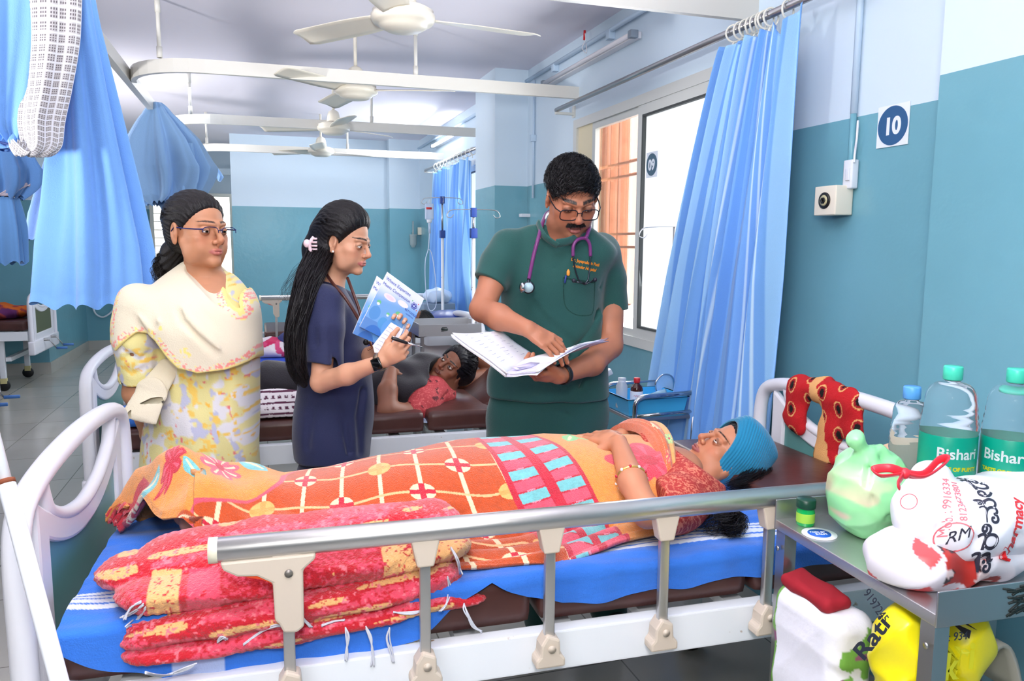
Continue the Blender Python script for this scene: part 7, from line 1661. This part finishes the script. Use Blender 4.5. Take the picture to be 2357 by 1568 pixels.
for x in (.012, TW-.03):
    for y in (.008, TD-.03): MB().box((x-.010, y-.006, .03), (x+.020, y-.002, TZ-.022)).box((x-.010, y-.002, .03), (x-.006, y+.026, TZ-.022)).build('leg', M_steel, tb, smooth=False); MB().tube([(x, y, 0), (x, y, .03)], .012, 10).build('foot_cap', M_black, tb)
MB().box((.02, .02, .16), (TW-.03, TD-.02, .175), .002).build('lower_shelf', M_steel, tb); MB().box((.02, TD-.03, .52), (TW-.02, TD-.022, .54)).box((.004, .02, .60), (.010, TD-.02, .62)).build('cross_rail', M_steel, tb, smooth=False)
for x, y in ((.004, .012), (.004, TD-.02)): MB().lathe([(.0, 0), (.005, 0), (.006, .003)], c=(-.003, y, TZ-.06), axis=(-1, 0, 0), n=10).build('rivet', M_steel, tb)
# balm jar and round sticker
p = TL(.045, .425); jr = thing('balm_jar', 'small green balm jar with a dark green lid on the bedside table', 'jar', p)
MB().lathe([(.0, 0), (.018, 0), (.0195, .003), (.0195, .032), (.017, .040), (.017, .043)], n=26).build('glass_body', mat('green_glass', (20, 160, 80), .08, spec=.8), jr); MB().lathe([(.0197, .008), (.0199, .009), (.0199, .028), (.0197, .029)], n=26, caps=False).build('paper_label', mat('yellow_green_label', (150, 200, 70), .5), jr); MB().lathe([(.0205, .040), (.021, .042), (.021, .058), (.019, .060)], n=30).build('lid', mat('dark_green_lid', (12, 60, 44), .35), jr)
p = TL(.038, .365); stc = thing('round_sticker', 'round white sticker with a blue centre lying on the table beside the jar', 'sticker', p); MB().lathe([(.036, .0005), (.036, .0022)], n=40).build('white_disc', M_paper, stc); MB().lathe([(.024, .0022), (.024, .0030)], n=40).build('blue_centre', mat('sticker_blue', (30, 90, 190), .4), stc)
text('sticker_text', 'PACK OF', M_paper, .008, Matrix.Translation((0, .006, .0034))@Matrix.Rotation(-.3, 4, 'Z'), stc); text('sticker_text', 'BALM', M_paper, .010, Matrix.Translation((0, -.006, .0034))@Matrix.Rotation(-.3, 4, 'Z'), stc)
# big water bottles
M_pet = mat('clear_pet', (226, 244, 250), .04, trans=.92, ior=1.12, spec=.7); M_water = mat('water', (235, 248, 255), .02, trans=1, ior=1.2)
def bottle(name, label, loc, R, Hh, capc, lab=True, rz=0, txt=None, ring=False):
    b = thing(name, label, 'bottle', loc, rz); pr = [(.0, .0), (R*.86, .0), (R*.98, .012), (R, .03)]
    z = .03
    for k in range(6 if lab else 9): pr += [(R, z+.004), (R*.955, z+.011), (R, z+.018)]; z += .018
    if lab: pr += [(R*.97, z+.004), (R*.97, z+.104)]; z += .108
    n2 = 3
    for k in range(n2): f = 1-.035*k; pr += [(R*f, z+.004), (R*f*.965, z+.010), (R*f*.985, z+.016)]; z += .016
    top = Hh-.035; 
    for k in range(8): t = (k+1)/8; pr.append((R*.86*math.cos(t*PI/2)**.8+.014*t if t < 1 else .0145, z+(top-z)*math.sin(t*PI/2)**1.05))
    pr += [(.0145, top+.012)]
    MB().lathe(pr, n=44, caps=False).build('body', M_pet, b)
    if lab:
        lz = .03+6*.018+.004
        MB().lathe([(R*.978, lz), (R*.985, lz+.001), (R*.985, lz+.099), (R*.978, lz+.10)], n=44, caps=False).build('label', mat('bottle_label_green', (0, 142, 116), .35), b)
        if txt:
            for s, sz, m_, zz in txt:
                o = text('label_text', s, m_, sz, Matrix(((1, 0, 0, 0), (0, 0, 1, 0), (0, 1, 0, lz+zz), (0, 0, 0, 1))), b, ext=.0003, bold=.0006)
                for v in o.data.vertices: a = v.co.x/(R*.99); v.co = Vector((math.sin(a)*R*.992, -math.cos(a)*R*.992-.0*v.co.y, v.co.z))
    MB().lathe([(.0, Hh-.002), (.0165, Hh-.002), (.018, Hh-.005), (.018, Hh-.028), (.0165, Hh-.030)], n=30).build('cap', capc, b)
    if ring: MB().lathe([(.017, Hh-.045), (.026, Hh-.047), (.026, Hh-.052), (.017, Hh-.054)], n=30).build('handle_collar', capc, b)
    return b
M_capg = mat('mint_cap', (70, 205, 176), .35); M_capb = mat('blue_cap', (90, 160, 226), .35); W_ = mat('label_white', (245, 248, 250), .5); Yl = mat('label_yellow', (226, 222, 40), .5)
TX = [('Bishari', .030, W_, .066), ('TASTE OF PURITY', .0105, Yl, .036), ('2000 ml', .013, Yl, .016)]
b1 = bottle('water_bottle', 'large water bottle with a green label and mint cap, left of the two', at(2200, 1120, Y=1.17)*1 if 0 else Vector((1.318, 1.19, TZ)), .054, .380, M_capg, rz=math.radians(-25), txt=TX)
b2 = bottle('water_bottle', 'large water bottle with a green label cut by the right edge of the picture', Vector((1.415, 1.13, TZ)), .054, .380, M_capg, rz=math.radians(-62), txt=TX, ring=True)
b3 = bottle('water_bottle', 'plain ribbed water bottle with a blue cap behind the left labelled bottle', Vector((1.345, 1.315, TZ)), .040, .315, M_capb, lab=False)
cbx = tag(MB().prism([(1.36, 1.39, TZ+.002), (1.49, 1.38, TZ+.002), (1.50, 1.38, TZ+.155), (1.47, 1.38, TZ+.175), (1.36, 1.39, TZ+.150)], (.003, .03, 0)).build('cardboard_box', mat('brown_cardboard', (206, 172, 140), .85), smooth=False), 'brown cardboard box standing behind the green bag on the table', 'box')
# bags: crumpled soft shapes
def crumple(f, amp, s, seed, amp2=.0):
    def g(p):
        q = p*s+seed; a = np.abs(np.sin(q[:, 0]+1.7*np.sin(q[:, 2]*.8+seed)))-.6; b = np.abs(np.sin(q[:, 1]*1.1+q[:, 2]*.9+1.4*np.sin(q[:, 0])))-.6; return f(p)+amp*(a+b)+amp2*np.sin(p[:, 2]*90)*np.sin(p[:, 0]*60)
    return g
def bag(name, label, f, lo, hi, m, h=.0045, col=None, cat='bag'): return tag(sdf_obj(name, f, lo, hi, h, m, None, col=col), label, cat)
M_gbag = mat('pale_green_polythene', (168, 240, 176), .3, attr='col', spec=.7, bump=.4, bscale=25)
g0 = Vector((1.225, 1.29, TZ+.080)); kn = Vector((1.180, 1.27, TZ+.195))
f = union(ell(g0, (.088, .085, .085)), (ell(g0+Vector((-.01, -.01, .03)), (.080, .07, .075)), .03), (cap(g0+Vector((-.015, 0, .07)), kn+Vector((.004, 0, -.015)), .050, .016), .04), (cap(kn, kn+Vector((-.018, 0, .022)), .014, .020), .012), (cap(kn+Vector((.02, 0, -.01)), kn+Vector((.045, 0, -.012)), .014, .02), .012))
f = creases(crumple(f, .0035, 42, 2), [[kn+Vector((.01, -.01, -.01)), g0+Vector((x, -.09, y))] for x, y in ((-.10, .0), (-.07, -.02), (-.03, -.03), (.01, -.01), (.05, .01), (.09, .03))], .005, .006); f = keep(f, plane((0, 0, TZ+.001), (0, 0, -1)))
def gcol(P):
    n = vnoise(P[:, 0]*1.0, P[:, 2]*1.3, 30, 4); C_ = np.ones((len(P), 3))*lin(150, 226, 160); m = smoothstep(.45, .7, n)*smoothstep(.19, .06, P[:, 2]-TZ); return C_*(1-m[:, None])+lin(226, 206, 178)*m[:, None]
bag('carrier_bag', 'knotted pale green carrier bag on the bedside table', f, np.array(g0)-.2, np.array(g0)+.22, M_gbag, col=gcol)
# white printed bag on top of a red and white one
w0 = Vector((1.27, 1.08, TZ+.105)); M_wb = mat('white_printed_polythene', (238, 238, 250), .35, spec=.6, bump=.3, bscale=22)
f = union(ell(w0+Vector((.05, .0, 0)), (.185, .10, .075)), (ell(w0+Vector((-.07, -.01, .0)), (.10, .090, .070)), .04), (cap(w0+Vector((-.09, .02, .04)), w0+Vector((-.075, .03, .075)), .045, .035), .03), (ell(w0+Vector((.16, .0, .01)), (.12, .10, .06)), .04))
f = creases(crumple(f, .004, 24, 5), [[w0+Vector((-.08, -.05, .06)), w0+Vector((-.10, -.10, -.02))], [w0+Vector((-.06, -.05, .06)), w0+Vector((0, -.10, -.01))], [w0+Vector((-.12, -.05, .05)), w0+Vector((-.17, -.07, -.02))]], .008, .010)
f = keep(f, plane(w0+Vector((0, 0, -.070)), (0, 0, -1)), .01)
wb = bag('carrier_bag', 'big white plastic bag printed with red and black lettering, tied with red ribbon', f, np.array(w0)-.34, np.array(w0)+.36, M_wb, h=.0042)
def printed(parent, s, px, py, Y, px2, py2, size, m, **k):
    a = at(px, py, Y=Y); b = at(px2, py2, Y=Y); x = (b-a).normalized(); y = Vector((0, -1, 0)).cross(x); y = x.cross(Vector((0, -1, 0)))*-1
    if (x.cross(y)).dot(TC) < 0: y = -y
    return text('printed_text', s, m, size, frame((a+b)/2, x, y), parent, ext=.0003, **k)
R_ = mat('print_red', (226, 54, 60), .5); RP = mat('print_pink', (244, 120, 130), .5); K_ = mat('print_black', (50, 50, 66), .5)
Yb = .98
L = [printed(wb, 'Mob. : 9916334', 2210, 1185, Yb, 2240, 1095, .021, RP), printed(wb, '8123673801', 2244, 1160, Yb, 2262, 1095, .020, RP), printed(wb, 'ಪರಿಮೇಡ್', 2280, 1240, Yb, 2312, 1110, .052, K_, bold=.0006), printed(wb, 'Pharmacy', 2325, 1262, Yb, 2362, 1160, .034, R_, bold=.0008), printed(wb, 'RM', 2200, 1232, Yb, 2240, 1222, .030, K_, shear=.3)]
Me = frame(at(2217, 1228, Y=Yb), CR, UP); o = MB().tube([Me@Vector((math.cos(t*PI/16)*.030, math.sin(t*PI/16)*.026, 0)) for t in range(32)], .0012, 5, closed=True).build('printed_ring', RP, wb); L.append(o)
o = MB().tube([frame(at(2092, 1155, Y=Yb), CR, UP)@Vector((math.cos(t*PI/16)*.014, math.sin(t*PI/16)*.013, 0)) for t in range(32)], .0008, 5, closed=True).build('printed_ring', RP, wb); L.append(o)
stick(L, wb, d=-TC*.8-UP*.55, off=.0010, back=.25)
rb_ = thing('ribbon', 'red ribbon tied round the neck of the white printed bag', 'ribbon'); mr_ = mat('red_ribbon', (226, 50, 66), .4); k0 = at(2082, 1090, Y=1.025)
for P_ in ([k0, at(2050, 1078, Y=1.03), at(2012, 1082, Y=1.05), at(2030, 1096, Y=1.03), k0], [k0, at(2125, 1092, Y=1.02), at(2160, 1060, Y=1.02), at(2180, 1056, Y=1.02), at(2172, 1070, Y=1.01), at(2128, 1098, Y=1.01), k0], [k0, at(2068, 1112, Y=1.01), at(2070, 1122, Y=1.01)]):
    MB().tube(catmull(P_, 6), .0075, 8, flat=.3, up=UP).build('loop', mr_, rb_)
MB().ball(k0, .010, 12).build('knot', mr_, rb_); rebase(rb_, k0)
r0 = Vector((1.125, 1.07, TZ+.045))
f = union(ell(r0, (.085, .085, .054)), (ell(r0+Vector((.12, .0, 0)), (.16, .085, .045)), .03)); f = crumple(f, .006, 28, 8); f = keep(f, plane((0, 0, TZ+.001), (0, 0, -1)))
def rcol(P):
    u = P@V3(CR); z = P[:, 2]; C_ = np.ones((len(P), 3))*lin(236, 232, 242); n = vnoise(u, z, 22, 3); d = np.abs(np.modf(u*13+5)[0]-.5)+np.abs(np.modf(z*14)[0]-.5); C_[(d < .28) & (u < u.min()+.14)] = lin(228, 84, 88); m = (u > u.min()+.10) & (n > .45); C_[m] = lin(180, 50, 44); C_[m & (vnoise(u, z, 60, 7) > .6)] = lin(60, 50, 56); C_[m & (vnoise(u, z, 45, 9) > .72)] = lin(236, 214, 216); return C_
bag('carrier_bag', 'red and white patterned plastic bag under the white printed bag', f, np.array(r0)-.22, np.array(r0)+.33, mat('red_white_polythene', (236, 232, 242), .35, attr='col', spec=.6), col=rcol)
# under the table: white sack, two yellow bags, dark red cloth, folded paper
s0 = Vector((1.10, 1.22, 0)); f = crumple(rbox((1.105, 1.275, .475), (.055, .105, .29), .035), .004, 26, 3); f = creases(f, [[(1.04, 1.18, z), (1.12, 1.16, z-.02)] for z in (.66, .54, .42, .3)], .010, .012); f = keep(f, plane((0, 0, .181), (0, 0, -1)))
def scol(P):
    C_ = np.ones((len(P), 3))*lin(236, 236, 246); y = P[:, 1]; z = P[:, 2]; m = (y > 1.35)+(y < 1.175); n = vnoise(y+P[:, 0], z, 30, 5); k = (m > 0) & (n > .35); C_[k] = lin(120, 176, 80); C_[(m > 0) & (n > .8)] = lin(150, 90, 130); return C_
bag('sack', 'tall white woven sack under the bedside table', f, (1.04, 1.0, .16), (1.27, 1.45, .80), mat('white_sack', (238, 238, 248), .5, attr='col', bump=.3, bscale=60), col=scol, cat='sack')
def ycol(seed):
    def c(P):
        u = P@V3(CR); z = P[:, 2]; C_ = np.ones((len(P), 3))*lin(238, 224, 20); n = vnoise(u, z, 34, seed)
        m = (z < .60) & (n > .42); C_[m] = lin(64, 62, 40); s = (np.abs(z-(.615)) < .003)+(np.abs(z-(.625)) < .002)+(np.abs(z-(.635)) < .002); C_[s > 0] = lin(50, 50, 36); return C_
    return c
M_yb = mat('yellow_polythene', (238, 224, 20), .3, attr='col', spec=.7)
y1 = Vector((1.10, 1.065, .70)); f = union(rbox(y1+Vector((0, 0, -.27)), (.062, .068, .25), .05), (ell(y1+Vector((.005, -.01, .06)), (.060, .060, .09)), .03), (cap(y1+Vector((.03, -.04, -.06)), y1+Vector((.045, -.05, -.09)), .035, .02), .03)); f = crumple(f, .009, 30, 4); f = keep(f, plane((0, 0, .181), (0, 0, -1)))
ya_ = bag('carrier_bag', 'yellow and black plastic bag under the table beside the white sack', f, np.array(y1)-(.16, .16, .56), np.array(y1)+(.2, .24, .2), M_yb, col=ycol(3))
o = [printed(ya_, '9197245', 2000, 1372, .98, 2032, 1420, .022, K_), printed(ya_, 'Rati', 1985, 1500, .98, 2030, 1440, .05, K_, bold=.001)]; stick(o, ya_, off=.0008, back=.25)
y2 = Vector((1.235, 1.05, .70)); f = union(rbox(y2+Vector((.0, 0, -.27)), (.056, .06, .25), .05), (ell(y2+Vector((.0, .0, .06)), (.056, .055, .08)), .03)); f = crumple(f, .006, 28, 9); f = keep(f, plane((0, 0, .181), (0, 0, -1)))
yb2 = bag('carrier_bag', 'yellow and black plastic bag under the table to the right of its leg', f, np.array(y2)-(.15, .16, .56), np.array(y2)+(.17, .24, .2), M_yb, col=ycol(6))
o = [printed(yb2, 'Cell : 93414', 2150, 1472, .98, 2240, 1462, .022, K_), printed(yb2, 'Bakari', 2140, 1545, .98, 2240, 1530, .07, Yl, bold=.002, sx=.8)]; stick(o, yb2, off=.0010, back=.25)
f = crumple(rbox((1.095, 1.29, .775), (.035, .08, .015), .015), .004, 30, 2); bag('cloth', 'dark red cloth lying on top of the white sack', f, (1.04, 1.05, .74), (1.22, 1.42, .86), mat('maroon_cloth', (150, 20, 36), .85), cat='cloth', h=.005)
npz = Vector((1.28, 1.05, .72)); tag(MB().grid(lambda u, v: (npz.x+.10*u, npz.y-.02+.14*v, npz.z+.05*math.sin(PI*u*.9)-.10*u*u), 12, 8).build('newspaper', mat('newsprint', (170, 168, 160), .8), solid=.008), 'curled grey newspaper on top of the right yellow bag', 'newspaper')
tag(MB().tube(catmull([(1.25, 1.45, .03), (1.45, 1.36, .012), (1.62, 1.25, .012), (1.80, 1.2, .02), (1.84, 1.1, .25)], 8), .006, 8).build('power_cable', mat('white_wire', (226, 226, 230), .5)), 'white cable on the floor behind the bedside table', 'cable')

# ------------------------------------------------------------ red and peach towel over the head board
def towel():
    def f2(pts, r, fl): return chain([Vector(q) for q in pts], r, .01, n=Vector((1, 0, 0)), fl=fl)
    a = BL(2.18, 0); top = lambda y, z, dx=0: Vector((1.76+dx, y, z))
    q = lambda px, py, X=1.735: at(px, py, X=X)
    f = union(f2([q(1838, 905), q(1830, 960), q(1840, 985)], [.055, .05, .03], .5), (f2([q(1850, 890, 1.75), q(1900, 900, 1.75), q(1965, 930, 1.75)], [.032, .042, .036], 1.0), .03), (f2([q(1925, 920), q(1915, 985), q(1900, 1040), q(1885, 1095)], [.050, .055, .050, .030], .35), .03), (f2([q(1960, 930), q(1960, 980), q(1970, 1015)], [.045, .045, .035], .4), .03))
    f = creases(crumple(f, .005, 34, 3), [[q(1880, 890, 1.70), q(1895, 960, 1.70), q(1878, 1080, 1.70)]], .008, .008)
    def col(P):
        y = P[:, 1]; z = P[:, 2]; e = (vnoise(y, z, 60, 2)-.5)*.016; C_ = np.ones((len(P), 3))*lin(236, 176, 112)
        u = at(1893, 980, X=1.735).y; k = ((y < u-.012+.25*(z-.98)+e) | (y > u+.045+e)); C_[k] = lin(196, 26, 34)
        gy = np.modf((y+2)/.074)[0]-.5; row = np.floor((y+2)/.074); gz = np.modf((z+2+.04*(row % 2))/.083)[0]-.5; r = np.hypot(gy*.074/.011, gz*.083/.018); r2 = np.hypot(gy*.074/.019, gz*.083/.027)
        C_[k & (r2 < 1)] = lin(236, 176, 112); C_[k & (r2 < .82)] = lin(160, 20, 30); C_[k & (r < .8)] = lin(20, 14, 14)
        C_[(z < .79+e)] = lin(206, 156, 90); return C_
    o = sdf_obj('towel', f, (1.62, 1.72, .70), (1.86, 2.30, 1.12), .0035, mat('printed_towel', (200, 60, 50), .9, attr='col', bump=.6, bscale=300), None, col=col)
    tag(o, 'red and peach towel with black eye spots draped over the head board rail', 'towel')
towel()

# ------------------------------------------------------------ instrument trolley by the near window
tr = thing('instrument_trolley', 'chrome tube trolley with a steel shelf beside the striped curtain', 'trolley', (1.50, 2.95, 0))
def tl(px, py, Y): q = at(px, py, Y=Y); return Vector((q.x-1.50, Y-2.95, q.z))
MB().tube(catmull([(0.012, 0, .05), (.012, 0, .60), (.012, 0, .78), (.018, 0, .828), (.05, 0, .848), (.10, 0, .85)], 5)+[Vector((.30, 0, .855))], .011, 10).build('side_frame', mat('polished_chrome'), tr)
MB().tube([(.30, 0, .855), (.30, 0, .05)], .011, 10).build('side_frame', mat('polished_chrome'), tr)
MB().tube(catmull([(0.012, .32, .05), (.012, .32, .60), (.012, .32, .78), (.018, .32, .828), (.05, .32, .848), (.10, .32, .85)], 5)+[Vector((.30, .32, .855)), Vector((.30, .32, .05))], .011, 10).build('side_frame', mat('polished_chrome'), tr)
MB().tube([(.012, 0, .765), (.30, 0, .772)], .008, 8).build('shelf_rail', mat('polished_chrome'), tr)
[MB().box((.0, .0, zz), (.30, .32, zz+.015), .003).build('shelf', M_steel, tr) for zz in (.740, .20)]
ty = thing('tray', 'light blue plastic tray on the trolley shelf', 'tray', (1.51, 3.0, .756)); mb = MB(); mb.grid(lambda u, v: ((.02+.24*abs(1)*(.5+.5*math.cos(u*2*PI)*1)) , .12+.12*math.sin(u*2*PI), v*.07), 4, 2) if 0 else None
def rim(v, k):
    e = .012*v+k; return [(-e, -e, .075*v), (.27+e, -e, .075*v), (.27+e, .24+e, .075*v), (-e, .24+e, .075*v)]
bm_ = bmesh.new(); rings = [[bm_.verts.new(c) for c in rim(v, k)] for v, k in ((0, 0), (1, 0), (1, .010), (1, -.004), (.05, -.004))]
for a, b in zip(rings, rings[1:]):
    for k in range(4): bm_.faces.new((a[k], a[(k+1) % 4], b[(k+1) % 4], b[k]))
bm_.faces.new(rings[0][::-1]); bm_.faces.new(rings[-1]); bmesh.ops.recalc_face_normals(bm_, faces=bm_.faces[:]); me_ = bpy.data.meshes.new('tray_body'); bm_.to_mesh(me_); bm_.free(); o = link('tray_body', me_, mat('sky_blue_plastic', (70, 180, 236), .35), ty, smooth=False)
bt = thing('medicine_bottle', 'brown medicine bottle with a red cap and white label in the blue tray', 'bottle', (1.595, 3.10, .77))
MB().lathe([(.0, 0), (.026, 0), (.028, .004), (.028, .085), (.024, .098), (.013, .108), (.012, .118)], n=26).build('glass_body', mat('amber_glass', (70, 26, 18), .1, spec=.8), bt); MB().lathe([(.0284, .012), (.0288, .013), (.0288, .076), (.0284, .077)], n=26, caps=False).build('label', M_paper, bt); MB().lathe([(.014, .114), (.0145, .116), (.0145, .134), (.013, .136)], n=22).build('cap', mat('red_plastic'), bt)
for s, zz in (('rylyte', .058), ('Solution', .036)):
    o = text('label_text', s, R_, .014, Matrix(((1, 0, 0, 0), (0, 0, 1, 0), (0, 1, 0, zz), (0, 0, 0, 1))), bt)
    for v in o.data.vertices: a = v.co.x/.029-.35; v.co = Vector((math.sin(a)*.0292, -math.cos(a)*.0292, v.co.z))
tag(MB().lathe([(.0, 0), (.024, 0), (.026, .004), (.026, .10), (.018, .115), (.018, .135), (.0, .135)], c=(1.53, 3.12, .77), n=22).build('saline_bottle', mat('milky_clear', (222, 232, 244), .25, alpha=.75)), 'milky clear bottle standing left of the brown one in the blue tray', 'bottle')
tag(MB().lathe([(.0, 0), (.020, .0), (.028, .07), (.026, .07), (.018, .003)], c=(1.66, 3.08, .815), axis=(.8, -.5, .25), n=24).build('plastic_cup', mat('pale_blue_clear', (180, 222, 244), .1, alpha=.55)), 'clear blue cup lying on its side in the tray', 'cup')
f = crumple(union(ell((1.64, 3.1, .56), (.13, .13, .10)), (ell((1.60, 3.05, .40), (.12, .13, .12)), .05), (ell((1.66, 3.1, .30), (.12, .12, .08)), .05)), .016, 22, 3)
f = keep(f, plane((0, 0, .216), (0, 0, -1))); f = keep(f, plane((0, 0, .738), (0, 0, 1))); bag('polythene_bag', 'crumpled milky white plastic bag on the lower shelf of the trolley', f, (1.42, 2.86, .2), (1.86, 3.3, .74), mat('milky_polythene', (226, 230, 240), .25, alpha=.7))
tag(MB().tube(catmull([(1.72, 3.12, .80), (1.70, 3.12, .87), (1.74, 3.12, .91), (1.79, 3.12, .89), (1.80, 3.12, .80)], 6), .004, 6).build('wire_loop', mat('polished_chrome')), 'thin metal wire loop standing behind the trolley rail', 'wire')

# ------------------------------------------------------------ beds farther down the ward
mk = dup
def bed_at(loc, rz, label, sec_label, L=2.18, mh=.70, mcol=None, **k):
    b = make_bed('hospital_bed', label, loc, rz, L=L, zf=.60, z_top=.93, **k)
    t = mattress('mattress', sec_label, loc, rz, ((.05, .60), (.62, 1.15), (1.16, 1.6), (1.61, L-.05)), .90, .602, mh); return b
bed_at((-.70, 5.25, 0), 0, 'third white hospital bed down the ward, behind the second', 'brown mattress on the third bed down the ward', rail=False)
b4 = bed_at((-.62, 7.25, 0), 0, 'fourth hospital bed with a raised side rail, near the back wall', 'dark mattress on the fourth bed down the ward', rail=False); r4 = side_rail(b4, .60, 5, .30, -.03, 1.01, .63, 1.6, full=False); 
pw = at(628, 792, Y=5.45); f = crumple(union(ell((pw.x, 5.56, .775), (.24, .18, .075))), .006, 20, 4)
def pcol(P):
    C_ = np.ones((len(P), 3))*lin(222, 212, 220); z = P[:, 2]; x = P[:, 0]; C_[(z > .80+.03*np.sin(x*14)) & (z < .835+.03*np.sin(x*14))] = lin(196, 30, 90); C_[(vnoise(x, z, 24, 3) > .8)] = lin(206, 70, 120); return C_
f = keep(f, plane((0, 0, .727), (0, 0, -1))); bag('pillow', 'white pillow with pink pattern on the third bed', f, (pw.x-.30, 5.30, .69), (pw.x+.30, 5.80, .90), mat('printed_pillow', (226, 216, 224), .85, attr='col'), col=pcol, cat='pillow', h=.008)
tag(MB().box((-.3, 5.27, .703), (.14, 5.7, .725), .008).build('folded_sheet', mat('strong_blue_cotton', (46, 84, 200), .85)), 'folded bright blue sheet under the pillow on the third bed', 'sheet')
# small steel table, blue raised pad and bag beyond the second bed
q0 = at(965, 748, Y=4.85); q1_ = at(1107, 748, Y=4.85)
st_ = thing('steel_table', 'steel table with raised rim and a black mark, beyond the second bed', 'table', (q0.x, 4.85, 0)); wdt = q1_.x-q0.x; zt_ = at(980, 775, Y=4.85).z
MB().box((0, 0, zt_), (wdt, .34, zt_+.015)).build('table_top', M_steel, st_, smooth=False)
MB().box((0, -.004, zt_), (wdt, 0, zt_+.075)).box((0, .34, zt_), (wdt, .344, zt_+.085)).box((-.004, 0, zt_), (0, .34, zt_+.08)).box((wdt, 0, zt_), (wdt+.004, .34, zt_+.08)).build('rim', mat('satin_steel'), st_, smooth=False)
for x in (.012, wdt-.03):
    for y in (.01, .31): MB().box((x, y, 0), (x+.02, y+.02, zt_)).build('leg', M_steel, st_, smooth=False)
sc1 = MB()
for k in range(14): a = rs.uniform(-.5, .5); z = zt_+.045+rs.uniform(-.012, .012); l = rs.uniform(.012, .028); x = wdt*.40; sc1.tube([(x-l, -.005, z-l*a*.3), (x+l, -.005, z+l*a*.3)], .002, 4)
sc1.build('black_scribble', mat('marker_black'), st_)
bp0 = at(975, 730, Y=6.1); f = ell((1.46, 6.2, .86), (.27, .25, .10)); f = keep(f, plane((1.5, 6.2, .84), (-.25, 0, -1)), .01); bag('cushion', 'dark blue vinyl backrest cushion raised behind the steel table', f, (1.1, 5.9, .72), (1.8, 6.5, 1.0), mat('blue_vinyl', (24, 60, 150), .35), cat='cushion', h=.008)
tag(MB().box((1.22, 5.95, .60), (1.75, 6.45, .80), .03).build('bed_section', M_bed), 'white bed section holding up the blue cushion', 'bed')
sq = at(975, 692, Y=7.0); tag(MB().box((sq.x, 7.0, .85), (sq.x+.30, 7.3, .95), .01).build('steel_locker_top', mat('grey_blue_locker', (130, 150, 176), .4)), 'grey blue locker top beside the drip stand', 'locker')
f = crumple(ell((sq.x+.16, 7.12, 1.01), (.14, .12, .075)), .01, 24, 6); f = keep(f, plane((0, 0, .952), (0, 0, -1))); bag('polythene_bag', 'pale blue white plastic bag on the locker behind the drip stand', f, (sq.x-.02, 6.95, .94), (sq.x+.36, 7.3, 1.12), mat('bluish_polythene', (196, 216, 244), .3), h=.006)
# dark haired patient lying beyond, only the head and shoulder showing
def patient3():
    root = thing('person', 'dark haired person lying beyond the steel table, mostly hidden by the booklets', 'person'); Hc = at(962, 745, Y=5.55); M = headM(Hc, (TC*.3+UP*.9-CR*.4), (CR*.8+UP*.3), 1.0)
    hs = local_sdf(head_sdf(), M); b = Vector((Hc.x-.18, 5.55, .80)); body = union(hs, (cap(M@Vector((0, -.02, -.07)), b, .05, .06), .03), (cap(b, (.2, 5.55, .80), .12, .12, n=UP, fl=.7), .04))
    lo, hi = box_of([Hc, Vector((.2, 5.55, .8))], pad=.16); sdf_obj('body', body, lo, hi, .005, M_skin, root, col=mskin(M, (130, 84, 62), lip=(110, 60, 56)))
    hair_part(root, local_sdf(hair_base(puff=.012, hl=.02), M, 1), M, np.array(Hc)-.18, np.array(Hc)+.18, .005, (18, 16, 18))
    sh = union(cap(b+Vector((-.02, 0, 0)), (.2, 5.55, .80), .135, .13, n=UP, fl=.75)); sdf_obj('blouse', keep(sh, plane((0, 0, .705), (0, 0, -1))), (.0, 5.3, .69), (1.15, 5.8, 1.0), .008, mat('dark_blue_print', (50, 60, 120), .8), root); rebase(root, (Hc.x, 5.55, .72))
patient3()
# left row: beds with their feet towards the aisle
bl = bed_at((-2.22, 9.75, 0), PI, 'white hospital bed with blue cranks in the left row by the corner', 'brown mattress on the left row bed by the corner', rail=False, pane=mat('olive_panel', (70, 84, 54), .5))
f = crumple(ell((-2.75, 9.3, .76), (.42, .30, .10)), .012, 16, 2); f = keep(f, plane((0, 0, .705), (0, 0, -1)))
def qcol(P):
    C_ = np.ones((len(P), 3))*lin(150, 60, 60); n = vnoise(P[:, 0], P[:, 2]+P[:, 1], 14, 4); C_[n > .55] = lin(206, 100, 30); C_[n < .3] = lin(96, 40, 96); return C_
bag('blanket', 'orange and purple blanket heaped on the left row bed', f, (-3.25, 8.9, .69), (-2.28, 9.7, .95), mat('dark_printed_blanket', (150, 60, 60), .9, attr='col'), col=qcol, cat='blanket', h=.010)
bed_at((-1.93, 6.62, 0), PI, 'white hospital bed cut by the left edge of the picture', 'brown mattress on the bed cut by the left edge', rail=False)
tag(MB().grid(lambda u, v: (-1.55+.5*u+.02*math.sin(9*v), 9.4+.9*v+.05*math.sin(7*u), .004), 12, 12).build('door_mat', mat('dark_door_mat', (96, 92, 80), .95), solid=.008), 'dark mat on the floor near the left corner', 'mat')
hz = at(240, 700, Y=11.9); tag(MB().tube(catmull([at(212, 700, Y=11.9), at(220, 722, Y=11.88), at(238, 730, Y=11.86), at(258, 716, Y=11.88), at(262, 700, Y=11.9)], 6), .012, 8).build('hose', M_white), 'white hose looping on the set back wall under the large curtain', 'hose')
